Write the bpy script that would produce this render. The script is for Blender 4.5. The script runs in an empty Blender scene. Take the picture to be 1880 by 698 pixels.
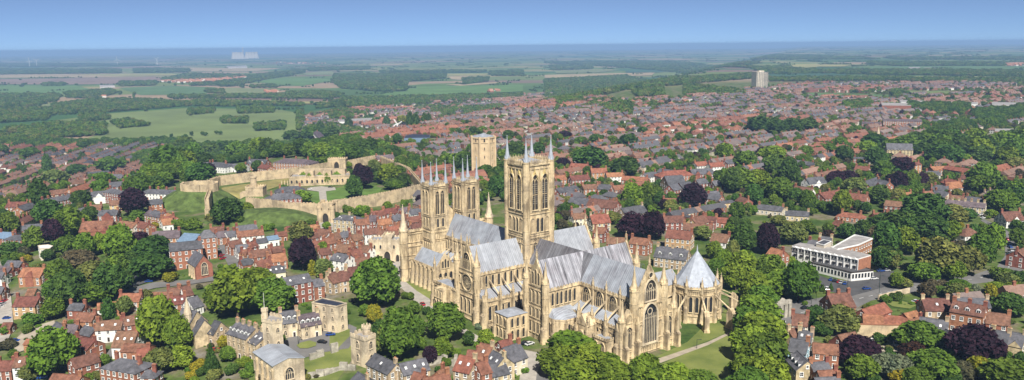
import bpy, math, random
import numpy as np
from mathutils import Matrix, Vector
R = math.radians
SC = bpy.context.scene
COL = SC.collection
# ---------------------------------------------------------------- camera, sky, sun, exposure
CAM_H, FPX, PITCH, ROLL = 124.0, 1474.6, R(10.191), R(-0.613)
cd = bpy.data.cameras.new('camera'); cam = bpy.data.objects.new('camera', cd); COL.objects.link(cam)
cd.sensor_fit = 'HORIZONTAL'; cd.sensor_width = 36.0; cd.lens = 36.0 * FPX / 1880.0
cd.clip_start = 1.0; cd.clip_end = 90000.0
_f = Vector((0, math.cos(PITCH), -math.sin(PITCH))); _r0 = Vector((1, 0, 0)); _u0 = _r0.cross(_f)
_r = _r0 * math.cos(ROLL) + _u0 * math.sin(ROLL); _u = -_r0 * math.sin(ROLL) + _u0 * math.cos(ROLL)
cam.matrix_world = Matrix(((_r.x, _u.x, -_f.x, 0), (_r.y, _u.y, -_f.y, 0), (_r.z, _u.z, -_f.z, CAM_H), (0, 0, 0, 1)))
SC.camera = cam
SUN_EL, SUN_V = R(46), Vector((0.17, -0.9854))      # direction towards the sun on the ground plane
w = bpy.data.worlds.new('World'); SC.world = w; w.use_nodes = True
nt = w.node_tree; bg = nt.nodes['Background']
sky = nt.nodes.new('ShaderNodeTexSky'); sky.sky_type = 'NISHITA'; sky.sun_disc = False
sky.sun_elevation = SUN_EL; sky.sun_rotation = math.atan2(SUN_V.x, SUN_V.y)
sky.altitude = 20000; sky.air_density = 4.0; sky.dust_density = 0.0; sky.ozone_density = 2.0
tint = nt.nodes.new('ShaderNodeMix'); tint.data_type = 'RGBA'; tint.blend_type = 'MULTIPLY'
tint.inputs[0].default_value = 1.0; tint.inputs[7].default_value = (0.585, 0.505, 0.475, 1)
nt.links.new(sky.outputs[0], tint.inputs[6]); nt.links.new(tint.outputs[2], bg.inputs[0])
bg.inputs[1].default_value = 0.112
sd = bpy.data.lights.new('sun', 'SUN'); sd.energy = 5.0; sd.angle = R(0.5); sd.color = (1.0, 0.95, 0.87)
sun = bpy.data.objects.new('sun', sd); COL.objects.link(sun)
sv = Vector((SUN_V.x * math.cos(SUN_EL), SUN_V.y * math.cos(SUN_EL), math.sin(SUN_EL)))
sun.rotation_euler = sv.to_track_quat('Z', 'Y').to_euler(); sun.location = (200, -200, 400)
SC.view_settings.view_transform = 'Standard'; SC.view_settings.look = 'None'
SC.view_settings.exposure = 0.62; SC.view_settings.gamma = 1.0; SC.view_settings.use_curve_mapping = False
SC.render.engine = 'CYCLES'
cy = SC.cycles
cy.max_bounces = 5; cy.diffuse_bounces = 2; cy.glossy_bounces = 2; cy.transmission_bounces = 3
cy.transparent_max_bounces = 6; cy.volume_bounces = 0; cy.caustics_reflective = False; cy.caustics_refractive = False
cy.use_denoising = True
SC.render.use_persistent_data = False
HAZE = 1.05e-4                                        # density of the air
# ---------------------------------------------------------------- the lie of the land
CX, CY, TH = 8.14, 374.6, R(53.62)                   # crossing of the cathedral, turn of its east axis
EV = (math.cos(TH), -math.sin(TH)); NV = (math.sin(TH), math.cos(TH))
def to_local(x, y):
    dx, dy = x - CX, y - CY
    return dx * EV[0] + dy * EV[1], dx * NV[0] + dy * NV[1]
def to_world(e, n): return CX + e * EV[0] + n * NV[0], CY + e * EV[1] + n * NV[1]
EDGE = [(9000, -700), (900, -330), (400, -130), (120, -85), (0, -75), (-250, -110), (-480, -120), (-575, 120), (-950, 750), (-1850, 2304), (-6500, 9600), (-20000, 30000)]
PLAT = EDGE + [(30000, 60000), (60000, -700)]
_E = np.array(EDGE, float)
def drop(e, n):
    e = np.asarray(e, float); n = np.asarray(n, float)
    d = np.full(e.shape, 1e12)
    for a, b in zip(_E[:-1], _E[1:]):
        ab = b - a; t = np.clip(((e - a[0]) * ab[0] + (n - a[1]) * ab[1]) / (ab @ ab), 0, 1)
        d = np.minimum(d, (e - a[0] - t * ab[0]) ** 2 + (n - a[1] - t * ab[1]) ** 2)
    d = np.sqrt(d)
    ins = np.zeros(e.shape, bool); P = PLAT; j = len(P) - 1
    for i in range(len(P)):
        (xi, yi), (xj, yj) = P[i], P[j]
        ins ^= ((yi > n) != (yj > n)) & (e < (xj - xi) * (n - yi) / ((yj - yi) or 1e-9) + xi)
        j = i
    t = np.clip(np.where(ins, 0, d) / 340.0, 0, 1)
    return -50.0 * t * t * (3 - 2 * t)
_SEG = [(a[0], a[1], b[0] - a[0], b[1] - a[1], 1.0 / ((b[0] - a[0]) ** 2 + (b[1] - a[1]) ** 2)) for a, b in zip(EDGE[:-1], EDGE[1:])]
_PS = [(P[0], P[1], Q[0], Q[1]) for P, Q in zip(PLAT, PLAT[-1:] + PLAT[:-1])]
def TZ(x, y):
    """height of the ground at one point"""
    dx, dy = x - CX, y - CY; e = dx * EV[0] + dy * EV[1]; n = dx * NV[0] + dy * NV[1]; ins = False
    for xi, yi, xj, yj in _PS:
        if (yi > n) != (yj > n) and e < (xj - xi) * (n - yi) / (yj - yi) + xi: ins = not ins
    if ins: return 0.0
    d = 1e18
    for ax, ay, bx, by, il in _SEG:
        qx, qy = e - ax, n - ay; t = (qx * bx + qy * by) * il; t = 0.0 if t < 0 else 1.0 if t > 1 else t
        qx -= t * bx; qy -= t * by; q = qx * qx + qy * qy
        if q < d: d = q
    t = min(1.0, math.sqrt(d) / 340.0); return -50.0 * t * t * (3 - 2 * t)
def ray(px, py): return _f + _r * ((px - 940) / FPX) - _u * ((py - 349) / FPX)
def G(px, py, up=0.0):
    """the point up metres above the ground that shows at this place of the picture"""
    d = ray(px, py); z = 0.0
    for _ in range(14):
        t = (z + up - CAM_H) / d.z
        if t <= 0 or t > 60000: t = 60000
        z2 = TZ(d.x * t, d.y * t)
        if abs(z2 - z) < 0.02: break
        z = 0.5 * z + 0.5 * z2
    t = (z + up - CAM_H) / d.z
    if t <= 0: t = 60000
    return Vector((d.x * t, d.y * t, z))
def PROJ(x, y, z):
    v = Vector((x, y, z - CAM_H)); d = v.dot(_f)
    return 940 + FPX * v.dot(_r) / d, 349 - FPX * v.dot(_u) / d, d
# ---------------------------------------------------------------- materials
M = {}
def newmat(name):
    m = bpy.data.materials.new(name); m.use_nodes = True; M[name] = m
    nt = m.node_tree; return m, nt, nt.nodes['Principled BSDF']
def N(nt, t, **k):
    n = nt.nodes.new('ShaderNode' + t)
    for a, b in k.items(): setattr(n, a, b)
    return n
def ramp(nt, src, stops):
    r = N(nt, 'ValToRGB'); els = r.color_ramp.elements
    while len(els) < len(stops): els.new(0.5)
    for e, (p, c) in zip(els, stops): e.position = p; e.color = (*c, 1)
    nt.links.new(src, r.inputs[0]); return r.outputs[0]
def mixc(nt, a, b, fac, mode='MIX'):
    m = N(nt, 'Mix', data_type='RGBA', blend_type=mode)
    for i, v in ((0, fac), (6, a), (7, b)):
        if hasattr(v, 'is_linked'): nt.links.new(v, m.inputs[i])
        elif i == 0: m.inputs[0].default_value = v
        else: m.inputs[i].default_value = (*v, 1)
    return m.outputs[2]
def noise(nt, scale, detail=4, vec=None, rough=0.55, stretch=None, coord='Object'):
    tc = N(nt, 'TexCoord'); n = N(nt, 'TexNoise'); n.inputs['Scale'].default_value = scale; n.inputs['Detail'].default_value = detail; n.inputs['Roughness'].default_value = rough
    src = tc.outputs[coord] if vec is None else vec
    if stretch:
        mp = N(nt, 'Mapping'); mp.inputs['Scale'].default_value = stretch; nt.links.new(src, mp.inputs[0]); src = mp.outputs[0]
    nt.links.new(src, n.inputs['Vector']); return n.outputs[0]
def plain(name, c, rough=0.8, metal=0.0, var=0.25, scale=0.5, c2=None, rnd=0.0, bump=0.0, bscale=3.0, spec=0.3):
    """a base colour with a little mottling; rnd: how far one building differs from the next"""
    m, nt, b = newmat(name)
    lo = tuple(x * (1 - var) for x in c); hi = tuple(min(1, x * (1 + var)) for x in (c2 or c))
    col = ramp(nt, noise(nt, scale), [(0.3, lo), (0.7, hi)])
    if rnd:
        oi = N(nt, 'ObjectInfo'); v = N(nt, 'MapRange'); v.inputs[3].default_value = 1 - rnd; v.inputs[4].default_value = 1 + rnd
        nt.links.new(oi.outputs['Random'], v.inputs[0]); hs = N(nt, 'HueSaturation'); nt.links.new(v.outputs[0], hs.inputs['Value'])
        s2 = N(nt, 'Math', operation='MULTIPLY_ADD'); s2.inputs[1].default_value = 0.03 ; s2.inputs[2].default_value = 0.485
        nt.links.new(oi.outputs['Random'], s2.inputs[0]); nt.links.new(s2.outputs[0], hs.inputs['Hue']); nt.links.new(col, hs.inputs['Color']); col = hs.outputs[0]
    if bump: col = mixc(nt, col, ramp(nt, noise(nt, 0.28, 5, rough=0.7), [(0.36, (0.62, 0.62, 0.60)), (0.55, (1, 1, 1)), (0.72, (1.18, 1.16, 1.12))]), 1.0, 'MULTIPLY')
    nt.links.new(col, b.inputs['Base Color']); b.inputs['Roughness'].default_value = rough; b.inputs['Metallic'].default_value = metal
    b.inputs['Specular IOR Level'].default_value = spec
    if bump:
        bp = N(nt, 'Bump'); bp.inputs['Strength'].default_value = bump; bp.inputs['Distance'].default_value = 0.15
        nt.links.new(noise(nt, bscale, 3), bp.inputs['Height']); nt.links.new(bp.outputs[0], b.inputs['Normal'])
    return m
def stone(name, light, dark, warm, sk=0.55):
    m, nt, b = newmat(name)
    base = ramp(nt, noise(nt, 0.22, 5), [(0.32, dark), (0.5, light), (0.72, warm)])
    streak = ramp(nt, noise(nt, 0.55, 4, stretch=(1, 1, 0.16)), [(0.36, (0.27, 0.235, 0.20)), (0.54, (1, 1, 1))])
    col = mixc(nt, base, streak, sk, 'MULTIPLY')
    soot = ramp(nt, noise(nt, 0.13, 5, rough=0.7), [(0.40, (0.60, 0.60, 0.62)), (0.52, (1, 1, 1)), (0.70, (1.10, 1.06, 1.0))]); col = mixc(nt, col, soot, 0.8, 'MULTIPLY')
    fine = ramp(nt, noise(nt, 1.9, 3, stretch=(1, 1, 2.2)), [(0.3, (0.76, 0.74, 0.72)), (0.65, (1, 1, 1))])
    col = mixc(nt, col, fine, 0.8, 'MULTIPLY')
    nt.links.new(col, b.inputs['Base Color']); b.inputs['Roughness'].default_value = 0.9; b.inputs['Specular IOR Level'].default_value = 0.2
    bp = N(nt, 'Bump'); bp.inputs['Strength'].default_value = 0.45; bp.inputs['Distance'].default_value = 0.25
    nt.links.new(noise(nt, 1.4, 4), bp.inputs['Height']); nt.links.new(bp.outputs[0], b.inputs['Normal'])
stone('limestone', (0.70, 0.565, 0.355), (0.46, 0.37, 0.25), (0.74, 0.60, 0.37), 0.7)
stone('limestone_pale', (0.70, 0.59, 0.42), (0.50, 0.42, 0.30), (0.72, 0.61, 0.42), 0.35)
stone('castle_stone', (0.60, 0.48, 0.31), (0.42, 0.33, 0.22), (0.65, 0.52, 0.33), 0.2)
def lead(name, along, tone, streak=.25, dirt=.5):
    """lead sheet roofing: rolls and rain streaks run down the slope; along = axis of the ridge"""
    m, nt, b = newmat(name)
    st = (1.0, 0.05, 0.05) if along == 'x' else (0.05, 1.0, 0.05)
    s1 = noise(nt, 0.9, 6, stretch=st, rough=0.75); big = noise(nt, 0.07, 3)
    col = ramp(nt, s1, [(0.34, tuple(t * (1 - streak) for t in tone)), (0.5, tone), (0.68, tuple(min(1, t * (1 + streak)) for t in tone))])
    dk = ramp(nt, big, [(0.47, (1, 1, 1)), (0.60, (0.50, 0.43, 0.44))])
    s2 = ramp(nt, noise(nt, 1.3, 5, stretch=st, rough=0.8), [(0.42, (0, 0, 0)), (0.60, (1, 1, 1))])
    col = mixc(nt, col, mixc(nt, dk, (1, 1, 1), s2), dirt, 'MULTIPLY')
    blot = ramp(nt, noise(nt, 0.3, 5), [(0.35, (0.80, 0.80, 0.80)), (0.65, (1.06, 1.06, 1.06))]); col = mixc(nt, col, blot, 1.0, 'MULTIPLY')
    tc = N(nt, 'TexCoord'); wv = N(nt, 'TexWave', wave_type='BANDS', bands_direction='X' if along == 'x' else 'Y'); wv.inputs['Scale'].default_value = 0.32
    nt.links.new(tc.outputs['Object'], wv.inputs[0])
    rl = ramp(nt, wv.outputs[0], [(0.02, (0.66, 0.66, 0.68)), (0.2, (1, 1, 1))])
    col = mixc(nt, col, rl, 0.8, 'MULTIPLY')
    nt.links.new(col, b.inputs['Base Color']); b.inputs['Roughness'].default_value = 0.6; b.inputs['Metallic'].default_value = 0.1
    bp = N(nt, 'Bump'); bp.inputs['Strength'].default_value = 0.5; bp.inputs['Distance'].default_value = 0.08
    nt.links.new(wv.outputs[0], bp.inputs['Height']); nt.links.new(bp.outputs[0], b.inputs['Normal'])
lead('lead_x', 'x', (0.385, 0.415, 0.46), .16, .7); lead('lead_y', 'y', (0.36, 0.38, 0.415), .2, .45); lead('lead_old', 'x', (0.20, 0.20, 0.215), .5, .8); lead('lead_streaked', 'y', (0.33, 0.33, 0.36), .75, 1.0)
plain('lead_spire', (0.35, 0.38, 0.43), 0.6, 0.05, 0.2, 0.7)
plain('lead_flat', (0.30, 0.32, 0.36), 0.6, 0.1, 0.25, 0.4)
plain('glass_dark', (0.028, 0.03, 0.034), 0.25, 0, 0.3, 1.0, spec=0.5)
plain('opening_dark', (0.035, 0.03, 0.025), 0.9, 0, 0.3, 1.0)  # in archways this near-black paints the shade of an opening on a solid wall
plain('lichen_stone', (0.52, 0.41, 0.17), 0.9, 0, 0.35, 0.5)
plain('grey_stone', (0.40, 0.37, 0.31), 0.9, 0, 0.3, 0.7, bump=0.3)
plain('brick_red', (0.26, 0.105, 0.066), 0.9, 0, 0.28, 0.7, rnd=0.22)
plain('brick_orange', (0.33, 0.15, 0.085), 0.9, 0, 0.25, 0.7, rnd=0.15)
plain('brick_brown', (0.22, 0.10, 0.065), 0.9, 0, 0.3, 0.7, rnd=0.2)
plain('brick_buff', (0.48, 0.33, 0.17), 0.9, 0, 0.25, 0.7, rnd=0.12)
plain('render_white', (0.72, 0.71, 0.67), 0.85, 0, 0.1, 0.5, rnd=0.08)
plain('render_cream', (0.62, 0.55, 0.42), 0.85, 0, 0.14, 0.5, rnd=0.1)
plain('render_blue', (0.33, 0.50, 0.58), 0.85, 0, 0.1, 0.5)
plain('house_stone', (0.47, 0.37, 0.235), 0.9, 0, 0.3, 0.6, rnd=0.12, bump=0.3)
plain('tile_red', (0.195, 0.085, 0.058), 0.9, 0, 0.35, 0.9, rnd=0.2, bump=0.4, bscale=5)
plain('tile_orange', (0.285, 0.122, 0.072), 0.9, 0, 0.3, 0.9, rnd=0.18, bump=0.4, bscale=5)
plain('tile_brown', (0.165, 0.082, 0.058), 0.9, 0, 0.35, 0.9, rnd=0.22, bump=0.4, bscale=5)
plain('slate_grey', (0.105, 0.105, 0.118), 0.62, 0, 0.3, 0.8, rnd=0.2, bump=0.25, bscale=6)
plain('slate_purple', (0.125, 0.098, 0.108), 0.65, 0, 0.3, 0.8, rnd=0.2, bump=0.25, bscale=6)
plain('slate_blue', (0.15, 0.22, 0.31), 0.5, 0, 0.2, 0.8)
plain('flat_felt', (0.30, 0.285, 0.275), 0.9, 0, 0.25, 0.25)
plain('dark_felt', (0.035, 0.04, 0.06), 0.5, 0, 0.3, 0.4)
plain('sandstone', (0.57, 0.435, 0.265), 0.9, 0, 0.15, 0.2)
plain('concrete', (0.56, 0.50, 0.40), 0.9, 0, 0.15, 0.2)
plain('concrete_white', (0.70, 0.69, 0.66), 0.8, 0, 0.1, 0.3)
plain('paint_white', (0.80, 0.80, 0.78), 0.5, 0, 0.05, 0.8)
plain('timber_dark', (0.04, 0.03, 0.025), 0.8, 0, 0.3, 2)
plain('metal_grey', (0.25, 0.26, 0.27), 0.45, 0.5, 0.15, 1)
plain('lamp_green', (0.05, 0.07, 0.06), 0.5, 0.3, 0.15, 1)
plain('chimney_pot', (0.45, 0.22, 0.12), 0.9, 0, 0.2, 2)
plain('bark', (0.10, 0.075, 0.05), 0.95, 0, 0.35, 2.0)
plain('asphalt', (0.155, 0.15, 0.145), 0.92, 0, 0.18, 0.12)
plain('asphalt_dark', (0.075, 0.075, 0.078), 0.92, 0, 0.25, 0.12)
plain('gravel_path', (0.36, 0.31, 0.24), 0.95, 0, 0.2, 0.25)
plain('paving', (0.36, 0.33, 0.29), 0.92, 0, 0.2, 0.3)
plain('lawn', (0.125, 0.175, 0.035), 0.95, 0, 0.3, 0.07, c2=(0.17, 0.185, 0.05))
plain('lawn_fresh', (0.095, 0.165, 0.03), 0.95, 0, 0.3, 0.1)
plain('rough_grass', (0.085, 0.125, 0.03), 0.95, 0, 0.45, 0.16, bump=0.8, bscale=0.9)
plain('dry_grass', (0.24, 0.21, 0.075), 0.95, 0, 0.35, 0.12)
plain('tyre', (0.02, 0.02, 0.02), 0.8, 0, 0.2, 3)
plain('car_glass', (0.02, 0.025, 0.03), 0.1, 0, 0.1, 1, spec=0.6)
def carpaint(n, c): plain(n, c, 0.25, 0.2, 0.05, 1, spec=0.6)
for n, c in (('red', (0.42, 0.02, 0.03)), ('blue', (0.02, 0.07, 0.30)), ('black', (0.015, 0.015, 0.018)), ('white', (0.75, 0.75, 0.75)), ('silver', (0.42, 0.43, 0.45))): carpaint('car_' + n, c)
def foliage(name, inst):
    m, nt, b = newmat(name)
    if inst:
        a = N(nt, 'Attribute', attribute_type='INSTANCER', attribute_name='tint'); base = a.outputs['Color']
    else:
        oi = N(nt, 'ObjectInfo'); base = oi.outputs['Color']
    v = ramp(nt, noise(nt, 5.0, 3), [(0.33, (0.50, 0.56, 0.6)), (0.67, (1.45, 1.34, 1.2))])
    v2 = ramp(nt, noise(nt, 60.0, 1), [(0.3, (0.72, 0.75, 0.8)), (0.7, (1.25, 1.2, 1.15))])
    col = mixc(nt, base, v, 1.0, 'MULTIPLY'); col = mixc(nt, col, v2, 1.0, 'MULTIPLY')
    nt.links.new(col, b.inputs['Base Color']); b.inputs['Roughness'].default_value = 0.75; b.inputs['Specular IOR Level'].default_value = 0.15
    tr = N(nt, 'BsdfTranslucent'); nt.links.new(col, tr.inputs[0]); mx = N(nt, 'MixShader'); mx.inputs[0].default_value = 0.16
    nt.links.new(b.outputs[0], mx.inputs[1]); nt.links.new(tr.outputs[0], mx.inputs[2])
    nt.links.new(mx.outputs[0], nt.nodes['Material Output'].inputs[0])
foliage('foliage', False); foliage('foliage_far', True)
def colattr(name, rough=0.85):
    m, nt, b = newmat(name)
    a = N(nt, 'Attribute', attribute_name='col')
    v = ramp(nt, noise(nt, 0.7, 2), [(0.3, (0.78, 0.78, 0.78)), (0.7, (1.12, 1.1, 1.1))])
    nt.links.new(mixc(nt, a.outputs['Color'], v, 1.0, 'MULTIPLY'), b.inputs['Base Color']); b.inputs['Roughness'].default_value = rough; b.inputs['Specular IOR Level'].default_value = 0.25
colattr('town_colours')
# ---------------------------------------------------------------- mesh helpers
def prop(o, label=None, cat=None, group=None, kind=None):
    for k, v in (('label', label), ('category', cat), ('group', group), ('kind', kind)):
        if v: o[k] = v
    return o
class MB:
    def __init__(s): s.v = []; s.f = []; s.m = []
    def add(s, vs, fs, m=0):
        o = len(s.v); s.v += vs; s.f += [tuple(i + o for i in f) for f in fs]; s.m += [m] * len(fs); return s
    def box(s, x0, x1, y0, y1, z0, z1, m=0):
        return s.add([(x0, y0, z0), (x1, y0, z0), (x1, y1, z0), (x0, y1, z0), (x0, y0, z1), (x1, y0, z1), (x1, y1, z1), (x0, y1, z1)],
                     [(0, 3, 2, 1), (4, 5, 6, 7), (0, 1, 5, 4), (1, 2, 6, 5), (2, 3, 7, 6), (3, 0, 4, 7)], m)
    def prism(s, poly, z0, z1, m=0, mt=None):
        n = len(poly); s.add([(x, y, z0) for x, y in poly] + [(x, y, z1) for x, y in poly], [(i, (i + 1) % n, n + (i + 1) % n, n + i) for i in range(n)], m)
        o = len(s.v) - n; s.f.append(tuple(range(o, o + n))); s.m.append(m if mt is None else mt); return s
    def cone(s, poly, z0, apex, m=0):
        n = len(poly); return s.add([(x, y, z0) for x, y in poly] + [apex], [(i, (i + 1) % n, n) for i in range(n)] + [tuple(range(n))[::-1]], m)
    def rings(s, cx, cy, n, prof, m=0, rot=0.0):
        """a lathe of n sides through (radius, z) pairs"""
        vs = []; fs = []
        for r, z in prof: vs += [(cx + r * math.cos(rot + 2 * math.pi * k / n), cy + r * math.sin(rot + 2 * math.pi * k / n), z) for k in range(n)]
        for j in range(len(prof) - 1):
            for k in range(n): fs.append((j * n + k, j * n + (k + 1) % n, (j + 1) * n + (k + 1) % n, (j + 1) * n + k))
        fs.append(tuple((len(prof) - 1) * n + k for k in range(n))); return s.add(vs, fs, m)
    def gable(s, x0, x1, y0, y1, z0, rise, axis='x', m=0, ends=None, t=0.35):
        """a pitched roof of thickness t on the rectangle, ridge along axis; ends: material of the gable triangles"""
        g = [(x0, y0, z0), (x1, y0, z0), (x1, y1, z0), (x0, y1, z0)]
        if axis == 'x':
            ym = (y0 + y1) / 2; vs = g + [(x0, ym, z0 + rise), (x1, ym, z0 + rise)]; sl = [(0, 1, 5, 4), (2, 3, 4, 5)]; en = [(0, 4, 3), (1, 2, 5)]
        else:
            xm = (x0 + x1) / 2; vs = g + [(xm, y0, z0 + rise), (xm, y1, z0 + rise)]; sl = [(1, 2, 5, 4), (3, 0, 4, 5)]; en = [(0, 1, 4), (2, 3, 5)]
        s.add(vs, sl + [(3, 2, 1, 0)], m); s.add(vs, en, m if ends is None else ends); return s
    def hip(s, x0, x1, y0, y1, z0, rise, m=0):
        w = (y1 - y0) / 2; ym = (y0 + y1) / 2; a = min(w, (x1 - x0) / 2 - 0.01)
        return s.add([(x0, y0, z0), (x1, y0, z0), (x1, y1, z0), (x0, y1, z0), (x0 + a, ym, z0 + rise), (x1 - a, ym, z0 + rise)],
                     [(0, 1, 5, 4), (1, 2, 5), (2, 3, 4, 5), (3, 0, 4), (3, 2, 1, 0)], m)
    def lean(s, x0, x1, ya, yb, za, zb, m=0):
        """a lean-to slope from (ya, za) to (yb, zb), closed below"""
        vs = [(x0, ya, za), (x1, ya, za), (x1, yb, zb), (x0, yb, zb), (x0, yb, za), (x1, yb, za)]
        return s.add(vs, [(0, 1, 2, 3), (0, 3, 4), (1, 5, 2), (0, 4, 5, 1), (3, 2, 5, 4)], m)
    def lean_y(s, y0, y1, xa, xb, za, zb, m=0):
        vs = [(xa, y0, za), (xa, y1, za), (xb, y1, zb), (xb, y0, zb), (xb, y0, za), (xb, y1, za)]
        return s.add(vs, [(0, 1, 2, 3), (0, 3, 4), (1, 5, 2), (0, 4, 5, 1), (3, 2, 5, 4)], m)
    def merlons(s, x0, x1, y0, y1, z, h=0.9, step=1.6, t=0.5, m=0):
        """a battlement round the rectangle"""
        for (ax, ay), (bx, by) in (((x0, y0), (x1, y0)), ((x1, y0), (x1, y1)), ((x1, y1), (x0, y1)), ((x0, y1), (x0, y0))):
            L = math.hypot(bx - ax, by - ay); k = max(1, int(L / step)); ux, uy = (bx - ax) / L, (by - ay) / L
            s.bar((ax, ay), (bx, by), t, z - 0.4, z, m)
            for i in range(k):
                a = L * i / k; b = a + L / k * 0.6
                s.bar((ax + ux * a, ay + uy * a), (ax + ux * b, ay + uy * b), t - 0.02, z, z + h, m)
        return s
    def bar(s, p, q, t, z0, z1, m=0, z0q=None, z1q=None):
        """a wall of thickness t from p to q"""
        dx, dy = q[0] - p[0], q[1] - p[1]; L = math.hypot(dx, dy) or 1; nx, ny = -dy / L * t / 2, dx / L * t / 2
        a0 = z0 if z0q is None else z0q; a1 = z1 if z1q is None else z1q
        return s.add([(p[0] - nx, p[1] - ny, z0), (q[0] - nx, q[1] - ny, a0), (q[0] + nx, q[1] + ny, a0), (p[0] + nx, p[1] + ny, z0),
                      (p[0] - nx, p[1] - ny, z1), (q[0] - nx, q[1] - ny, a1), (q[0] + nx, q[1] + ny, a1), (p[0] + nx, p[1] + ny, z1)],
                     [(0, 3, 2, 1), (4, 5, 6, 7), (0, 1, 5, 4), (1, 2, 6, 5), (2, 3, 7, 6), (3, 0, 4, 7)], m)
    def mesh(s, name, mats):
        me = bpy.data.meshes.new(name); me.from_pydata(s.v, [], s.f)
        for n in mats: me.materials.append(M[n])
        if len(mats) > 1: me.polygons.foreach_set('material_index', s.m)
        me.update(); return me
    def build(s, name, mats, parent=None, loc=(0, 0, 0), rz=0.0):
        return put(s.mesh(name, mats if isinstance(mats, (list, tuple)) else [mats]), name, parent, loc, rz)
def put(me, name, parent=None, loc=(0, 0, 0), rz=0.0, scale=None):
    o = bpy.data.objects.new(name, me); COL.objects.link(o); o.location = loc
    if rz: o.rotation_euler = (0, 0, rz)
    if scale: o.scale = scale
    if parent: o.parent = parent
    return o
def empty(name, loc=(0, 0, 0), rz=0.0, label=None, cat=None, group=None):
    o = bpy.data.objects.new(name, None); COL.objects.link(o); o.location = loc; o.rotation_euler = (0, 0, rz); o.empty_display_size = 1
    return prop(o, label, cat, group)
def octa(cx, cy, r, n=8, rot=None):
    rot = math.pi / n if rot is None else rot
    return [(cx + r * math.cos(rot + 2 * math.pi * k / n), cy + r * math.sin(rot + 2 * math.pi * k / n)) for k in range(n)]
ORD = 'first second third fourth fifth sixth seventh eighth ninth tenth eleventh twelfth thirteenth fourteenth fifteenth sixteenth seventeenth eighteenth nineteenth twentieth'.split()
_tens = {2: 'twenty', 3: 'thirty', 4: 'forty', 5: 'fifty', 6: 'sixty', 7: 'seventy', 8: 'eighty', 9: 'ninety'}
def ordinal(i):
    if i < 20: return ORD[i]
    t, u = divmod(i + 1, 10)
    if i + 1 >= 100: return 'hundred-and-' + ordinal(i - 100) if i + 1 > 100 else 'hundredth'
    return (_tens[t][:-1] + 'ieth') if u == 0 else _tens[t] + '-' + ORD[u - 1]
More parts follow.
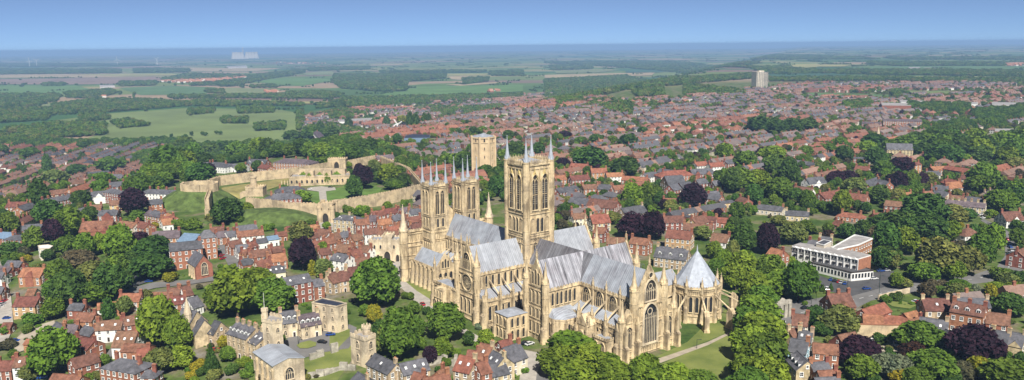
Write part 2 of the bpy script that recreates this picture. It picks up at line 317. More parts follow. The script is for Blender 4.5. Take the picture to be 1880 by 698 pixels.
# ---------------------------------------------------------------- ground
TOWN_B = [(-600, 275), (0, 268), (200, 263), (540, 263), (552, 208), (700, 192), (900, 172), (1150, 166), (1330, 150), (1880, 148), (2500, 146)]
def town_amount(px, py):
    b = np.interp(px, [p[0] for p in TOWN_B], [p[1] for p in TOWN_B]); return np.clip((py - b) / 5.0 + 0.5, 0, 1)
def graded(a, b, fine0, fine1, step, grow):
    out = list(np.arange(fine0, fine1, step)); s = step; x = out[-1]
    while x < b: s *= grow; x += s; out.append(x)
    s = step; x = out[0]
    while x > a: s *= grow; x -= s; out.insert(0, x)
    return np.array(out)
def make_ground():
    xs = graded(-30000, 30000, -420, 560, 13, 1.09); ys = graded(-2500, 25500, 130, 1000, 13, 1.05)
    X, Y = np.meshgrid(xs, ys); e, n = to_local(X, Y); Z = drop(e, n)
    nx, ny = len(xs), len(ys)
    vs = np.stack([X, Y, Z], -1).reshape(-1, 3)
    i = np.arange(ny - 1)[:, None] * nx + np.arange(nx - 1)[None, :]
    F = np.stack([i, i + 1, i + nx + 1, i + nx], -1).reshape(-1, 4)
    me = bpy.data.meshes.new('ground'); me.from_pydata(vs.tolist(), [], F.tolist())
    d = X * _f.x + Y * _f.y + (Z - CAM_H) * _f.z; dd = np.maximum(d, 30)
    px = 940 + FPX * (X * _r.x + Y * _r.y + (Z - CAM_H) * _r.z) / dd; py = 349 - FPX * (X * _u.x + Y * _u.y + (Z - CAM_H) * _u.z) / dd
    t = np.where(d > 60, town_amount(px, py), 1.0)
    at = me.attributes.new('town', 'FLOAT', 'POINT'); at.data.foreach_set('value', t.reshape(-1).astype(np.float32))
    me.polygons.foreach_set('use_smooth', [True] * len(F))
    m, nt, b = newmat('ground')
    tc = N(nt, 'TexCoord'); mp = N(nt, 'Mapping'); mp.inputs['Rotation'].default_value = (0, 0, R(24)); mp.inputs['Scale'].default_value = (1 / 520, 1 / 330, 0)
    nt.links.new(tc.outputs['Object'], mp.inputs[0])
    wob = N(nt, 'TexNoise'); wob.inputs['Scale'].default_value = 0.6; nt.links.new(mp.outputs[0], wob.inputs['Vector'])
    ad = N(nt, 'MixRGB'); ad.inputs[0].default_value = 0.25; nt.links.new(mp.outputs[0], ad.inputs[1]); nt.links.new(wob.outputs['Color'], ad.inputs[2])
    vo = N(nt, 'TexVoronoi', distance='CHEBYCHEV'); vo.inputs['Randomness'].default_value = 0.85; nt.links.new(ad.outputs[0], vo.inputs['Vector']); vo.inputs['Scale'].default_value = 1.0
    sp = N(nt, 'SeparateColor'); nt.links.new(vo.outputs['Color'], sp.inputs[0])
    fc = ramp(nt, sp.outputs[0], [(0.0, (0.075, 0.135, 0.036)), (0.16, (0.14, 0.185, 0.055)), (0.32, (0.05, 0.115, 0.035)), (0.46, (0.25, 0.235, 0.10)), (0.58, (0.095, 0.16, 0.04)), (0.70, (0.29, 0.22, 0.14)), (0.80, (0.15, 0.20, 0.06)), (0.92, (0.19, 0.135, 0.10))])
    fc.node.color_ramp.interpolation = 'CONSTANT'
    fc = mixc(nt, fc, ramp(nt, noise(nt, 0.012, 4), [(0.3, (0.75, 0.78, 0.8)), (0.7, (1.2, 1.15, 1.1))]), 1.0, 'MULTIPLY')
    g1 = ramp(nt, noise(nt, 0.045, 4), [(0.34, (0.045, 0.085, 0.018)), (0.5, (0.10, 0.14, 0.035)), (0.60, (0.17, 0.15, 0.09)), (0.72, (0.21, 0.195, 0.17))])
    g2 = ramp(nt, noise(nt, 0.35, 3), [(0.3, (0.7, 0.7, 0.7)), (0.7, (1.2, 1.2, 1.2))])
    gc = mixc(nt, g1, g2, 1.0, 'MULTIPLY')
    a = N(nt, 'Attribute', attribute_name='town')
    nt.links.new(mixc(nt, fc, gc, a.outputs['Fac']), b.inputs['Base Color']); b.inputs['Roughness'].default_value = 0.95; b.inputs['Specular IOR Level'].default_value = 0.1
    me.materials.append(m); o = put(me, 'ground'); o['kind'] = 'structure'; return xs[0], xs[-1], ys[0], ys[-1]
GROUND_BOX = make_ground()
def cropf(x0, y0, s): return lambda x, y: (x0 + x / s, y0 + y / s)
FA = cropf(0, 60, 3.173); FB = cropf(400, 70, 3.357); FC = cropf(1000, 90, 3.76); FD = cropf(1380, 80, 3.76)
ID = lambda x, y: (x, y)
def sheet(name, pts, mat, up, F=ID, kind='structure', sub=0, label=None):
    """a sheet of ground cover laid over the terrain along a pixel outline"""
    P = []
    for i in range(len(pts)):
        a, b = pts[i], pts[(i + 1) % len(pts)]
        for k in range(sub + 1):
            t = k / (sub + 1); q = G(*F(a[0] + (b[0] - a[0]) * t, a[1] + (b[1] - a[1]) * t)); P.append((q.x, q.y, q.z + up))
    me = bpy.data.meshes.new(name); me.from_pydata(P, [], [tuple(range(len(P)))]); me.materials.append(M[mat]); o = put(me, name); o['kind'] = kind; return o
for n_, c_ in (('f_common', (0.145, 0.19, 0.06)), ('f_bright', (0.10, 0.185, 0.045)), ('f_green', (0.085, 0.155, 0.05)), ('f_blue', (0.04, 0.10, 0.05)),
               ('f_brown', (0.22, 0.155, 0.12)), ('f_tan', (0.34, 0.27, 0.155)), ('f_yellow', (0.28, 0.27, 0.10)), ('f_pale', (0.17, 0.20, 0.08))): plain(n_, c_, 0.95, 0, 0.2, 0.008)
FIELDS = [
 (FA, 'f_common', [(340, 665), (640, 575), (420, 520), (300, 515), (650, 470), (1080, 440), (1620, 448), (1735, 468), (1742, 590), (1700, 640), (1400, 668), (900, 672)]),
 (FA, 'f_bright', [(0, 308), (440, 309), (530, 330), (380, 355), (0, 352)]), (FA, 'f_brown', [(0, 270), (560, 265), (900, 255), (1000, 268), (700, 300), (300, 303), (0, 300)]),
 (FA, 'f_tan', [(0, 242), (700, 241), (940, 248), (560, 262), (0, 264)]), (FA, 'f_green', [(690, 322), (1000, 310), (1250, 320), (1200, 360), (820, 365)]),
 (FA, 'f_pale', [(1320, 322), (1640, 330), (1600, 350), (1300, 365)]), (FA, 'f_bright', [(1540, 270), (1777, 265), (1777, 312), (1640, 312), (1520, 290)]),
 (FA, 'f_tan', [(1100, 206), (1640, 210), (1500, 224), (1100, 226)]), (FA, 'f_yellow', [(1430, 396), (1680, 400), (1600, 415), (1420, 415)]),
 (FA, 'f_pale', [(130, 440), (380, 402), (540, 396), (450, 420), (200, 452)]), (FA, 'f_yellow', [(400, 243), (1000, 240), (1050, 248), (700, 255)]),
 (FB, 'f_bright', [(280, 250), (650, 250), (700, 265), (560, 290), (380, 292), (280, 270)]), (FB, 'f_bright', [(1170, 302), (1700, 292), (1880, 292), (1880, 330), (1330, 360), (1000, 360), (1040, 340), (1170, 330)]),
 (FB, 'f_tan', [(1400, 290), (1780, 270), (1700, 283), (1500, 297)]), (FB, 'f_pale', [(520, 216), (700, 205), (730, 224), (550, 231)]), (FB, 'f_yellow', [(1360, 221), (1680, 220), (1640, 234), (1400, 234)]),
 (FB, 'f_tan', [(1420, 238), (1550, 235), (1530, 262), (1440, 257)]), (FB, 'f_yellow', [(150, 390), (380, 386), (360, 402), (170, 406)]), (FB, 'f_yellow', [(500, 396), (680, 396), (640, 410), (510, 408)]),
 (FB, 'f_tan', [(940, 165), (1130, 161), (1150, 168), (940, 172)]),
 (FC, 'f_tan', [(0, 182), (400, 172), (760, 166), (740, 185), (200, 203), (0, 203)]), (FC, 'f_pale', [(60, 152), (400, 145), (500, 150), (350, 166), (80, 170)]), (FC, 'f_blue', [(560, 150), (860, 146), (800, 163), (560, 166)]),
 (FC, 'f_yellow', [(1700, 110), (1880, 105), (1880, 130), (1760, 135)]),
 (FD, 'f_yellow', [(270, 150), (700, 148), (640, 163), (290, 165)]), (FD, 'f_blue', [(120, 213), (660, 213), (640, 227), (130, 234)]), (FD, 'f_yellow', [(660, 229), (1500, 233), (1880, 241), (1880, 249), (660, 241)]),
 (FD, 'f_green', [(700, 166), (1100, 161), (1880, 160), (1880, 182), (1200, 185), (700, 178)]),
]
for i_, (F, m, pts) in enumerate(FIELDS): sheet('field', pts, m, 0.4 + 0.12 * i_, F)
sheet('playing_field', [(380, 340), (790, 350), (960, 355), (940, 374), (400, 367)], 'f_green', 0.15, FD)
sheet('playing_field', [(1040, 325), (1390, 330), (1340, 357), (1080, 352)], 'f_common', 0.15, FD)
# roads, yards and lawns on the hilltop
sheet('lawn', [(1215, 668), (1300, 632), (1345, 612), (1420, 640), (1420, 730), (1215, 730)], 'lawn', 0.02)
sheet('lawn', [(1205, 655), (1262, 628), (1300, 592), (1345, 560), (1352, 604), (1222, 658)], 'lawn', 0.04)
sheet('path', [(1150, 682), (1205, 660), (1300, 628), (1352, 604), (1352, 608), (1300, 634), (1212, 667), (1160, 690)], 'gravel_path', 0.08)
sheet('lawn', [(742, 515), (772, 523), (812, 548), (850, 600), (880, 618), (920, 628), (905, 634), (852, 612), (806, 562), (765, 536)], 'lawn', 0.03)
sheet('road', [(735, 505), (742, 515), (765, 534), (806, 560), (840, 596), (905, 632), (960, 642), (1010, 652), (1010, 730), (950, 730), (958, 660), (900, 644), (830, 602), (780, 572), (738, 530), (716, 520)], 'paving', 0.05, sub=1)
sheet('road', [(1000, 640), (1060, 655), (1060, 740), (980, 740), (985, 690)], 'asphalt', 0.09)
sheet('square', [(676, 470), (742, 470), (745, 505), (735, 530), (715, 522), (700, 500), (690, 480)], 'paving', 0.07)
sheet('lawn', [(500, 640), (560, 610), (640, 600), (660, 640), (620, 698), (520, 698)], 'lawn', 0.06, sub=1)
sheet('courtyard', [(512, 635), (540, 612), (600, 604), (642, 596), (655, 602), (648, 628), (640, 640), (590, 648), (552, 660), (530, 650)], 'asphalt', 0.14, sub=1)
sheet('road', [(1430, 560), (1500, 548), (1560, 536), (1640, 522), (1720, 512), (1790, 504), (1830, 490), (1845, 470), (1846, 446), (1838, 425), (1800, 405), (1806, 402), (1850, 424), (1866, 450), (1870, 480), (1880, 500), (1880, 512), (1800, 520), (1720, 530), (1660, 540), (1600, 552), (1560, 572), (1530, 590), (1500, 600), (1470, 580)], 'asphalt', 0.05)
sheet('road', [(1340, 620), (1400, 590), (1440, 560), (1475, 560), (1452, 600), (1450, 640), (1470, 720), (1420, 720), (1425, 650)], 'asphalt', 0.09)
sheet('car_park', [(1500, 505), (1545, 520), (1600, 500), (1640, 498), (1650, 520), (1560, 545), (1505, 530)], 'asphalt_dark', 0.12)
sheet('road', [(205, 540), (280, 520), (345, 515), (395, 508), (420, 490), (400, 450), (425, 452), (450, 490), (425, 512), (350, 523), (285, 530), (215, 548)], 'asphalt', 0.4, sub=2)
sheet('car_park', [(232, 500), (262, 490), (285, 515), (240, 530)], 'asphalt_dark', 0.6)
sheet('lane', [(160, 700), (190, 660), (212, 628), (220, 632), (200, 664), (175, 705)], 'asphalt', 0.4, sub=2)
sheet('forecourt', [(22, 630), (50, 605), (100, 590), (104, 606), (80, 618), (60, 640), (30, 650)], 'gravel_path', 0.5, sub=1)
sheet('road', [(0, 480), (20, 540), (25, 600), (10, 640), (-20, 640), (-20, 480)], 'paving', 0.5, sub=2)
sheet('forecourt', [(1590, 640), (1640, 632), (1660, 640), (1640, 655), (1600, 655)], 'gravel_path', 0.1)
# ---------------------------------------------------------------- cathedral kit: every kit mesh faces -y, its back on the wall plane y = 0
KIT = {}
def kit(key, fn, mats):
    if key not in KIT:
        b = MB(); fn(b); KIT[key] = b.mesh(key if isinstance(key, str) else key[0], mats)
    return KIT[key]
def arch_pts(w, h, seg=5, pointed=True, grow=0.0):
    """outline of a pointed opening from the sill corner round to the other"""
    hw = w / 2; sp = h - (w * 0.80 if pointed else hw); W = hw + grow; P = [(-W, -grow if grow else 0), (-W, sp)]
    for k in range(1, seg + 1):
        t = k / seg
        if pointed: P.append((-W * math.cos(t * math.pi / 2) ** 1.15, sp + (h - sp + grow) * math.sin(t * math.pi / 2) ** 0.9))
        else: P.append((-W * math.cos(t * math.pi / 2), sp + (hw + grow) * math.sin(t * math.pi / 2)))
    P += [(-x, z) for x, z in P[:-1][::-1]]; return P
def arch_window(b, w, h, lights=1, t=0.3, d=0.4, pointed=True, mg=0, ms=1, tracery=True):
    o = arch_pts(w, h, 5, pointed); g = arch_pts(w, h, 5, pointed, t); n = len(o)
    b.add([(x, -0.06, z) for x, z in o], [tuple(range(n))], mg)
    vs = [(x, -0.06, z) for x, z in o] + [(x, -d, z) for x, z in o] + [(x, -d, z) for x, z in g] + [(x, 0, z) for x, z in g]
    fs = []
    for i in range(n):
        j = (i + 1) % n
        for r in range(3): fs.append((r * n + i, r * n + j, (r + 1) * n + j, (r + 1) * n + i))
    b.add(vs, fs, ms)
    sp = h - w * 0.8
    for k in range(1, lights):
        x = -w / 2 + w * k / lights; b.box(x - 0.11, x + 0.11, -0.24, -0.07, 0, sp + (0.25 * w if tracery else 0), ms)
    if lights > 1 and tracery:
        for k in range(lights):
            x = -w / 2 + w * (k + 0.5) / lights; r = w / lights / 2
            for s in (-1, 1): b.add([(x + s * r, -0.22, sp - r * .2), (x + s * r * .6, -0.22, sp - r * .2), (x, -0.22, sp + r * 1.0), (x, -0.22, sp + r * 1.5)], [(0, 1, 2, 3)], ms)
        for r0 in ((0.20, h - w * 0.42),) if lights > 2 else ():
            rr = w * r0[0]; K = 10
            vs = [(q * math.cos(2 * math.pi * k / K), -0.22, r0[1] + q * math.sin(2 * math.pi * k / K)) for q in (rr, rr * .72) for k in range(K)]
            b.add(vs, [(k, (k + 1) % K, K + (k + 1) % K, K + k) for k in range(K)], ms)
def LAN(w, h, lights=1, mats=('glass_dark', 'limestone'), t=0.3, d=0.4): return kit(('window', w, h, lights, mats, t, d), lambda b: arch_window(b, w, h, lights, t, d), mats)
def buttress(b, w, d, h, cap=2.2):
    h1 = h * 0.5; d2 = d * 0.68
    b.box(-w / 2, w / 2, -d, 0, 0, h1); b.add([(-w / 2, -d, h1), (w / 2, -d, h1), (w / 2, -d2, h1 + 1), (-w / 2, -d2, h1 + 1)], [(0, 1, 2, 3)])
    b.box(-w / 2 + .1, w / 2 - .1, -d2, 0, h1, h); b.box(-w / 2 - .12, w / 2 + .12, -d - .15, 0, 0, 1.2); b.box(-w / 2 - .05, w / 2 + .05, -d - .06, 0, h1 - .5, h1 - .1)
    b.gable(-w / 2, w / 2, -d2 - .1, 0, h, cap, 'y')
def BUT(w, d, h, cap=2.2): return kit(('buttress', w, d, h, cap), lambda b: buttress(b, w, d, h, cap), ('limestone',))
def pinnacle(b, r, shaft, h):
    b.prism(octa(0, 0, r, 4), 0, shaft); b.prism(octa(0, 0, r * 1.25, 4), shaft, shaft + .25); b.cone(octa(0, 0, r * 1.05, 8), shaft + .25, (0, 0, shaft + h))
    for k in range(3):
        z = shaft + .25 + (h - .5) * (k + .6) / 3.6; q = r * 1.05 * (1 - (k + .6) / 3.6) + 0.16
        for a in range(4): b.cone(octa(q * math.cos(a * math.pi / 2), q * math.sin(a * math.pi / 2), .13, 4), z, (q * 1.3 * math.cos(a * math.pi / 2), q * 1.3 * math.sin(a * math.pi / 2), z + .4))
    b.rings(0, 0, 6, [(.05, shaft + h - .2), (.22, shaft + h), (.02, shaft + h + .5)])
def PIN(r, shaft, h): return kit(('pinnacle', r, shaft, h), lambda b: pinnacle(b, r, shaft, h), ('limestone',))
def flyer(b, span, rise, w=0.7):
    """half-arch from the outer pier (y = -span, z = 0) up to the wall (y = 0, z = rise)"""
    K = 6; top = []; low = []
    for k in range(K + 1):
        t = k / K; y = -span + span * t; top.append((y, 1.0 + rise * t)); low.append((y, -0.4 + (rise + 0.2) * (t ** 0.55)))
    vs = [(s * w / 2, y, z) for s in (-1, 1) for y, z in top + low]; n = K + 1; q = 2 * n; fs = []
    for k in range(K):
        fs += [(k, k + 1, q + k + 1, q + k), (n + k, q + n + k, q + n + k + 1, n + k + 1), (k, n + k, n + k + 1, k + 1), (q + k, q + k + 1, q + n + k + 1, q + n + k)]
    b.add(vs, fs)
def FLY(span, rise): return kit(('flying_buttress', span, rise), lambda b: flyer(b, span, rise), ('limestone',))
def spire(b, r, h):
    b.rings(0, 0, 8, [(r * 1.12, 0), (r * 1.12, .5), (r * .98, .9), (r * .62, h * .34), (r * .1, h * .97), (.03, h)], 0, math.pi / 8)
    b.rings(0, 0, 6, [(.05, h - .5), (.25, h - .1), (.03, h + .5)], 0)
    for k in range(8): b.cone(octa(r * 1.0 * math.cos(k * math.pi / 4), r * 1.0 * math.sin(k * math.pi / 4), .28, 4), .5, (r * .95 * math.cos(k * math.pi / 4), r * .95 * math.sin(k * math.pi / 4), 2.1))
def SPI(r, h, mat='lead_spire'): return kit(('spire', r, h, mat), lambda b: spire(b, r, h), (mat,))
def turret(b, r, h):
    b.prism(octa(0, 0, r), 0, h); b.prism(octa(0, 0, r * 1.12), 0, 1.5)
    for k in range(1, int(h / 7) + 1): b.prism(octa(0, 0, r * 1.09), k * h / (int(h / 7) + 1), k * h / (int(h / 7) + 1) + .35)
    b.prism(octa(0, 0, r * 1.15), h - .5, h)
    for k in range(8):
        a = math.pi / 4 * k; x, y = (r * .93) * math.cos(a), (r * .93) * math.sin(a); b.prism(octa(x, y, .17, 4), h * .55, h - .5)
def TUR(r, h): return kit(('turret', r, h), lambda b: turret(b, r, h), ('limestone',))
def arcade(b, L, h, n, t=0.3):
    """blind arcading: shafts and pointed heads in front of a wall"""
    s = L / n
    b.box(-L / 2, L / 2, -t - .1, 0, -.3, 0); b.box(-L / 2, L / 2, -t - .1, 0, h, h + .3)
    for k in range(n + 1): b.box(-L / 2 + k * s - .12, -L / 2 + k * s + .12, -t, 0, 0, h)
    for k in range(n):
        x = -L / 2 + (k + .5) * s
        for q in (-1, 1): b.add([(x + q * s / 2, -t, h), (x + q * s / 2, -t, h - s * .75), (x + q * s * .3, -t, h - s * .32), (x, -t, h - .05), (x, -t, h)], [(0, 1, 2, 3, 4)])
def ARC(L, h, n): return kit(('arcade', L, h, n), lambda b: arcade(b, L, h, n), ('limestone',))
def parapet(b, L, h=1.3, step=2.0):
    b.box(-L / 2, L / 2, -.45, 0, -.35, 0.1); b.box(-L / 2, L / 2, -.3, -.05, .1, h * .55); n = max(1, int(L / step))
    for k in range(n):
        x = -L / 2 + L * (k + .2) / n; b.box(x, x + L / n * .6, -.3, -.05, h * .55, h)
def PAR(L, h=1.3, step=2.0): return kit(('parapet', round(L, 2), h, step), lambda b: parapet(b, L, h, step), ('limestone',))
def course(b, L, t=.3, h=.4): b.box(-L / 2, L / 2, -t, 0, 0, h)
FACE = {'S': lambda u, c: (u, c, 0.0), 'E': lambda u, c: (c, u, math.pi / 2), 'N': lambda u, c: (u, c, math.pi), 'W': lambda u, c: (c, u, -math.pi / 2)}
def on(me, name, parent, face, u, c, z):
    x, y, r = FACE[face](u, c); return put(me, name, parent, (x, y, z), r)
CATH = empty('cathedral', (CX, CY, 0), -TH, 'huge honey-coloured limestone cathedral with three towers and grey lead roofs', 'cathedral')
def part(name, b, mats='limestone', label=None): o = b.build(name, mats, CATH); return prop(o, label) if label else o
LX, LY = 'lead_x', 'lead_y'
EA, RG = 23.0, 34.5                                     # eaves and ridge of the high roofs
# --- central tower
b = MB(); hw = 7.9
b.box(-hw, hw, -hw, hw, 0, 70)
for z, t in ((35.2, .3), (36.2, .2), (46.3, .35), (47.4, .2), (67.6, .35), (69.3, .5)): b.box(-hw - t, hw + t, -hw - t, hw + t, z, z + .45)
ct = part('central_tower', b, label='tallest square tower with paired belfry openings and four lead spirelets')
MB().cone([(-7, -7), (7, -7), (7, 7), (-7, 7)], 70.1, (0, 0, 72.2)).build('roof', 'lead_flat', ct)
for sx in (-1, 1):
    for sy in (-1, 1):
        put(TUR(1.6, 71.3), 'turret', ct, (sx * 7.3, sy * 7.3, 0)); put(SPI(1.2, 11.0), 'spire', ct, (sx * 7.3, sy * 7.3, 71.3))
def gablet(b, w, h):
    for s in (-1, 1): b.add([(s * w / 2, -.45, 0), (s * w / 2 - s * .45, -.45, 0), (0, -.45, h - .7), (0, -.45, h), (s * w / 2, 0, 0), (s * w / 2 - s * .45, 0, 0), (0, 0, h - .7), (0, 0, h)], [(0, 1, 2, 3), (0, 3, 7, 4), (1, 5, 6, 2)])
    b.cone(octa(0, -.3, .28, 4), h - .2, (0, -.3, h + 1.4))
def belfry_window(b, w, h):
    arch_window(b, w, h, 2, .4, .7, True, 0, 1)
    for i in range(3, int(h - 3), 1): b.box(-w / 2 + .1, w / 2 - .1, -.16, -.07, i, i + .12, 2)
    b.box(-w / 2 + .05, w / 2 - .05, -.2, -.07, h * .42, h * .42 + .3, 1)
BW = kit('belfry_window', lambda b: belfry_window(b, 3.5, 16.5), ('opening_dark', 'limestone', 'grey_stone'))
GB = kit('gablet', lambda b: gablet(b, 5.0, 5.0), ('lichen_stone',))
for f, c in (('S', -hw), ('E', hw), ('N', hw), ('W', -hw)):
    s = 1 if f in 'EN' else -1
    for u in (-2.9, 2.9):
        on(BW, 'window', ct, f, u, c, 48.6); on(GB, 'gablet', ct, f, u, c, 62.0)
        on(LAN(1.5, 6.6, 1), 'window', ct, f, u * .43, c, 37.8)
        on(LAN(2.0, 6.8, 2, ('limestone', 'limestone')), 'blind_arch', ct, f, u * 1.45, c, 37.8)
        on(LAN(2.2, 7.5, 2), 'window', ct, f, u, c, 25.8)
    for u in (-5.2, 0.0, 5.2): on(kit('shaft', lambda b: (b.prism(octa(0, 0, .45), 0, 20.5), b.prism(octa(0, -0.02, .6), 10, 10.4)), ('limestone',)), 'shaft', ct, f, u, c, 47.6)
    on(ARC(12.0, 2.2, 9), 'arcade', ct, f, 0, c - s * 0.0, 33.0)
    b = MB(); L = 12.0
    b.box(-L / 2, L / 2, -.5, 0, 0, .5)
    for k in range(15):
        x = -L / 2 + L * (k + .5) / 15; hh = 2.6 if k % 2 else 1.9
        b.prism(octa(x, -.25, .26, 4), .5, hh * .62); b.cone(octa(x, -.25, .34, 4), hh * .62, (x, -.25, hh + .7))
    b.box(-L / 2, L / 2, -.32, -.18, 1.05, 1.2)
    x, y, r = FACE[f](0, c); b.build('parapet', 'limestone', ct, (x, y, 69.75), r)
# --- western towers
for sg, lab in ((-1, 'western tower on the south side with four lead spirelets'), (1, 'western tower on the north side with four lead spirelets')):
    b = MB(); h5 = 5.3; ye = sg * 10.05; xe = -70.6
    b.box(-h5, h5, -h5, h5, 0, 51)
    for z in (21, 27.5, 34.3, 49.6): b.box(-h5 - .3, h5 + .3, -h5 - .3, h5 + .3, z, z + .5)
    wt = b.build('west_tower', 'limestone', CATH, (xe, ye, 0)); wt['label'] = lab
    MB().cone([(-4.6, -4.6), (4.6, -4.6), (4.6, 4.6), (-4.6, 4.6)], 51.1, (0, 0, 52.3)).build('roof', 'lead_flat', wt)
    for sx in (-1, 1):
        for sy in (-1, 1): put(TUR(1.2, 51.8), 'turret', wt, (sx * 4.5, sy * 4.5, 0)); put(SPI(.98, 12.0), 'spire', wt, (sx * 4.5, sy * 4.5, 51.8))
    for f, c in (('S', -h5), ('E', h5), ('N', h5), ('W', -h5)):
        for u in (-1.6, 1.6): on(LAN(2.0, 12.5, 2, ('opening_dark', 'limestone'), .3, .5), 'window', wt, f, u, c, 35.6); on(LAN(1.3, 4.8, 1), 'window', wt, f, u, c, 28.6)
        on(ARC(7.0, 3.6, 5), 'arcade', wt, f, 0, c, 22.3); on(PAR(7.2, 1.6, 1.1), 'parapet', wt, f, 0, c, 51)
        for u in (-2.2, 0, 2.2): on(LAN(1.1, 4.2, 1), 'window', wt, f, u, c, 15.5)
# --- nave
def vessel_x(name, x0, x1, hw, aisle, bay, wins, fl, label, rm='lead_x'):
    b = MB(); b.box(x0, x1, -hw, hw, 0, EA)
    for s in (-1, 1): b.box(x0, x1, min(s * hw, s * aisle), max(s * hw, s * aisle), 0, 12.3)
    o = part(name, b, label=label)
    MB().gable(x0, x1, -hw - .1, hw + .1, EA + .1, RG - EA, 'x', 0, 0).build('roof', rm, o)
    for s in (-1, 1):
        MB().lean(x0 + .1, x1 - .1, s * (aisle - .3), s * (hw + .02), 12.4, 15.4, 0).build('aisle_roof', LX, o)
    k = max(1, round((x1 - x0) / bay)); bw = (x1 - x0) / k
    for f, s in (('S', -1), ('N', 1)):
        on(PAR(x1 - x0, 1.2, 1.6), 'parapet', o, f, (x0 + x1) / 2, s * hw, EA - .3)
        on(PAR(x1 - x0, 1.2, 1.6), 'parapet', o, f, (x0 + x1) / 2, s * aisle, 12.3)
        for i in range(k):
            u = x0 + bw * (i + .5)
            wins(o, f, u, s * hw); on(ARC(round(bw * .74, 2), 1.7, 6), 'arcade', o, f, u, s * aisle, 10.2); on(ARC(round(bw * .74, 2), 1.3, 6), 'arcade', o, f, u, s * hw, 14.6 if wins is triple else 13.9); on(ARC(round(bw * .74, 2), 1.6, 7), 'arcade', o, f, u, s * aisle, 1.0)
            on(LAN(1.5, 6.2, 1), 'window', o, f, u - bw * .2, s * aisle, 3.6); on(LAN(1.5, 6.2, 1), 'window', o, f, u + bw * .2, s * aisle, 3.6)
        for i in range(k + 1):
            u = x0 + bw * i
            if 0 < i < k or fl == 2:
                on(BUT(1.5, 2.6, 11.5, 2.4), 'buttress', o, f, u, s * aisle, 0); on(PIN(.7, 2.2, 4.2), 'pinnacle', o, f, u, s * (aisle + 1.2), 12.6)
                on(FLY(aisle - hw + .6, 5.4), 'flying_buttress', o, f, u, s * hw, 13.4)
                on(kit('pilaster', lambda b: (b.box(-.45, .45, -.7, 0, 0, 9.2), b.gable(-.5, .5, -.75, 0, 9.2, 1.0, 'y')), ('limestone',)), 'pilaster', o, f, u, s * hw, 13.5)
                on(PIN(.5, 1.2, 3.0), 'pinnacle', o, f, u, s * (hw + .2), EA)
    return o
def triple(o, f, u, c):
    for d in (-2.2, 0, 2.2): on(LAN(1.15, 4.9 if d else 5.6, 1), 'window', o, f, u + d, c, 16.4)
nave = vessel_x('nave', -66, -8, 7.0, 14.0, 8.2, triple, 1, 'long nave with grey lead roof between western towers and central tower')
# --- the west front screen seen from behind, with its two stone-spired end turrets
b = MB(); b.box(-79, -75.5, -26.5, 26.5, 0, 26); b.box(-79, -75.5, -7, 7, 26, 33); b.gable(-79, -75.5, -6, 6, 33, 6, 'x')
for s in (-1, 1): b.box(-75.5, -65, s * 7 if s > 0 else -14.5, 14.5 if s > 0 else s * 7, 0, 20.5)
wf = part('west_front', b, label='broad screen front of pale stone with arcading at the nave end')
for s in (-1, 1):
    put(TUR(2.3, 27.5), 'turret', wf, (-74.0, s * 27.8, 0)); put(SPI(2.2, 14.0, 'limestone_pale'), 'spire', wf, (-74.0, s * 27.8, 27.5))
    for z in (6, 13, 20): on(ARC(11.5, 4.6, 9), 'arcade', wf, 'E', s * 21.0, -75.5, z)
    on(PAR(21, 1.3, 1.7), 'parapet', wf, 'E', s * 16.5, -75.4, 26)
# --- chapels at the west end of the nave aisles
for s in (-1, 1):
    b = MB(); y0, y1 = (-26, -14) if s < 0 else (14, 26); b.box(-68.5, -45, y0, y1, 0, 12.2)
    b.gable(-45.6, -45.02, y0, y1, 12.2, 7.6, 'x'); b.gable(-68.5, -67.9, y0, y1, 12.2, 7.4, 'x')
    ch = part('west_chapel', b, label='gabled chapel with lead roof against the %s nave aisle' % ('south' if s < 0 else 'north'))
    MB().gable(-67.9, -45.6, y0 + .3, y1 - .3, 12.3, 6.4, 'x').build('roof', LX, ch)
    f, c = ('S', y0) if s < 0 else ('N', y1)
    for i in range(6):
        u = -67.5 + i * 4.35; on(BUT(1.3, 1.8, 11.2, 1.6), 'buttress', ch, f, u, c, 0)
        if i < 5: on(LAN(1.5, 6.4, 1), 'window', ch, f, u + 2.2, c, 4)
    on(PAR(23, 1.0, 1.4), 'parapet', ch, f, -56.8, c, 12.2)
    for u in (-3.2, 0, 3.2): on(LAN(1.8, 6.2, 1), 'window', ch, 'E', s * 20 + u, -45, 3.5)
    for u in (-1.6, 0, 1.6): on(LAN(1.0, 3.8 if u else 4.8, 1), 'window', ch, 'E', s * 20 + u, -45, 12)
    for y in (y0, y1): put(PIN(.7, 3.5, 4.5), 'pinnacle', ch, (-45.5, y, 11.5))
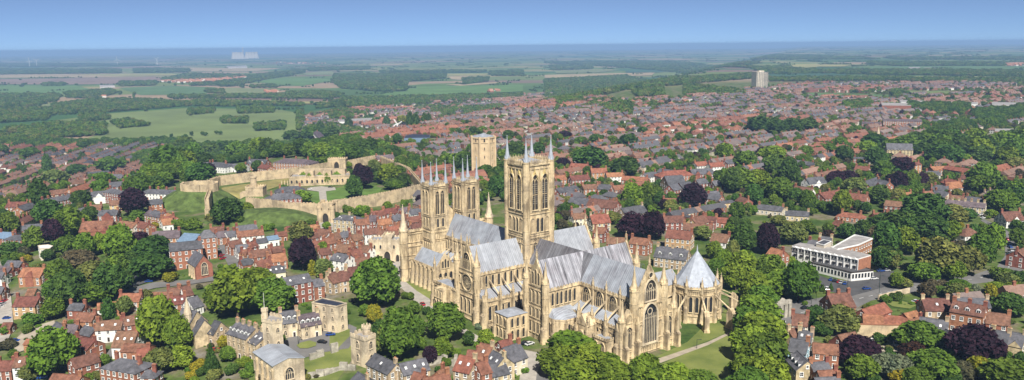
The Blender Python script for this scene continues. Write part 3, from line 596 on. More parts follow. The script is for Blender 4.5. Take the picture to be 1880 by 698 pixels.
# --- great transept
b = MB(); b.box(-7.5, 7.5, -36, 36, 0, EA)
for s in (-1, 1):
    lo, hi = sorted((s * 36, s * 8)); b.box(7.5, 15, lo, hi, 0, 12.6)
    gy = s * 36; a_, b_ = sorted((gy, gy - s * .9)); b.gable(-7.7, 7.7, a_, b_, EA, 13.4, 'y')
    b.box(-15, -7.5, *sorted((s * 14, s * 8)), 0, 12)
gt = part('great_transept', b, label='main transept with a round window in its south gable')
MB().gable(-7.6, 7.6, -35.1, 35.1, EA + .1, RG - EA, 'y').build('roof', LY, gt)
for s in (-1, 1):
    lo, hi = sorted((s * 35.8, s * 8)); MB().lean_y(lo, hi, 14.8, 7.52, 12.7, 15.6).build('aisle_roof', LY, gt)
    f = 'S' if s < 0 else 'N'; c = s * 36
    def rose(b):
        K = 24; r = 3.7
        b.add([(r * math.cos(2 * math.pi * k / K), -.06, r * math.sin(2 * math.pi * k / K)) for k in range(K)], [tuple(range(K))], 0)
        vs = [(q * math.cos(2 * math.pi * k / K), -d, q * math.sin(2 * math.pi * k / K)) for q, d in ((r, .06), (r, .5), (r + .65, .5), (r + .65, 0)) for k in range(K)]
        b.add(vs, [(j * K + k, j * K + (k + 1) % K, (j + 1) * K + (k + 1) % K, (j + 1) * K + k) for j in range(3) for k in range(K)], 1)
        for q, wd in ((1.2, .26), (2.45, .26)):
            vs = [((q + e) * math.cos(2 * math.pi * k / K), -.22, (q + e) * math.sin(2 * math.pi * k / K)) for e in (-wd / 2, wd / 2) for k in range(K)]
            b.add(vs, [(k, (k + 1) % K, K + (k + 1) % K, K + k) for k in range(K)], 1)
        for k in range(16):
            a = 2 * math.pi * k / 16; ca, sa = math.cos(a), math.sin(a); t = .1
            b.add([(.3 * ca - t * sa, -.2, .3 * sa + t * ca), (.3 * ca + t * sa, -.2, .3 * sa - t * ca), (r * ca + t * sa, -.2, r * sa - t * ca), (r * ca - t * sa, -.2, r * sa + t * ca)], [(0, 1, 2, 3)], 1)
        rnd = random.Random(3)
        for k in range(26):
            a = rnd.uniform(0, 6.28); q = rnd.uniform(.5, 3.3); x, z = q * math.cos(a), q * math.sin(a)
            b.add([(x + .3 * math.cos(j * 1.05), -.18, z + .3 * math.sin(j * 1.05)) for j in range(6)], [tuple(range(6))], 1)
    on(kit('rose_window', rose, ('opening_dark', 'limestone')), 'rose_window', gt, f, 0, c, 18.0)
    on(LAN(5.6, 8.0, 5, ('opening_dark', 'limestone')), 'window', gt, f, 0, c, 24.0); on(ARC(11.5, 2.0, 9), 'arcade', gt, f, 0, c, 11.4)
    for u in (-4.8, -1.7, 1.7, 4.8): on(LAN(1.6, 6.6, 1), 'window', gt, f, u, c, 3.4)
    for u in (-3.4, 0, 3.4): on(LAN(1.2, 3.4, 1, ('limestone', 'limestone')), 'blind_arch', gt, f, u * 1.75, c, 16.8) if u else None
    for u in (-8.0, 8.0):
        put(TUR(1.55, 27.5), 'turret', gt, (u, s * 36, 0)); put(SPI(1.4, 8.0, 'limestone'), 'spire', gt, (u, s * 36, 27.5)); on(BUT(1.6, 2.2, 15, 3), 'buttress', gt, f, u, c - 0 , 0)
    for k in range(7):
        t = k / 7
        for q in (-1, 1): put(kit('crocket', lambda b: b.cone(octa(0, 0, .35, 4), 0, (0, 0, 1.2)), ('limestone',)), 'crocket', gt, (q * 7.6 * (1 - t), s * 35.6, EA + 13.4 * t))
    put(PIN(.5, .8, 3), 'pinnacle', gt, (0, s * 35.6, 36.2))
    on(BUT(1.6, 2.4, 12.5, 3), 'buttress', gt, f, 14.4, c, 0); on(LAN(2.0, 6.6, 1), 'window', gt, f, 11.2, c, 3.6); on(PIN(.8, 2.5, 5), 'pinnacle', gt, f, 14.2, s * 35.4, 12.6)
    ys = [s * (36 - 7 * i) for i in range(5)]
    for i, y in enumerate(ys[:-1]):
        m_ = y - s * 3.5
        for d in (-1.7, 1.7): on(LAN(1.25, 5.4, 1), 'window', gt, 'E', m_ + d, 7.5, 16.4); on(LAN(1.5, 6.4, 1), 'window', gt, 'E', m_ + d, 15, 3.6)
        if i:
            on(BUT(1.5, 2.4, 11.8, 2.4), 'buttress', gt, 'E', y, 15, 0); on(PIN(.7, 2.2, 4.2), 'pinnacle', gt, 'E', y, 16.2, 12.8); on(FLY(8.0, 5.2), 'flying_buttress', gt, 'E', y, 7.5, 13.6)
    for m_ in ys[:-1]: on(ARC(5.2, 1.7, 6), 'arcade', gt, 'E', m_ - s * 3.5, 15, 10.4); on(ARC(5.2, 1.6, 6), 'arcade', gt, 'E', m_ - s * 3.5, 15, 1.0)
    on(ARC(12.4, 1.8, 12), 'arcade', gt, f, 0, c, 1.0); on(ARC(12.4, 1.6, 12), 'arcade', gt, f, 0, c, 22.0)
    on(PAR(27, 1.2, 1.6), 'parapet', gt, 'E', s * 22, 15, 12.6); on(PAR(27, 1.2, 1.6), 'parapet', gt, 'E', s * 22, 7.5, EA - .3)
    for i in range(5): on(BUT(1.4, 1.6, 20, 2.4), 'buttress', gt, 'W', s * (14.5 + 4.9 * i), -7.5, 0)
    for i in range(4): on(LAN(1.3, 5.4, 1), 'window', gt, 'W', s * (17 + 4.9 * i), -7.5, 16.4); on(LAN(1.5, 6.4, 1), 'window', gt, 'W', s * (17 + 4.9 * i), -7.5, 4)
# --- galilee porch
b = MB(); b.box(-28, -7.5, -37.5, -29.5, 0, 12.0); b.box(-20, -12, -42, -25, 0, 12.0); b.merlons(-28, -7.6, -37.5, -29.5, 12.4, .8, 1.5)
gp = part('galilee_porch', b, label='low flat-roofed stone porch on the west side of the south transept')
MB().box(-27.4, -8, -37, -30, 12.05, 12.3).build('roof', 'lead_flat', gp)
for u in (-26, -22.5): on(LAN(1.8, 6.2, 1, ('opening_dark', 'limestone')), 'arch', gp, 'S', u, -37.5, 0.5); on(ARC(5, 2.6, 4), 'arcade', gp, 'S', -24, -37.5, 8.3)
for u in (-18.6, -16, -13.4): on(LAN(1.8, 6.2, 1, ('opening_dark', 'limestone')), 'arch', gp, 'S', u, -42, 0.5); on(LAN(1.0, 3.0, 1), 'window', gp, 'S', u, -42, 8)
for u in (-28, -20.2, -11.8): on(BUT(1.3, 1.5, 10.5, 1.6), 'buttress', gp, 'S', u, -37.5 if u < -20.1 or u > -12 else -42, 0)
# --- choir and angel choir
def tracery(o, f, u, c): on(LAN(4.6, 6.9, 4, ('glass_dark', 'limestone'), .4, .5), 'window', o, f, u, c, 15.4)
qw = vessel_x('choir', 8, 45.4, 7.4, 14.3, 7.5, triple, 1, 'choir with dark-stained lead roof between central tower and eastern transept', 'lead_old')
ac = vessel_x('angel_choir', 45.5, 78, 7.4, 14.3, 8.2, tracery, 1, 'eastern arm with streaked lead roof and traceried upper windows')
# --- east front
b = MB(); b.box(78, 79.2, -8.0, 8.0, 0, 24); b.gable(78, 79.2, -8.0, 8.0, 24, 13.2, 'x')
for s in (-1, 1): lo, hi = sorted((s * 8, s * 14.6)); b.box(78, 79.1, lo, hi, 0, 15.5); b.gable(77.6, 79.1, lo, hi, 15.5, 5.2, 'x')
ef = part('east_front', b, label='gabled east front with one very large traceried window')
on(LAN(7.8, 16.5, 8, ('glass_dark', 'limestone_pale'), .6, .8), 'window', ef, 'E', 0, 79.2, 4.6); on(LAN(6.2, 8.6, 5, ('opening_dark', 'limestone_pale'), .45, .6), 'window', ef, 'E', 0, 79.2, 22.4)
def star(b):
    K = 12; b.add([(1.05 * math.cos(6.2832 * k / K), -.1, 1.05 * math.sin(6.2832 * k / K)) for k in range(K)], [tuple(range(K))], 0)
    vs = [(q * math.cos(6.2832 * k / K), -d, q * math.sin(6.2832 * k / K)) for q, d in ((1.05, .1), (1.05, .5), (1.4, .5), (1.4, 0)) for k in range(K)]
    b.add(vs, [(j * K + k, j * K + (k + 1) % K, (j + 1) * K + (k + 1) % K, (j + 1) * K + k) for j in range(3) for k in range(K)], 1)
on(kit('oculus', star, ('opening_dark', 'limestone_pale')), 'oculus', ef, 'E', 0, 79.2, 32.9)
on(ARC(15, 2.2, 14), 'arcade', ef, 'E', 0, 79.2, 1.2)
for s in (-1, 1): on(ARC(3.4, 7.0, 3), 'arcade', ef, 'E', s * 6.0, 79.2, 6); on(ARC(3.4, 6.0, 3), 'arcade', ef, 'E', s * 6.0, 79.2, 14.5); on(ARC(5.6, 1.8, 6), 'arcade', ef, 'E', s * 11.4, 79.1, 1.2)
for s in (-1, 1):
    put(TUR(1.75, 28.0), 'turret', ef, (78.6, s * 8.4, 0)); put(SPI(1.55, 9.5, 'limestone'), 'spire', ef, (78.6, s * 8.4, 28.0))
    put(TUR(1.6, 16.5), 'turret', ef, (78.6, s * 14.8, 0)); put(SPI(1.5, 8.5, 'limestone'), 'spire', ef, (78.6, s * 14.8, 16.5))
    on(LAN(3.4, 9.2, 3), 'window', ef, 'E', s * 11.4, 79.1, 4.2); on(LAN(2.6, 3.2, 3, ('limestone', 'limestone')), 'blind_arch', ef, 'E', s * 11.4, 79.1, 15.2)
    for u in (8.4, 14.8): on(BUT(1.8, 3.0, 14.5 if u < 10 else 11.5, 3.2), 'buttress', ef, 'E', s * u, 79.2, 0)
    f, c = ('S', -14.6) if s < 0 else ('N', 14.6); on(BUT(1.8, 2.8, 12.5, 3.2), 'buttress', ef, f, 77.4, c, 0)
    for k in range(7):
        t = k / 7; put(kit('crocket', None, None), 'crocket', ef, (78.6, s * 8.0 * (1 - t), 24 + 13.2 * t))
put(PIN(.5, .8, 3.2), 'pinnacle', ef, (78.6, 0, 37))
# --- eastern transept
b = MB(); b.box(32.3, 45.3, -26.5, 26.5, 0, EA - .02)
for s in (-1, 1): lo, hi = sorted((s * 26.5, s * 25.7)); b.gable(32.2, 45.4, lo, hi, EA, 12.8, 'y')
et = part('east_transept', b, label='smaller eastern transept with white-streaked lead roof')
MB().gable(32.2, 45.4, -25.7, 25.7, EA + .12, RG - EA + .06, 'y').build('roof', 'lead_streaked', et)
for s in (-1, 1):
    f, c = ('S', -26.5) if s < 0 else ('N', 26.5)
    for u in (-4, -1.35, 1.35, 4): on(LAN(1.3, 5.6, 1), 'window', et, f, 38.8 + u, c, 15.8); on(LAN(1.3, 4.4, 1), 'window', et, f, 38.8 + u, c, 9.6); on(LAN(1.4, 5.2, 1), 'window', et, f, 38.8 + u, c, 2.8)
    for u in (-2, 0, 2): on(LAN(1.3, 5.4 if u else 6.6, 1), 'window', et, f, 38.8 + u, c, 24.2)
    for u in (32.4, 45.2): put(TUR(1.5, 26.5), 'turret', et, (u, s * 26.6, 0)); put(SPI(1.35, 8.5, 'limestone'), 'spire', et, (u, s * 26.6, 26.5)); on(BUT(1.5, 2.4, 13, 3), 'buttress', et, f, u, c, 0)
    for z in (8.0, 14.4, 22.2): on(ARC(10.4, 1.2, 12), 'arcade', et, f, 38.8, c, z)
    on(PIN(.5, .8, 3), 'pinnacle', et, f, 38.8, s * 26.1, 35.6)
    for k in range(6):
        t = k / 6
        for q in (-1, 1): put(kit('crocket', None, None), 'crocket', et, (38.8 + q * 6.5 * (1 - t), s * 26.1, EA + 12.8 * t))
    for y in (12.2, 17.0, 21.8):
        on(LAN(1.3, 5.4, 1), 'window', et, 'E', s * (y - 1.3), 45.3, 16); on(LAN(1.3, 5.4, 1), 'window', et, 'E', s * (y + 1.3), 45.3, 16); on(LAN(1.3, 5.4, 1), 'window', et, 'W', s * y, 32.3, 16)
    on(PAR(18, 1.2, 1.6), 'parapet', et, 'E', s * 16.8, 45.3, EA - .3)
    for yc in (13.0 + 5.2, ):
        P = [(45.3, s * (yc - 7.2)), (49.5, s * (yc - 7.2)), (53, s * (yc - 4)), (53, s * (yc + 4)), (49.5, s * (yc + 7.2)), (45.3, s * (yc + 7.2))]
        b = MB(); b.prism(P if s > 0 else P, 0, 11.5); b.prism([(x + (.2 if x > 46 else 0), y) for x, y in P], 10.9, 11.3); ap = b.build('apse_chapel', 'limestone', et)
    b = MB(); Q = [(45.32, s * (yc - 7.2), 11.55), (49.5, s * (yc - 7.2), 11.55), (53, s * (yc - 4), 11.55), (53, s * (yc + 4), 11.55), (49.5, s * (yc + 7.2), 11.55), (45.32, s * (yc + 7.2), 11.55), (45.32, s * (yc - 5), 14.6), (47.5, s * (yc), 14.6), (45.32, s * (yc + 5), 14.6)]
    b.add(Q, [(0, 1, 6), (1, 2, 7, 6), (2, 3, 7), (3, 4, 8, 7), (4, 5, 8), (6, 7, 8)]); b.build('chapel_roof', LX, et)
    for y in (-2.2, 2.2): on(LAN(1.4, 6, 1), 'window', et, 'E', s * (yc) + y, 53, 3.4)
    if s < 0:
        for x in (46.8, 49.0): on(LAN(1.3, 6, 1), 'window', et, 'S', x, -(yc + 7.2), 3.4)
        on(BUT(1.2, 1.5, 10, 1.6), 'buttress', et, 'S', 49.5, -(yc + 7.2), 0)
    for y in (-4, 4): on(BUT(1.2, 1.5, 10, 1.6), 'buttress', et, 'E', s * yc + y, 53, 0)
# --- vestry block, south porch, chantry chapels
b = MB(); b.box(24.5, 34, -38, -27.5, 0, 11); vs = part('vestry', b, label='square flat-roofed stone block beside the eastern transept')
MB().cone([(24.2, -38.3), (34.3, -38.3), (34.3, -27.4), (24.2, -27.4)], 11.02, (29.3, -33, 12.6)).build('roof', 'lead_flat', vs)
for f, c, us in (('S', -38, (26.6, 29.2, 31.8)), ('E', 34, (-36, -33, -30))):
    for u in us: on(LAN(1.2, 4.0, 1), 'window', vs, f, u, c, 6); on(LAN(1.3, 4.0, 1, ('opening_dark', 'limestone')), 'arch', vs, f, u, c, .6)
for u in (24.7, 33.8): on(BUT(1.1, 1.2, 9.2, 1.2), 'buttress', vs, 'S', u, -38, 0)
b = MB(); b.box(46.5, 53.5, -24, -14.4, 0, 10.2); b.box(20, 32, -27.5, -14.3, 0, 8)
b = MB(); b.box(57, 63.5, -19.5, -14.4, 0, 11); b.gable(56.8, 63.7, -19.7, -14.4, 11, 4.6, 'y'); sp = part('south_porch', b, label='gabled south doorway with deep dark arch beside the east front')
on(LAN(4.4, 8.2, 1, ('opening_dark', 'limestone'), .8, 1.0), 'doorway', sp, 'S', 60.2, -19.5, 0)
for u in (57.0, 63.5): on(BUT(1.3, 1.6, 9, 2.4), 'buttress', sp, 'S', u, -19.5, 0); put(PIN(.6, 2, 4), 'pinnacle', sp, (u, -19, 11))
for x0 in (53.6, 66.5):
    b = MB(); x1 = x0 + (2.4 if x0 < 60 else 8.5); y0 = -19.6; b.box(x0, x1, y0, -14.4, 0, 7.8); b.merlons(x0, x1, y0, -14.5, 8.3, .8, 1.4); o = part('chantry_chapel', b)
    MB().box(x0 + .3, x1 - .3, y0 + .3, -14.7, 7.85, 8.0).build('roof', 'lead_flat', o)
    for u in ([x0 + 2.3, x0 + 6.2] if x1 - x0 > 4 else []): on(LAN(2.6, 4.6, 3), 'window', o, 'S', u, y0, 2.2)
# --- chapter house with its vestibule
b = MB(); b.box(46, 56, 26.6, 42, 0, 16); b.box(45.5, 60, 14.4, 27, 0, 11)
vb = part('vestibule', b, label='link building between the east arm and the chapter house'); MB().gable(45.8, 56.2, 26.6, 44, 16.1, 5.5, 'y').build('roof', LY, vb); MB().box(45.6, 59.8, 14.5, 26.5, 11.05, 11.4).build('flat_roof', 'lead_flat', vb)
HX, HY, HR = 61.0, 49.3, 10.7
b = MB(); D = octa(HX, HY, HR, 10, 0); b.prism(D, 0, 16.2); b.prism(octa(HX, HY, HR + .35, 10, 0), 3.2, 3.6); b.prism(octa(HX, HY, HR + .45, 10, 0), 15.5, 16.25); b.prism(octa(HX, HY, HR + .3, 10, 0), 0, .9)
hs = part('chapter_house', b, label='ten-sided chapter house with tall pointed lead roof and flying buttresses')
b = MB(); b.cone(octa(HX, HY, HR + .15, 10, 0), 16.3, (HX, HY, 31.6)); b.rings(HX, HY, 8, [(.4, 31), (.3, 32.5), (.03, 34.2)]); b.build('pyramid_roof', 'lead_spire', hs)
ap_ = HR * math.cos(math.pi / 10)
for k in range(10):
    a = 2 * math.pi * (k + .5) / 10; ca, sa = math.cos(a), math.sin(a)
    for d in (-1.35, 1.35): put(LAN(1.5, 7.2, 1, ('glass_dark', 'limestone'), .3, .45), 'window', hs, (HX + ap_ * ca - d * sa, HY + ap_ * sa + d * ca, 5.2), a + math.pi / 2)
    put(ARC(5.6, 1.8, 6), 'arcade', hs, (HX + ap_ * ca, HY + ap_ * sa, 13.2), a + math.pi / 2)
    put(PAR(6.3, .9, 1.2), 'parapet', hs, (HX + (ap_ + .3) * ca, HY + (ap_ + .3) * sa, 16.2), a + math.pi / 2)
    a2 = 2 * math.pi * k / 10; c2, s2 = math.cos(a2), math.sin(a2)
    put(PIN(.75, 3.2, 4.2), 'pinnacle', hs, (HX + (HR + .3) * c2, HY + (HR + .3) * s2, 14.0)); put(BUT(1.4, 1.2, 14.0, 1.2), 'buttress', hs, (HX + (HR - .25) * c2, HY + (HR - .25) * s2, 0), a2 + math.pi / 2)
    if k in (0, 1, 2, 7, 8, 9):
        rr = HR + 9.5
        put(kit('flying_pier', lambda b: (b.box(-1.0, 1.0, -1.8, 1.8, 0, 7.2), b.box(-1.2, 1.2, -2.1, 2.1, 0, 1.2), b.gable(-1.1, 1.1, -1.9, 1.9, 7.2, 2.2, 'x')), ('limestone',)), 'pier', hs, (HX + rr * c2, HY + rr * s2, 0), a2 + math.pi / 2)
        put(FLY(9.0, 4.6), 'flying_buttress', hs, (HX + (HR + .2) * c2, HY + (HR + .2) * s2, 7.6), a2 + math.pi / 2)
# ---------------------------------------------------------------- general building helpers
def house_window(b, w, h, bars=1):
    b.box(-w / 2 - .14, w / 2 + .14, -.10, 0, -.14, h + .14, 0)
    n = bars + 1
    for i in range(n):
        for j in range(2):
            x0 = -w / 2 + w * i / n + .04; x1 = -w / 2 + w * (i + 1) / n - .04; z0 = h * j / 2 + .04; z1 = h * (j + 1) / 2 - .04
            b.add([(x0, -.105, z0), (x1, -.105, z0), (x1, -.105, z1), (x0, -.105, z1)], [(0, 1, 2, 3)], 1)
    b.box(-w / 2 - .25, w / 2 + .25, -.22, 0, -.3, -.14, 2)
def HW(w=1.15, h=1.55, bars=1, frame='paint_white'): return kit(('sash', w, h, bars, frame), lambda b: house_window(b, w, h, bars), (frame, 'glass_dark', 'concrete_white'))
def door_mesh(b): b.box(-.65, .65, -.08, 0, 0, 2.3, 0); b.box(-.5, .5, -.12, 0, 0, 2.0, 1)
def DOOR(): return kit('door', door_mesh, ('paint_white', 'timber_dark'))
def chimney_mesh(b, h):
    b.box(-.75, .75, -.5, .5, -2.2, h, 0); b.box(-.88, .88, -.62, .62, h, h + .22, 0)
    for x in (-.45, 0, .45): b.rings(x, 0, 6, [(.17, h + .2), (.13, h + .75)], 1)
def CHIM(mat, h=1.8): return kit(('chimney', mat, h), lambda b: chimney_mesh(b, h), (mat, 'chimney_pot'))
def dormer_mesh(b, roof):
    b.box(-.9, .9, -.1, 2.6, -.2, 1.3, 0); b.gable(-1.05, 1.05, -.25, 3.4, 1.3, .8, 'y', 1, 0); b.add([(-.65, -.12, .1), (.65, -.12, .1), (.65, -.12, 1.2), (-.65, -.12, 1.2)], [(0, 1, 2, 3)], 2)
    b.box(-.05, .05, -.15, -.1, .1, 1.2, 0)
def DORM(roof): return kit(('dormer', roof), lambda b: dormer_mesh(b, roof), ('paint_white', roof, 'glass_dark'))
def skylight_mesh(b): b.box(-.55, .55, -.7, .7, 0, .12, 0); b.box(-.42, .42, -.57, .57, .12, .14, 1)
def SKYL(): return kit('skylight', skylight_mesh, ('metal_grey', 'paint_white'))
def facing(nx, ny, x, y): return nx * (0 - x) + ny * (0 - y) > -0.15 * math.hypot(x, y)
HOUSES = []                                            # (root, kind words, zone, landmark) for labels later
def gable_house(p1, p2, W, h, rise, wall, roof, name='house', hip=False, chim=2, dorm=0, sky=0, win=True, base=None, over=.35, gables=True, storey=2.9, wkit=None, chm=None, cross=0, timber=False, parapet=False):
    """a building with its ridge from p1 to p2 (ground points); parts: wall, roof, chimneys, windows, door, dormers"""
    dx, dy = p2.x - p1.x, p2.y - p1.y; L = max(4.5, math.hypot(dx, dy)); a = math.atan2(dy, dx)
    if hip: L += W * .8
    mx, my = (p1.x + p2.x) / 2, (p1.y + p2.y) / 2; z = TZ(mx, my) if base is None else base
    root = empty(name, (mx, my, z), a)
    ca, sa = math.cos(a), math.sin(a); hw = W / 2; hl = L / 2
    b = MB(); b.box(-hl, hl, -hw, hw, -5, h, 0)
    if not hip: b.gable(-hl, hl, -hw, hw, h, rise - .12, 'x', 0, 0)
    wo = b.build('wall', wall, root)
    if timber:
        b = MB()
        for xx in (-hl, hl):
            sx = .06 if xx > 0 else -.06
            for k in range(5): y = -hw + W * k / 4; b.box(min(xx, xx + sx), max(xx, xx + sx), y - .12, y + .12, 1, h + max(0, rise * (1 - abs(y) / hw) - .4))
            for zz in (h * .5, h, ): b.box(min(xx, xx + sx * 1.1), max(xx, xx + sx * 1.1), -hw, hw, zz - .12, zz + .12)
        k = int(L / 1.4)
        for i in range(k + 1):
            x = -hl + L * i / k
            for s in (-1, 1): b.box(x - .11, x + .11, min(s * hw, s * (hw + .06)), max(s * hw, s * (hw + .06)), 1, h)
        b.build('timber_frame', 'timber_dark', wo)
    b = MB(); o = over
    if hip: b.hip(-hl - o, hl + o, -hw - o, hw + o, h + .02, rise)
    else:
        t = .22; q = rise * o / hw
        for s in (-1, 1):
            vs = [(x, s * (hw + o), h - q + d) for x in (-hl - o * .6, hl + o * .6) for d in (0, t)] + [(x, 0, h + rise + d) for x in (-hl - o * .6, hl + o * .6) for d in (0, t)]
            b.add(vs, [(1, 3, 7, 5), (0, 4, 6, 2), (0, 2, 3, 1), (0, 1, 5, 4), (2, 6, 7, 3), (4, 5, 7, 6)])
        b.box(-hl - o * .6, hl + o * .6, -.16, .16, h + rise + .1, h + rise + .3)
    ro = b.build('roof', roof, root)
    for s in ((-1, 1) if cross else ()):                # cross gables on the long sides
        if not facing(-s * sa, s * ca, mx, my): continue
        for i in range(cross):
            x = -hl + L * (i + .5) / cross; w2 = min(2.4, L / cross * .42); r2 = min(rise * .8, w2 * 1.15); b = MB()
            ya, yb = sorted((s * .5, s * (hw + .25))); b.box(x - w2, x + w2, ya, yb, -4, h, 0); b.gable(x - w2, x + w2, ya, yb, h, r2 - .1, 'y', 0, 0)
            b.gable(x - w2 - .25, x + w2 + .25, *sorted((s * .3, s * (hw + .55))), h - .1, r2 + .1, 'y', 1, 0); b.build('cross_gable', [wall, roof], root)
    cm = chm or ('brick_red' if wall not in ('house_stone', 'limestone_pale', 'limestone') else 'house_stone')
    for i in range(chim):
        x = 0 if chim == 1 and hip else (-hl * .93 + 2 * hl * .93 * i / max(1, chim - 1) if chim > 1 else hl * .9)
        if hip: x *= .7
        put(CHIM(cm), 'chimney', ro, (x, 0 if not hip else hw * .1, h + rise))
    K = wkit or HW(); fl = max(1, round(h / storey)); fh = h / fl
    if win:
        for s in (-1, 1):
            if facing(-s * sa, s * ca, mx, my):
                n = max(1, int(L / 3.0)); dr = n // 2 if s < 0 else -1
                for j in range(fl):
                    for i in range(n):
                        x = -hl + L * (i + .5) / n
                        if j == 0 and i == dr: put(DOOR(), 'door', wo, (x, s * hw, .05), 0 if s < 0 else math.pi); continue
                        put(K, 'window', wo, (x, s * (hw + (.27 if cross and False else 0)), fh * j + fh * .34), 0 if s < 0 else math.pi)
            if facing(s * ca, s * sa, mx, my) and gables:
                n = max(1, int(W / 3.4))
                for j in range(fl):
                    for i in range(n): put(K, 'window', wo, (s * hl, -hw + W * (i + .5) / n, fh * j + fh * .34), s * math.pi / 2)
                if rise > 2.8 and not hip: put(HW(.8, 1.0, 0), 'window', wo, (s * hl, 0, h + rise * .22), s * math.pi / 2)
    for i in range(dorm):
        x = -hl + L * (i + .5) / dorm
        for s in (-1, 1):
            if facing(-s * sa, s * ca, mx, my): put(DORM(roof), 'dormer', ro, (x, s * hw * .72, h + rise * .25), 0 if s < 0 else math.pi)
    for i in range(sky):
        x = -hl + L * (i + .5) / sky
        for s in (-1, 1):
            if facing(-s * sa, s * ca, mx, my):
                k = put(SKYL(), 'skylight', ro, (x, s * hw * .5, h + rise * .5 + .22)); k.rotation_euler = (s * -math.atan2(rise, hw), 0, 0)
    return root
def B(F, x1, y1, x2, y2, W, h, rise, wall, roof, **k):
    up = h + rise; return gable_house(G(*F(x1, y1), up), G(*F(x2, y2), up), W, h, rise, wall, roof, **k)
def poly_building(name, F, roofpx, h, wall, roof, rows=0, step=3.0, wk=None, label=None, cat=None, group=None, parapet=0.0, z=None, rail=None, merl=False):
    """a flat-roofed building whose roof outline is seen at these pixels; returns root, world outline, base height"""
    P = [G(*F(x, y), h) for x, y in roofpx]; cx = sum(p.x for p in P) / len(P); cy_ = sum(p.y for p in P) / len(P); z = TZ(cx, cy_) if z is None else z
    Q = [(p.x - cx, p.y - cy_) for p in P]
    if sum(Q[i][0] * Q[(i + 1) % len(Q)][1] - Q[(i + 1) % len(Q)][0] * Q[i][1] for i in range(len(Q))) < 0: Q.reverse()
    root = empty(name, (cx, cy_, z), 0, label, cat, group)
    wo = MB().prism(Q, -5, h).build('wall', wall, root)
    S = [(x * .985, y * .985) for x, y in Q]; MB().prism(S, h + .01, h + .18).build('roof', roof, root)
    b = MB(); n = len(Q)
    for i in range(n):
        a, c = Q[i], Q[(i + 1) % n]; L = math.hypot(c[0] - a[0], c[1] - a[1]); ux, uy = (c[0] - a[0]) / L, (c[1] - a[1]) / L; nx, ny = uy, -ux
        if parapet: b.bar(a, c, .45, h, h + parapet, 0)
        if merl:
            for k in range(int(L / 1.8)): q = 1.8 * k; b.bar((a[0] + ux * q, a[1] + uy * q), (a[0] + ux * (q + 1), a[1] + uy * (q + 1)), .44, h + parapet, h + parapet + .8)
        if rows and facing(nx, ny, cx, cy_):
            k = max(1, int(L / step)); fh = h / rows
            for j in range(rows):
                for q in range(k):
                    t = L * (q + .5) / k; put(wk or HW(), 'window', wo, (a[0] + ux * t + nx * .01, a[1] + uy * t + ny * .01, fh * j + fh * .3), math.atan2(uy, ux))
    if parapet: b.build('parapet', rail or wall, root)
    return root, Q, z
CA = cropf(320, 240, 3.489); C6 = cropf(0, 470, 3.061); C7 = cropf(340, 470, 3.061); D4 = cropf(280, 370, 3.674); E3 = cropf(540, 330, 3.673)
HT = cropf(1340, 400, 4.363); R2 = cropf(1340, 520, 3.481); R3 = cropf(1600, 330, 3.489); N4 = cropf(1020, 240, 3.491); N5 = cropf(1300, 200, 3.241); A5 = cropf(0, 260, 3.172); C8 = cropf(660, 520, 3.92); W8 = cropf(540, 160, 3.76)
# ---------------------------------------------------------------- castle
CASTLE = empty('castle', G(*CA(800, 430)), 0, 'ring of pale stone castle walls with arched gatehouse west of the cathedral', 'castle')
CO = CASTLE.location.copy()
def castle_wall(pts, h, t=2.6, name='curtain_wall', base=0.0):
    b = MB()
    W_ = [G(*CA(x, y)) for x, y in pts]; Q = [(p.x - CO.x, p.y - CO.y) for p in W_]
    for a, c in zip(Q[:-1], Q[1:]):
        b.bar(a, c, t, base - 2, base + h); L = math.hypot(c[0] - a[0], c[1] - a[1]); ux, uy = (c[0] - a[0]) / L, (c[1] - a[1]) / L
        for s in (-1, 1):
            nx, ny = -uy * s * (t / 2 - .3), ux * s * (t / 2 - .3); b.bar((a[0] + nx, a[1] + ny), (c[0] + nx, c[1] + ny), .5, base + h, base + h + .9)
            for k in range(int(L / 2.6)): q = 2.6 * k; b.bar((a[0] + nx + ux * q, a[1] + ny + uy * q), (a[0] + nx + ux * (q + 1.5), a[1] + ny + uy * (q + 1.5)), .48, base + h + .9, base + h + 1.6)
    o = b.build(name, 'castle_stone', CASTLE); return o
castle_wall([(470, 512), (560, 522), (640, 530), (720, 548), (930, 552)], 9.0); castle_wall([(1015, 530), (1130, 512), (1250, 492), (1400, 462), (1500, 438), (1600, 412)], 8.5)
castle_wall([(240, 372), (292, 352), (500, 326), (730, 302), (900, 275), (1010, 255), (1110, 246), (1310, 206)], 7.5); castle_wall([(1310, 206), (1500, 290), (1600, 412)], 7.0)
castle_wall([(215, 545), (238, 475), (228, 405)], 7.0, 3.2, 'mound_wall', 5.0); castle_wall([(205, 545), (330, 560), (470, 512)], 4.0)
b = MB(); g = G(*CA(1050, 250)); q = (g.x - CO.x, g.y - CO.y); b.box(q[0] - 9, q[0] + 9, q[1] - 6, q[1] + 6, 0, 11); b.merlons(q[0] - 9, q[0] + 9, q[1] - 6, q[1] + 6, 11.4, 1, 2.2); wg = b.build('west_gate', 'castle_stone', CASTLE); put(LAN(5.0, 6.5, 1, ('opening_dark', 'castle_stone'), .6, .8), 'archway', wg, (q[0], q[1] - 6.02, 2.5))  # solid block; shade of the open gateway painted as a dark arch face
g = G(*CA(972, 588)); q = (g.x - CO.x, g.y - CO.y); b = MB(); b.box(-5.2, 5.2, 0, 9, 0, 13)
for s in (-1, 1): b.rings(s * 4.9, .6, 10, [(1.9, 0), (1.7, 9), (1.7, 10), (2.0, 10.2), (2.0, 12)]); b.rings(s * 4.9, 8.5, 10, [(1.8, 0), (1.7, 14), (1.9, 14.3), (1.9, 15)])
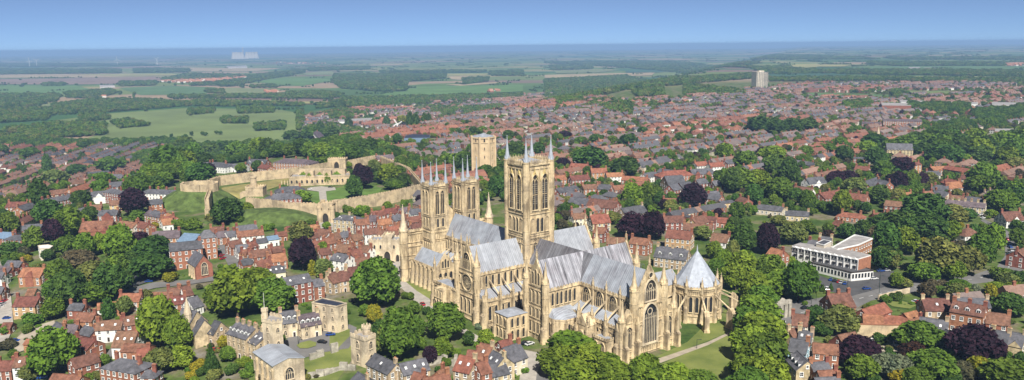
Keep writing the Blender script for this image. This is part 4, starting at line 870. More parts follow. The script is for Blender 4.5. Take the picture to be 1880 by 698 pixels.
b.merlons(-5.2, 5.2, .2, 9, 13.3, 1.0, 1.9); gh = b.build('gatehouse', 'castle_stone', CASTLE, (q[0], q[1], 0), R(-8)); gh['label'] = 'stone gatehouse with dark pointed archway'
put(LAN(4.6, 6.8, 1, ('opening_dark', 'castle_stone'), .5, .6), 'archway', gh, (0, -.02, 0)); put(LAN(.7, 1.6, 1, ('opening_dark', 'castle_stone')), 'slit_window', gh, (-2.6, 0, 9)); put(LAN(.7, 1.6, 1, ('opening_dark', 'castle_stone')), 'slit_window', gh, (2.6, 0, 9))
def mound(F, x, y, rx, ry, h, mat, name='mound', top=.45, seed=1):
    g = G(*F(x, y)); rnd = random.Random(seed); vs = []; K = 28; prof = [(1.12, -.8), (1, 0), (.86, .28), (.68, .66), (.52, .92), (top, 1.0), (.0, 1.02)]
    wob = [rnd.uniform(.93, 1.07) for _ in range(K)]
    for r, z in prof: vs += [(rx * r * wob[k] * math.cos(2 * math.pi * k / K), ry * r * wob[k] * math.sin(2 * math.pi * k / K), h * z if z > 0 else z * 3) for k in range(K)]
    fs = [(j * K + k, j * K + (k + 1) % K, (j + 1) * K + (k + 1) % K, (j + 1) * K + k) for j in range(len(prof) - 1) for k in range(K)]
    me = bpy.data.meshes.new(name); me.from_pydata(vs, [], fs); me.materials.append(M[mat]); me.polygons.foreach_set('use_smooth', [True] * len(fs)); o = put(me, name, None, g); o['kind'] = 'structure'; return o
mound(CA, 150, 470, 34, 30, 12, 'rough_grass'); mound(CA, 590, 575, 44, 22, 7.5, 'rough_grass', seed=4); mound(CA, 320, 440, 22, 16, 6, 'dry_grass', seed=6); mound(CA, 530, 470, 20, 16, 7, 'rough_grass', seed=7)
sheet('castle_bank', [(300, 368), (500, 338), (735, 305), (730, 335), (600, 380), (480, 425), (330, 410)], 'dry_grass', .25, CA)
sheet('castle_lawn', [(820, 470), (800, 410), (860, 388), (930, 392), (938, 468)], 'lawn_fresh', .2, CA); sheet('castle_lawn', [(975, 465), (968, 388), (1040, 370), (1100, 352), (1250, 345), (1330, 370), (1300, 420), (1100, 455)], 'lawn_fresh', .2, CA)
sheet('castle_drive', [(934, 470), (926, 392), (850, 382), (870, 365), (940, 358), (1030, 366), (1035, 382), (972, 390), (980, 468)], 'paving', .32, CA)
sheet('castle_lane', [(925, 640), (1060, 640), (1020, 585), (930, 585)], 'paving', .12, CA)
g = G(*CA(170, 470)); kx, ky = g.x - CO.x, g.y - CO.y; b = MB(); K = 15
P = [(kx + 14 * math.cos(2 * math.pi * k / K), ky + 11 * math.sin(2 * math.pi * k / K)) for k in range(K)]
for k in range(K):
    a, c = P[k], P[(k + 1) % K]; b.bar(a, c, 2.0, 9, 17.5)
    if k % 2: b.prism(octa(a[0], a[1], 1.4, 4), 8, 18)
kp = b.build('keep', 'castle_stone', CASTLE); kp['label'] = 'round shell keep on a grassy mound'
g = G(*CA(530, 470)); b = MB(); q = (g.x - CO.x, g.y - CO.y); b.box(q[0] - 7, q[0] + 7, q[1] - 5, q[1] + 5, 2, 14); b.box(q[0] - 12, q[0] - 7, q[1] - 4, q[1] + 4, 2, 10); b.merlons(q[0] - 7, q[0] + 7, q[1] - 5, q[1] + 5, 14.4, .9, 1.8); b.rings(q[0] - 2, q[1] + 1, 12, [(2.6, 14), (2.4, 21), (2.8, 21.2), (2.8, 22.4)]); b.build('observatory_tower', 'castle_stone', CASTLE)
# court building inside the castle
r_, Q, z_ = poly_building('court_building', CA, [(735, 305), (1125, 292), (1120, 272), (760, 282)], 7.5, 'castle_stone', 'flat_felt', 1, 4.2, LAN(1.6, 3.2, 1), 'pale stone court building with ivy-clad towers inside the castle', 'building', parapet=1.0, merl=True)
b = MB()
for i in range(26): b.box(-34 + i * 2.75, -33.2 + i * 2.75, -9.2, -8.8, 0, 4.5)
for x in (-8, 8): b.box(x - 3.6, x + 3.6, -8, -2, 0, 13)
b.box(-22, 22, 4, 12, 0, 12.5); b.build('upper_block', 'castle_stone', r_); COURT = r_
# prison
B(CA, 630, 405, 760, 395, 14, 8, 4, 'brick_red', 'slate_grey', name='prison', hip=True, chim=3).update_tag()
_pr = [o for o in bpy.data.objects if o.name.startswith('prison')][0]; prop(_pr, 'red-brick former prison block with hipped slate roof inside the castle walls', 'building')
o = B(CA, 680, 360, 800, 352, 12, 6, 4, 'brick_red', 'slate_grey', name='prison_wing', hip=True, chim=2); prop(o, 'slate-roofed rear wing of the brick prison near the ivy-clad court', 'building')
# ---------------------------------------------------------------- gate between castle square and minster yard
p1, p2 = G(*E3(520, 552)), G(*E3(745, 552)); a = math.atan2(p2.y - p1.y, p2.x - p1.x); L = math.hypot(p2.x - p1.x, p2.y - p1.y)
EG = empty('exchequer_gate', (p1.x, p1.y, 0), a, 'pale stone three-arched gatehouse beside the cathedral front', 'gatehouse')
b = MB(); b.box(0, L, 0, 9, 0, 12.5); b.box(L * .36, L * .64, -.8, 9.5, 0, 14.5); b.merlons(0.1, L - .1, .1, 8.9, 12.9, .9, 1.8); b.merlons(L * .36, L * .64, -.7, 9.4, 14.9, .9, 1.8)
b.prism(octa(0, 0, 1.3), 0, 13.5); b.prism(octa(L, 0, 1.3), 0, 14); b.build('wall', 'limestone_pale', EG); MB().box(.5, L - .5, .5, 8.5, 12.55, 12.7).build('roof', 'lead_flat', EG)
put(LAN(3.6, 6.4, 1, ('opening_dark', 'limestone_pale'), .5, .6), 'archway', EG, (L * .5, -.82, 0))
for x in (.22, .8): put(LAN(1.9, 4.2, 1, ('opening_dark', 'limestone_pale'), .4, .5), 'archway', EG, (L * x, -.02, 0))
for x in (.12, .3, .7, .9): put(LAN(1.0, 2.4, 1, ('glass_dark', 'limestone_pale')), 'window', EG, (L * x, -.02, 7.6))
# ---------------------------------------------------------------- bishop's palace
PW = LAN(1.1, 2.0, 2, ('glass_dark', 'limestone_pale'), .2, .25)
PG = 'stone ranges of the old palace'
o = B(C7, 292, 372, 400, 402, 11, 9.5, 3.4, 'house_stone', 'slate_grey', name='palace_hall', chim=4, dorm=5, wkit=PW, chm='house_stone'); prop(o, 'stone palace range with a row of dormers and clustered stone chimneys', 'palace', PG)
o = B(C7, 398, 410, 470, 440, 12, 8, 3.0, 'house_stone', 'slate_grey', name='palace_hall', chim=3, sky=3, wkit=PW, chm='house_stone'); prop(o, 'stone palace range with rooflights next to the lead-roofed chapel', 'palace', PG)
poly_building('palace_tower', C7, [(430, 350), (462, 328), (540, 345), (545, 372), (490, 385), (432, 375)], 17, 'limestone_pale', 'flat_felt', 3, 4.0, PW, 'square battlemented palace tower with flagpole turret', 'tower', PG, .8, merl=True)
g = G(*C7(445, 300), 21); MB().rings(0, 0, 8, [(1.3, 0), (1.3, 20), (1.5, 20.2), (1.5, 21.4)]).build('stair_turret', 'limestone_pale', bpy.data.objects['palace_tower'], (Vector((g.x, g.y, 0)) - Vector((*bpy.data.objects['palace_tower'].location.xy, 0))))
MB().rings(0, 0, 6, [(.09, 21), (.06, 28)]).build('flagpole', 'paint_white', bpy.data.objects['palace_tower'], (Vector((g.x, g.y, 0)) - Vector((*bpy.data.objects['palace_tower'].location.xy, 0))))
o = B(C7, 530, 318, 628, 302, 9, 6.5, 4, 'limestone_pale', 'slate_grey', name='palace_wing', chim=2, dorm=3, wkit=PW); prop(o, 'palace wing with three dormers next to the battlemented tower', 'building', PG)
o = B(C7, 632, 338, 745, 312, 9, 5.5, 4, 'limestone_pale', 'slate_purple', name='palace_wing', chim=2, dorm=4, wkit=PW); prop(o, 'palace wing with four dormers next to the dark flat-roofed block', 'building', PG)
poly_building('palace_block', C7, [(712, 268), (770, 240), (908, 268), (850, 288)], 12, 'limestone_pale', 'dark_felt', 3, 3.4, PW, 'square stone block with near-black flat roof at the courtyard corner', 'building', PG, .5)
# palace chapel with low lead roof
P = [G(*C7(x, y), 10.5) for x, y in ((418, 525), (520, 500), (640, 570), (520, 605))]
o = gable_house((P[0] + P[1]) / 2 + Vector((0, 0, 0)), (P[2] + P[3]) / 2, 12.5, 10, 1.6, 'limestone_pale', 'lead_x', name='palace_chapel', chim=0, win=False); prop(o, 'stone palace chapel with pale lead roof and large gothic end window', 'chapel')
CHP = o; Lc = (Vector(((P[0] + P[1]) / 2)) - Vector((P[2] + P[3]) / 2)).length
put(LAN(3.4, 4.8, 4, ('glass_dark', 'limestone_pale'), .35, .45), 'window', o, (Lc / 2 + .02, 0, 3.2), math.pi / 2)
for x in (-8, -3, 2, 7): put(LAN(1.6, 4.4, 2, ('glass_dark', 'limestone_pale'), .3, .3), 'window', o, (x, -6.27, 3)); put(BUT(.9, 1.1, 8.2, 1.0), 'buttress', o, (x + 2.4, -6.25, 0))
# tower with octagonal turret by the palace ruins
r_, Q, z_ = poly_building('gate_tower', C7, [(928, 455), (985, 432), (1070, 455), (1010, 482)], 11, 'limestone_pale', 'flat_felt', 2, 5, LAN(1.6, 3.0, 2, ('glass_dark', 'limestone_pale'), .3, .3), 'battlemented square stone tower with octagonal corner turret beside ruins', 'tower', None, .9, merl=True)
put(kit('corner_turret', lambda b: (b.prism(octa(0, 0, 1.7), 0, 13.6), b.prism(octa(0, 0, 1.95), 13.6, 14.4), [b.prism(octa(1.6 * math.cos(k * .785), 1.6 * math.sin(k * .785), .36, 4), 14.4, 15.2) for k in range(8)]), ('limestone_pale',)), 'turret', r_, (1.0, 3.0, 0))
# ruined walls round the palace lawn
def ruin(F, pts, hs, label):
    W_ = [G(*F(x, y)) for x, y in pts]; o0 = W_[0]; root = empty('ruined_wall', o0, 0, label, 'wall', 'ruined palace walls'); b = MB(); rnd = random.Random(len(pts) + int(o0.x))
    for a, c, h in zip(W_[:-1], W_[1:], hs):
        L = (c - a).length; k = max(1, int(L / 2.2))
        for i in range(k):
            if rnd.random() < .2: continue
            s, t = a.lerp(c, i / k) - o0, a.lerp(c, (i + .97) / k) - o0; hh = h * rnd.uniform(.55, 1.15); b.bar((s.x, s.y), (t.x, t.y), 1.1 + rnd.uniform(0, .3), -3 + s.z, hh + s.z)
    b.build('masonry', 'grey_stone', root)
ruin(C7, [(650, 600), (700, 585), (780, 560), (860, 535)], (4, 3, 5), 'broken stone wall along the courtyard side of the palace lawn'); ruin(C7, [(690, 690), (780, 672), (870, 640), (960, 640)], (3, 2.5, 3), 'broken stone wall along the outer side of the palace lawn'); ruin(C7, [(400, 690), (440, 670), (440, 700)], (2, 2), 'broken low wall at the palace chapel foot')
ruin(C8, [(500, 590), (600, 570), (690, 600), (700, 520)], (3.2, 3, 3), 'battered garden wall behind the red-roofed houses')
sheet('courtyard_island', [(625, 505), (650, 490), (700, 478), (738, 490), (735, 508), (690, 522), (645, 522)], 'lawn', .3, C7)
# ---------------------------------------------------------------- gothic chapel with spirelet, lower slope
def chapel(F, x1, y1, x2, y2, W, h, rise, wall, roof, label, spire_at=None, win_end=1, name='chapel'):
    o = B(F, x1, y1, x2, y2, W, h, rise, wall, roof, name=name, chim=0, win=False); prop(o, label, 'chapel')
    L = o.children[0].dimensions.x if False else (max(v.co.x for v in o.children[0].data.vertices))
    put(LAN(W * .34, h * .5 + rise * .55, 4, ('glass_dark', 'limestone_pale'), .3, .35), 'window', o, (win_end * L + .02 * win_end, 0, h * .32), win_end * math.pi / 2)
    for s in (-1, 1):
        for k in range(int(2 * L / 4)): x = -L + 4 * (k + .5); put(LAN(1.2, h * .55, 2, ('glass_dark', 'limestone_pale'), .2, .25), 'window', o, (x, s * (W / 2 + .01), h * .3), 0 if s < 0 else math.pi); put(BUT(.7, .9, h * .8, .8), 'buttress', o, (x + 2, s * W / 2, 0), 0 if s < 0 else math.pi)
    if spire_at is not None:
        b = MB(); b.prism(octa(0, 0, 1.7), 0, h + rise * .9); b.cone(octa(0, 0, 1.9), h + rise * .9, (0, 0, h + rise + 7.5)); b.build('spirelet', 'limestone_pale', o, (spire_at * L, -W * .3, 0))
    return o
chapel(C7, -15, 295, 65, 310, 11, 6, 6, 'house_stone', 'slate_grey', 'stone chapel with dark slate roof and slim stone spirelet', .55); o = B(C7, 90, 340, 108, 362, 9, 5.5, 6, 'house_stone', 'slate_grey', name='chapel_transept', chim=0, win=False); prop(o, 'slate-roofed stone chapel transept below the stone spirelet', 'chapel')
put(LAN(1.3, 4.5, 2, ('glass_dark', 'limestone_pale')), 'window', o, (2.3, -1.8, 2), math.pi / 2); put(LAN(1.3, 4.5, 2, ('glass_dark', 'limestone_pale')), 'window', o, (2.3, 1.8, 2), math.pi / 2)
o = B(C7, 165, 362, 200, 372, 8, 5, 4.5, 'house_stone', 'slate_grey', name='chapel_apse', chim=0, wkit=PW); prop(o, 'small stone east end of the chapel nearest the great limes', 'chapel')
chapel(D4, 287, 331, 342, 366, 9, 7.5, 5.5, 'brick_orange', 'slate_grey', 'orange-brick chapel with big gothic gable window beside the brick institution')
# ---------------------------------------------------------------- modern white hotel
r_, Q, z_ = poly_building('hotel', HT, [(498, 222), (1032, 328), (1130, 300), (1010, 270), (560, 200)], 11, 'concrete_white', 'flat_felt', 0, 3, None, 'long white modernist hotel with zigzag roof edge and glazed ground floor', 'hotel')
P = [G(*HT(x, y), 11) for x, y in ((500, 224), (1030, 328))]; d = P[1] - P[0]; L = d.length; a = math.atan2(d.y, d.x); o0 = P[0] - r_.location; ux, uy = d.x / L, d.y / L
for i in range(10):
    t = L * (i + .5) / 10; q = Vector((o0.x + ux * t, o0.y + uy * t, 0)) + Vector((uy, -ux, 0)) * .05
    put(kit('bay_window', lambda b: (b.box(-1.55, 1.55, -.12, 0, 0, 1.7, 0), b.add([(-1.4, -.14, .1), (1.4, -.14, .1), (1.4, -.14, 1.6), (-1.4, -.14, 1.6)], [(0, 1, 2, 3)], 1), b.box(-.06, .06, -.18, -.1, 0, 1.7, 0)), ('paint_white', 'glass_dark')), 'window', r_, q + Vector((0, 0, 8.2)), a)
    put(kit('bedroom_window', lambda b: (b.box(-.9, .9, -.1, 0, 0, 1.4, 2), b.add([(-.6, -.13, 0), (.6, -.13, 0), (.6, -.13, 1.4), (-.6, -.13, 1.4)], [(0, 1, 2, 3)], 1)), ('paint_white', 'glass_dark', 'timber_dark')), 'window', r_, q + Vector((0, 0, 5.4)), a)
    put(kit('roof_peak', lambda b: b.gable(-1.9, 1.9, -.5, .6, 10.3, .9, 'y'), ('paint_white',)), 'roof_peak', r_, q, a)
    put(kit('pier', lambda b: b.box(-.12, .12, -.35, 0, 4.8, 10.4), ('paint_white',)), 'pier', r_, q + Vector((ux, uy, 0)) * (L / 20), a)
P3 = G(*HT(1130, 300), 11); b = MB(); e1, e2 = P[1] - r_.location, P3 - r_.location; nn = Vector((e2.y - e1.y, e1.x - e2.x, 0)).normalized() * .12
b.bar((e1.x + nn.x, e1.y + nn.y), (e2.x + nn.x, e2.y + nn.y), .22, 0, 10.6); b.build('end_wall', 'brick_orange', r_)
poly_building('hotel_podium', HT, [(650, 362), (975, 442), (1150, 425), (1040, 385), (700, 345)], 4.6, 'concrete_white', 'asphalt_dark', 1, 1.9, kit('tall_pane', lambda b: (b.box(-.75, .75, -.1, 0, 0, 2.6, 0), b.add([(-.62, -.12, .1), (.62, -.12, .1), (.62, -.12, 2.5), (-.62, -.12, 2.5)], [(0, 1, 2, 3)], 1)), ('paint_white', 'glass_dark')), 'glazed single-storey hotel front under a black flat canopy', 'building', None, .5, rail='timber_dark')
poly_building('hotel_wing', HT, [(815, 245), (1000, 142), (1142, 172), (1032, 222), (860, 258)], 11, 'brick_orange', 'flat_felt', 3, 3.2, HW(1.2, 1.2), 'brick hotel rear wing with broad pale flat roof', 'building', None, .7, rail='paint_white')
poly_building('hotel_penthouse', HT, [(692, 205), (755, 220), (812, 190), (750, 178)], 13.0, 'concrete', 'slate_grey', 0, 3, None, 'small rooftop plant room standing on the white hotel', 'building', None, .3, rail='paint_white')
o = B(HT, 330, 240, 430, 262, 12, 6.5, 4, 'brick_orange', 'tile_orange', name='house', chim=1, cross=2); HOUSES.append((o, 'beside the white hotel', 'hotel', 'brick_orange', 'tile_orange'))
# ---------------------------------------------------------------- water tower, tower block, windmill, spire church, power station
g = G(888, 318); WT = empty('water_tower', g, R(8), 'tall octagonal sandstone water tower with corner buttresses north of the castle', 'water tower')
b = MB(); b.prism(octa(0, 0, 12.0, 8), 0, 36); b.prism(octa(0, 0, 12.6, 8), 0, 5); b.prism(octa(0, 0, 12.5, 8), 31, 31.6); b.prism(octa(0, 0, 12.8, 8), 35.5, 36.6)
for k in range(8):
    a = math.pi / 8 + k * math.pi / 4; b.prism(octa(12.0 * math.cos(a), 12.0 * math.sin(a), 1.25, 4, a), 0, 37.2)
b.build('shaft', 'sandstone', WT); MB().cone(octa(0, 0, 11.6, 8), 36.7, (0, 0, 39.6)).build('roof', 'lead_flat', WT)
for k in range(8):
    a = k * math.pi / 4; r = 12.0 * math.cos(math.pi / 8); put(LAN(1.6, 4.2, 1, ('opening_dark', 'sandstone')), 'window', WT, (r * math.cos(a), r * math.sin(a), 32), a + math.pi / 2)
    for z in (8, 16, 24): put(LAN(.8, 3, 1, ('opening_dark', 'sandstone')), 'slit_window', WT, (r * math.cos(a), r * math.sin(a), z), a + math.pi / 2)
g = G(1395, 162); TB = empty('tower_block', g, R(14), 'solitary pale concrete high-rise tower block among distant houses', 'tower block')
s_ = g.y / 1475.; b = MB(); hh = 30 * s_; ww = 12.5 * s_; b.box(-ww, ww * .1, -ww * .7, ww * .7, -4, hh); b.box(ww * .1, ww, -ww * .45, ww * .9, -4, hh * .96); b.box(-ww * .4, ww * .4, -ww * .3, ww * .3, hh * .96, hh * 1.06); b.build('wall', 'concrete', TB)
for j in range(14):
    for i in range(5):
        put(kit('flat_pane', lambda b: b.box(-.9, .9, -.1, 0, 0, 1.5), ('glass_dark',)), 'window', TB, (ww * .1 + ww * .9 * (i + .5) / 4, -ww * .45, hh * .96 * (j + .3) / 14), 0, (2, 1, 1.3)) if i < 4 else None
        put(kit('flat_pane', None, None), 'window', TB, (-ww + 1.1 * ww * (i + .5) / 4, -ww * .7, hh * (j + .3) / 14), 0, (1.6, 1, 1.3)) if i < 4 else None
g = G(729, 240); s_ = g.y / 1475.; WM = empty('windmill', g, R(10), 'white windmill with four lattice sails above the terraced roofs', 'windmill')
MB().rings(0, 0, 10, [(3.6, -2), (2.6, 9.5)]).build('tower', 'brick_brown', WM); MB().rings(0, 0, 10, [(2.9, 9.5), (2.5, 11), (1.3, 12.3), (.1, 12.8)]).build('cap', 'paint_white', WM)
for k in range(4):
    a = math.pi / 4 + k * math.pi / 2 + .2; b = MB(); b.box(-.15, .15, -.1, .1, 0, 9.5)
    for q in range(9): b.box(-.2, 1.7, -.12, .12, 1.6 + q * .9, 2.15 + q * .9)
    o = b.build('sail', 'paint_white', WM, (0, -3.2, 11)); o.rotation_euler = (0, a, 0)
o = B(N5, 1060, 205, 1215, 208, 14, 8, 6, 'house_stone', 'slate_grey', name='church', chim=0, wkit=PW); prop(o, 'pale stone church with slate roof and thin spire amid dark trees', 'church')
g = G(*N5(1008, 215)); q = Vector((g.x, g.y, 0)) - Vector((*o.location.xy, 0)); q.rotate(Matrix.Rotation(-o.rotation_euler.z, 3, 'Z')); MB().prism(octa(0, 0, 2.6, 4), -3, 10).cone(octa(0, 0, 2.5, 8), 10, (0, 0, 23)).build('spire', 'limestone_pale', o, q)
for i, (px, w_) in enumerate(((439, 4.6), (444, 4.6), (449, 4.6), (454.5, 4.6), (463, 4.6), (468.5, 4.6), (474, 4.6), (480, 4.6))):
    x_ = (px - 940) / FPX * 14000; o = empty('cooling_tower', (x_, 14000, -50), 0, 'hazy concrete cooling tower on the horizon, %s from the west' % ORD[i], 'cooling tower', 'cooling towers of the power station'); MB().rings(0, 0, 20, [(46, 0), (34, 50), (27, 85), (29, 114)]).build('shell', 'concrete', o)
o = empty('power_station_chimney', ((456 - 940) / FPX * 14100, 14100, -50), 0, 'slender tall chimney rising among the cooling towers', 'chimney'); MB().rings(0, 0, 12, [(10, 0), (6, 195)]).build('stack', 'concrete', o)
for i, px in enumerate((68, 81, 227, 299)):
    d_ = 9000; o = empty('wind_turbine', ((px - 940) / FPX * d_, d_, -50), .3 * i, 'faint white wind turbine on the horizon, %s from the west' % ORD[i], 'wind turbine', 'wind turbines on the plain'); MB().rings(0, 0, 8, [(2.4, 0), (1.4, 70)]).build('mast', 'paint_white', o)
    for k in range(3): bl = MB().box(-1.1, 1.1, -.4, .4, 0, 36).build('blade', 'paint_white', o, (0, -3, 70)); bl.rotation_euler = (0, 2.094 * k + i, 0)
# pale sheds out on the plain and at the edge of town
for i, (F, pts, h, mt, lb) in enumerate(((FA, [(580, 305), (660, 303), (670, 310), (585, 315)], 8, 'concrete_white', 'long white farm shed on the plain beyond the common'), (FA, [(1320, 195), (1430, 190), (1440, 198), (1330, 203)], 12, 'concrete_white', 'very pale long warehouse roof far out on the plain'),
      (FD, [(1085, 162), (1160, 162), (1165, 172), (1090, 172)], 8, 'concrete_white', 'pale barn beside the long wood on the northern plain'), (FD, [(1190, 166), (1270, 168), (1272, 178), (1195, 176)], 8, 'concrete_white', 'pale barn group next to a brick farmstead on the plain'),
      (FD, [(1020, 390), (1200, 395), (1210, 408), (1030, 404)], 8, 'concrete_white', 'flat white school building behind the brick hall'), (FD, [(1420, 405), (1560, 404), (1560, 420), (1410, 418)], 8, 'concrete_white', 'pale blue industrial shed behind the trees, shorter one'), (FD, [(1660, 404), (1850, 408), (1840, 428), (1660, 425)], 8, 'concrete_white', 'long pale blue industrial shed at the edge of town'),
      (FD, [(1560, 452), (1780, 455), (1770, 468), (1575, 466)], 7, 'concrete', 'low grey industrial shed in front of the pale blue one'), (FD, [(890, 408), (1110, 412), (1100, 430), (900, 428)], 10, 'brick_red', 'wide dark red-brick hall by the playing field'),
      (W8, [(300, 225), (470, 215), (540, 212), (520, 235), (310, 240)], 8, 'concrete_white', 'pale grey warehouse near the edge of the common'), (W8, [(770, 335), (820, 325), (940, 330), (930, 350), (760, 352)], 6, 'slate_blue', 'dark blue flat-roofed hall near the windmill'), (N5, [(1705, 118), (1860, 118), (1880, 130), (1880, 140), (1705, 135)], 9, 'brick_orange', 'orange-brick school with blue-grey flat roof at the wood edge'))):
    poly_building('shed', F, pts, h, mt, 'flat_felt' if mt != 'slate_blue' else 'dark_felt', 0, 5, None, lb, 'building')
# ---------------------------------------------------------------- houses seen one by one
C3 = cropf(1000, 420, 2.908)
ZON = {'slope': ('on the lower slope', 'the chapel spirelet', C7(100, 330)), 'bank': ('below the castle bank', 'the orange-brick chapel', D4(340, 420)), 'square': ('near the castle gate', 'the three-arched gatehouse', E3(640, 520)),
       'south': ('south of the cathedral', 'the octagonal turret', C7(1000, 500)), 'lime': ('east of the lime avenue', 'the priory arch', R2(330, 190)), 'north': ('north of the cathedral', 'the central tower', (1010, 500)), 'west': ('in the lower western town', 'the purple tree', (246, 391)),
       'hotel': ('around the white hotel', 'the white hotel', (1530, 500)), 'park': ('among gardens beyond the hotel', 'the white hotel', (1530, 500)), 'far': ('in the uphill streets', 'the water tower', (888, 318))}
def H(zone, F, rows):
    for r in rows:
        kw = r[9] if len(r) > 9 else {}
        o = B(F, *r[:9], **kw); HOUSES.append((o, ZON[zone][0], zone, r[7], r[8]))
br, bo, bb, bu, wh, cr, st = 'brick_red', 'brick_orange', 'brick_brown', 'brick_buff', 'render_white', 'render_cream', 'house_stone'
tr, to, tb, sg, sp_, sb = 'tile_red', 'tile_orange', 'tile_brown', 'slate_grey', 'slate_purple', 'slate_blue'
D = dict
H('slope', C6, [(132, 72, 252, 62, 10, 5, 4, bo, to, D(cross=1)), (160, 188, 205, 182, 6.5, 3.5, 2.5, wh, tr, D(chim=0)), (98, 238, 222, 222, 10, 5.5, 3.6, bu, tr, D(chim=2)), (-20, 92, 28, 86, 8, 5, 3, wh, sg), (-25, 175, 26, 168, 8, 5, 3, br, sg), (45, 32, 130, 24, 8, 4, 2.6, br, sg, D(chim=1)), (-10, 62, 70, 56, 8, 4, 2.6, br, sp_),
  (-5, 598, 82, 582, 7.5, 5, 3, br, tr), (92, 578, 216, 556, 8, 5.2, 3, wh, tb, D(sky=2, chim=3)), (398, 270, 480, 264, 7, 4, 2.4, br, sg), (442, 324, 538, 316, 8, 5, 3, bo, tr, D(chim=1)), (318, 370, 362, 400, 8, 5, 3.4, br, sg, D(chim=1)), (365, 392, 440, 378, 8, 5, 3, br, sp_),
  (548, 376, 690, 352, 8, 5.6, 3, wh, tb, D(sky=2, chim=2)), (690, 352, 790, 322, 8, 5.6, 3, br, tb, D(sky=2, chim=2)), (660, 430, 775, 418, 12, 4.2, 5, wh, tb, D(sky=3, chim=1)), (398, 592, 535, 530, 8.5, 6, 3, br, tb, D(chim=1)), (432, 455, 535, 470, 9, 6, 3, br, tr, D(chim=2)),
  (665, 575, 765, 582, 11, 9.2, 3, br, sg, D(hip=True, chim=2)), (772, 528, 838, 512, 8, 6.5, 2.6, bo, to, D(chim=1)), (300, 672, 460, 664, 8.5, 4, 3, br, tr, D(chim=1)), (562, 268, 590, 262, 5, 4, 2.4, wh, to, D(chim=0)), (676, 218, 796, 206, 7.5, 5, 3, bo, to, D(chim=2)), (628, 262, 682, 254, 6.5, 3.5, 2.5, bo, to, D(chim=0)),
  (952, 186, 1015, 180, 8, 5, 3.6, br, tb, D(chim=1)), (1015, 178, 1062, 162, 8, 5, 4, wh, tb, D(chim=1, timber=True)), (960, 234, 1040, 216, 8, 5, 3, br, tr, D(sky=2)), (1052, 246, 1108, 222, 8.5, 4, 4, wh, sg, D(chim=0, timber=True)), (475, 395, 540, 405, 7, 4, 2.6, bb, sg, D(chim=1)), (700, 500, 845, 490, 7, 4, 2.2, bo, tr, D(chim=0)), (800, 640, 840, 636, 7, 6, 2.2, br, sg, D(hip=True)),
  (20, 380, 70, 372, 6, 3, 2, br, tr, D(chim=0)), (150, 472, 212, 466, 5, 2.6, 1.6, bo, to, D(chim=0)), (842, 210, 945, 200, 3, 2.4, .8, br, tr, D(chim=0, win=False))])
H('bank', D4, [(110, 288, 328, 260, 12, 11, 3.4, bo, sg, D(chim=1, storey=3.6)), (0, 206, 186, 192, 11, 9, 3.6, bo, sp_, D(chim=2, storey=3.3)), (215, 214, 322, 222, 14, 9, 3.6, bo, sb, D(chim=0)), (356, 192, 376, 190, 6.5, 13, 4.5, bo, sg, D(hip=True, chim=0, storey=3.4)), (562, 168, 698, 152, 8, 7, 3, br, sg), (566, 204, 745, 186, 8, 5, 3, wh, tr), (490, 206, 552, 194, 7, 5, 3, wh, sg, D(chim=1)),
  (508, 272, 592, 256, 8, 5, 3.4, br, tb), (560, 298, 650, 286, 8, 4.4, 3.4, wh, sg, D(timber=True, chim=1, cross=1)), (680, 258, 768, 246, 8, 4.2, 2, wh, sg, D(chim=0)), (768, 238, 842, 228, 7, 4.2, 1.8, wh, sb, D(chim=0)), (645, 336, 790, 316, 9, 5, 3.2, br, tb), (770, 364, 892, 346, 9, 5, 3.4, bo, to), (692, 404, 792, 386, 9, 4, 3, cr, tr), (592, 392, 662, 380, 8, 4, 2.6, br, sg),
  (770, 446, 882, 430, 9, 4, 2.6, cr, sg, D(sky=3)), (425, 208, 512, 196, 8, 5, 3, br, sp_), (390, 175, 480, 168, 8, 5, 3, br, tb), (60, 120, 130, 112, 9, 4, 3.5, wh, to), (0, 60, 60, 72, 8, 6, 3, br, sg), (870, 520, 1050, 486, 10, 10, 2.8, br, sg, D(chim=0, sky=2, storey=3.2)), (1075, 528, 1140, 518, 9, 7.5, 2.6, br, sg, D(chim=1)), (1175, 500, 1249, 478, 9, 6, 3.6, st, tb, D(chim=2)),
  (105, 590, 180, 578, 8, 5, 3, br, tb), (600, 330, 660, 318, 7, 4, 2.6, bo, tr), (640, 280, 690, 268, 7, 4.4, 2.6, br, tr), (800, 310, 880, 298, 7, 4.2, 2.6, br, tb), (830, 210, 900, 200, 6, 3.6, 2.2, br, tr), (900, 170, 1000, 158, 4, 2.6, 1, br, tr, D(chim=0, win=False)), (700, 470, 790, 455, 7, 3.6, 2.2, br, sg)])
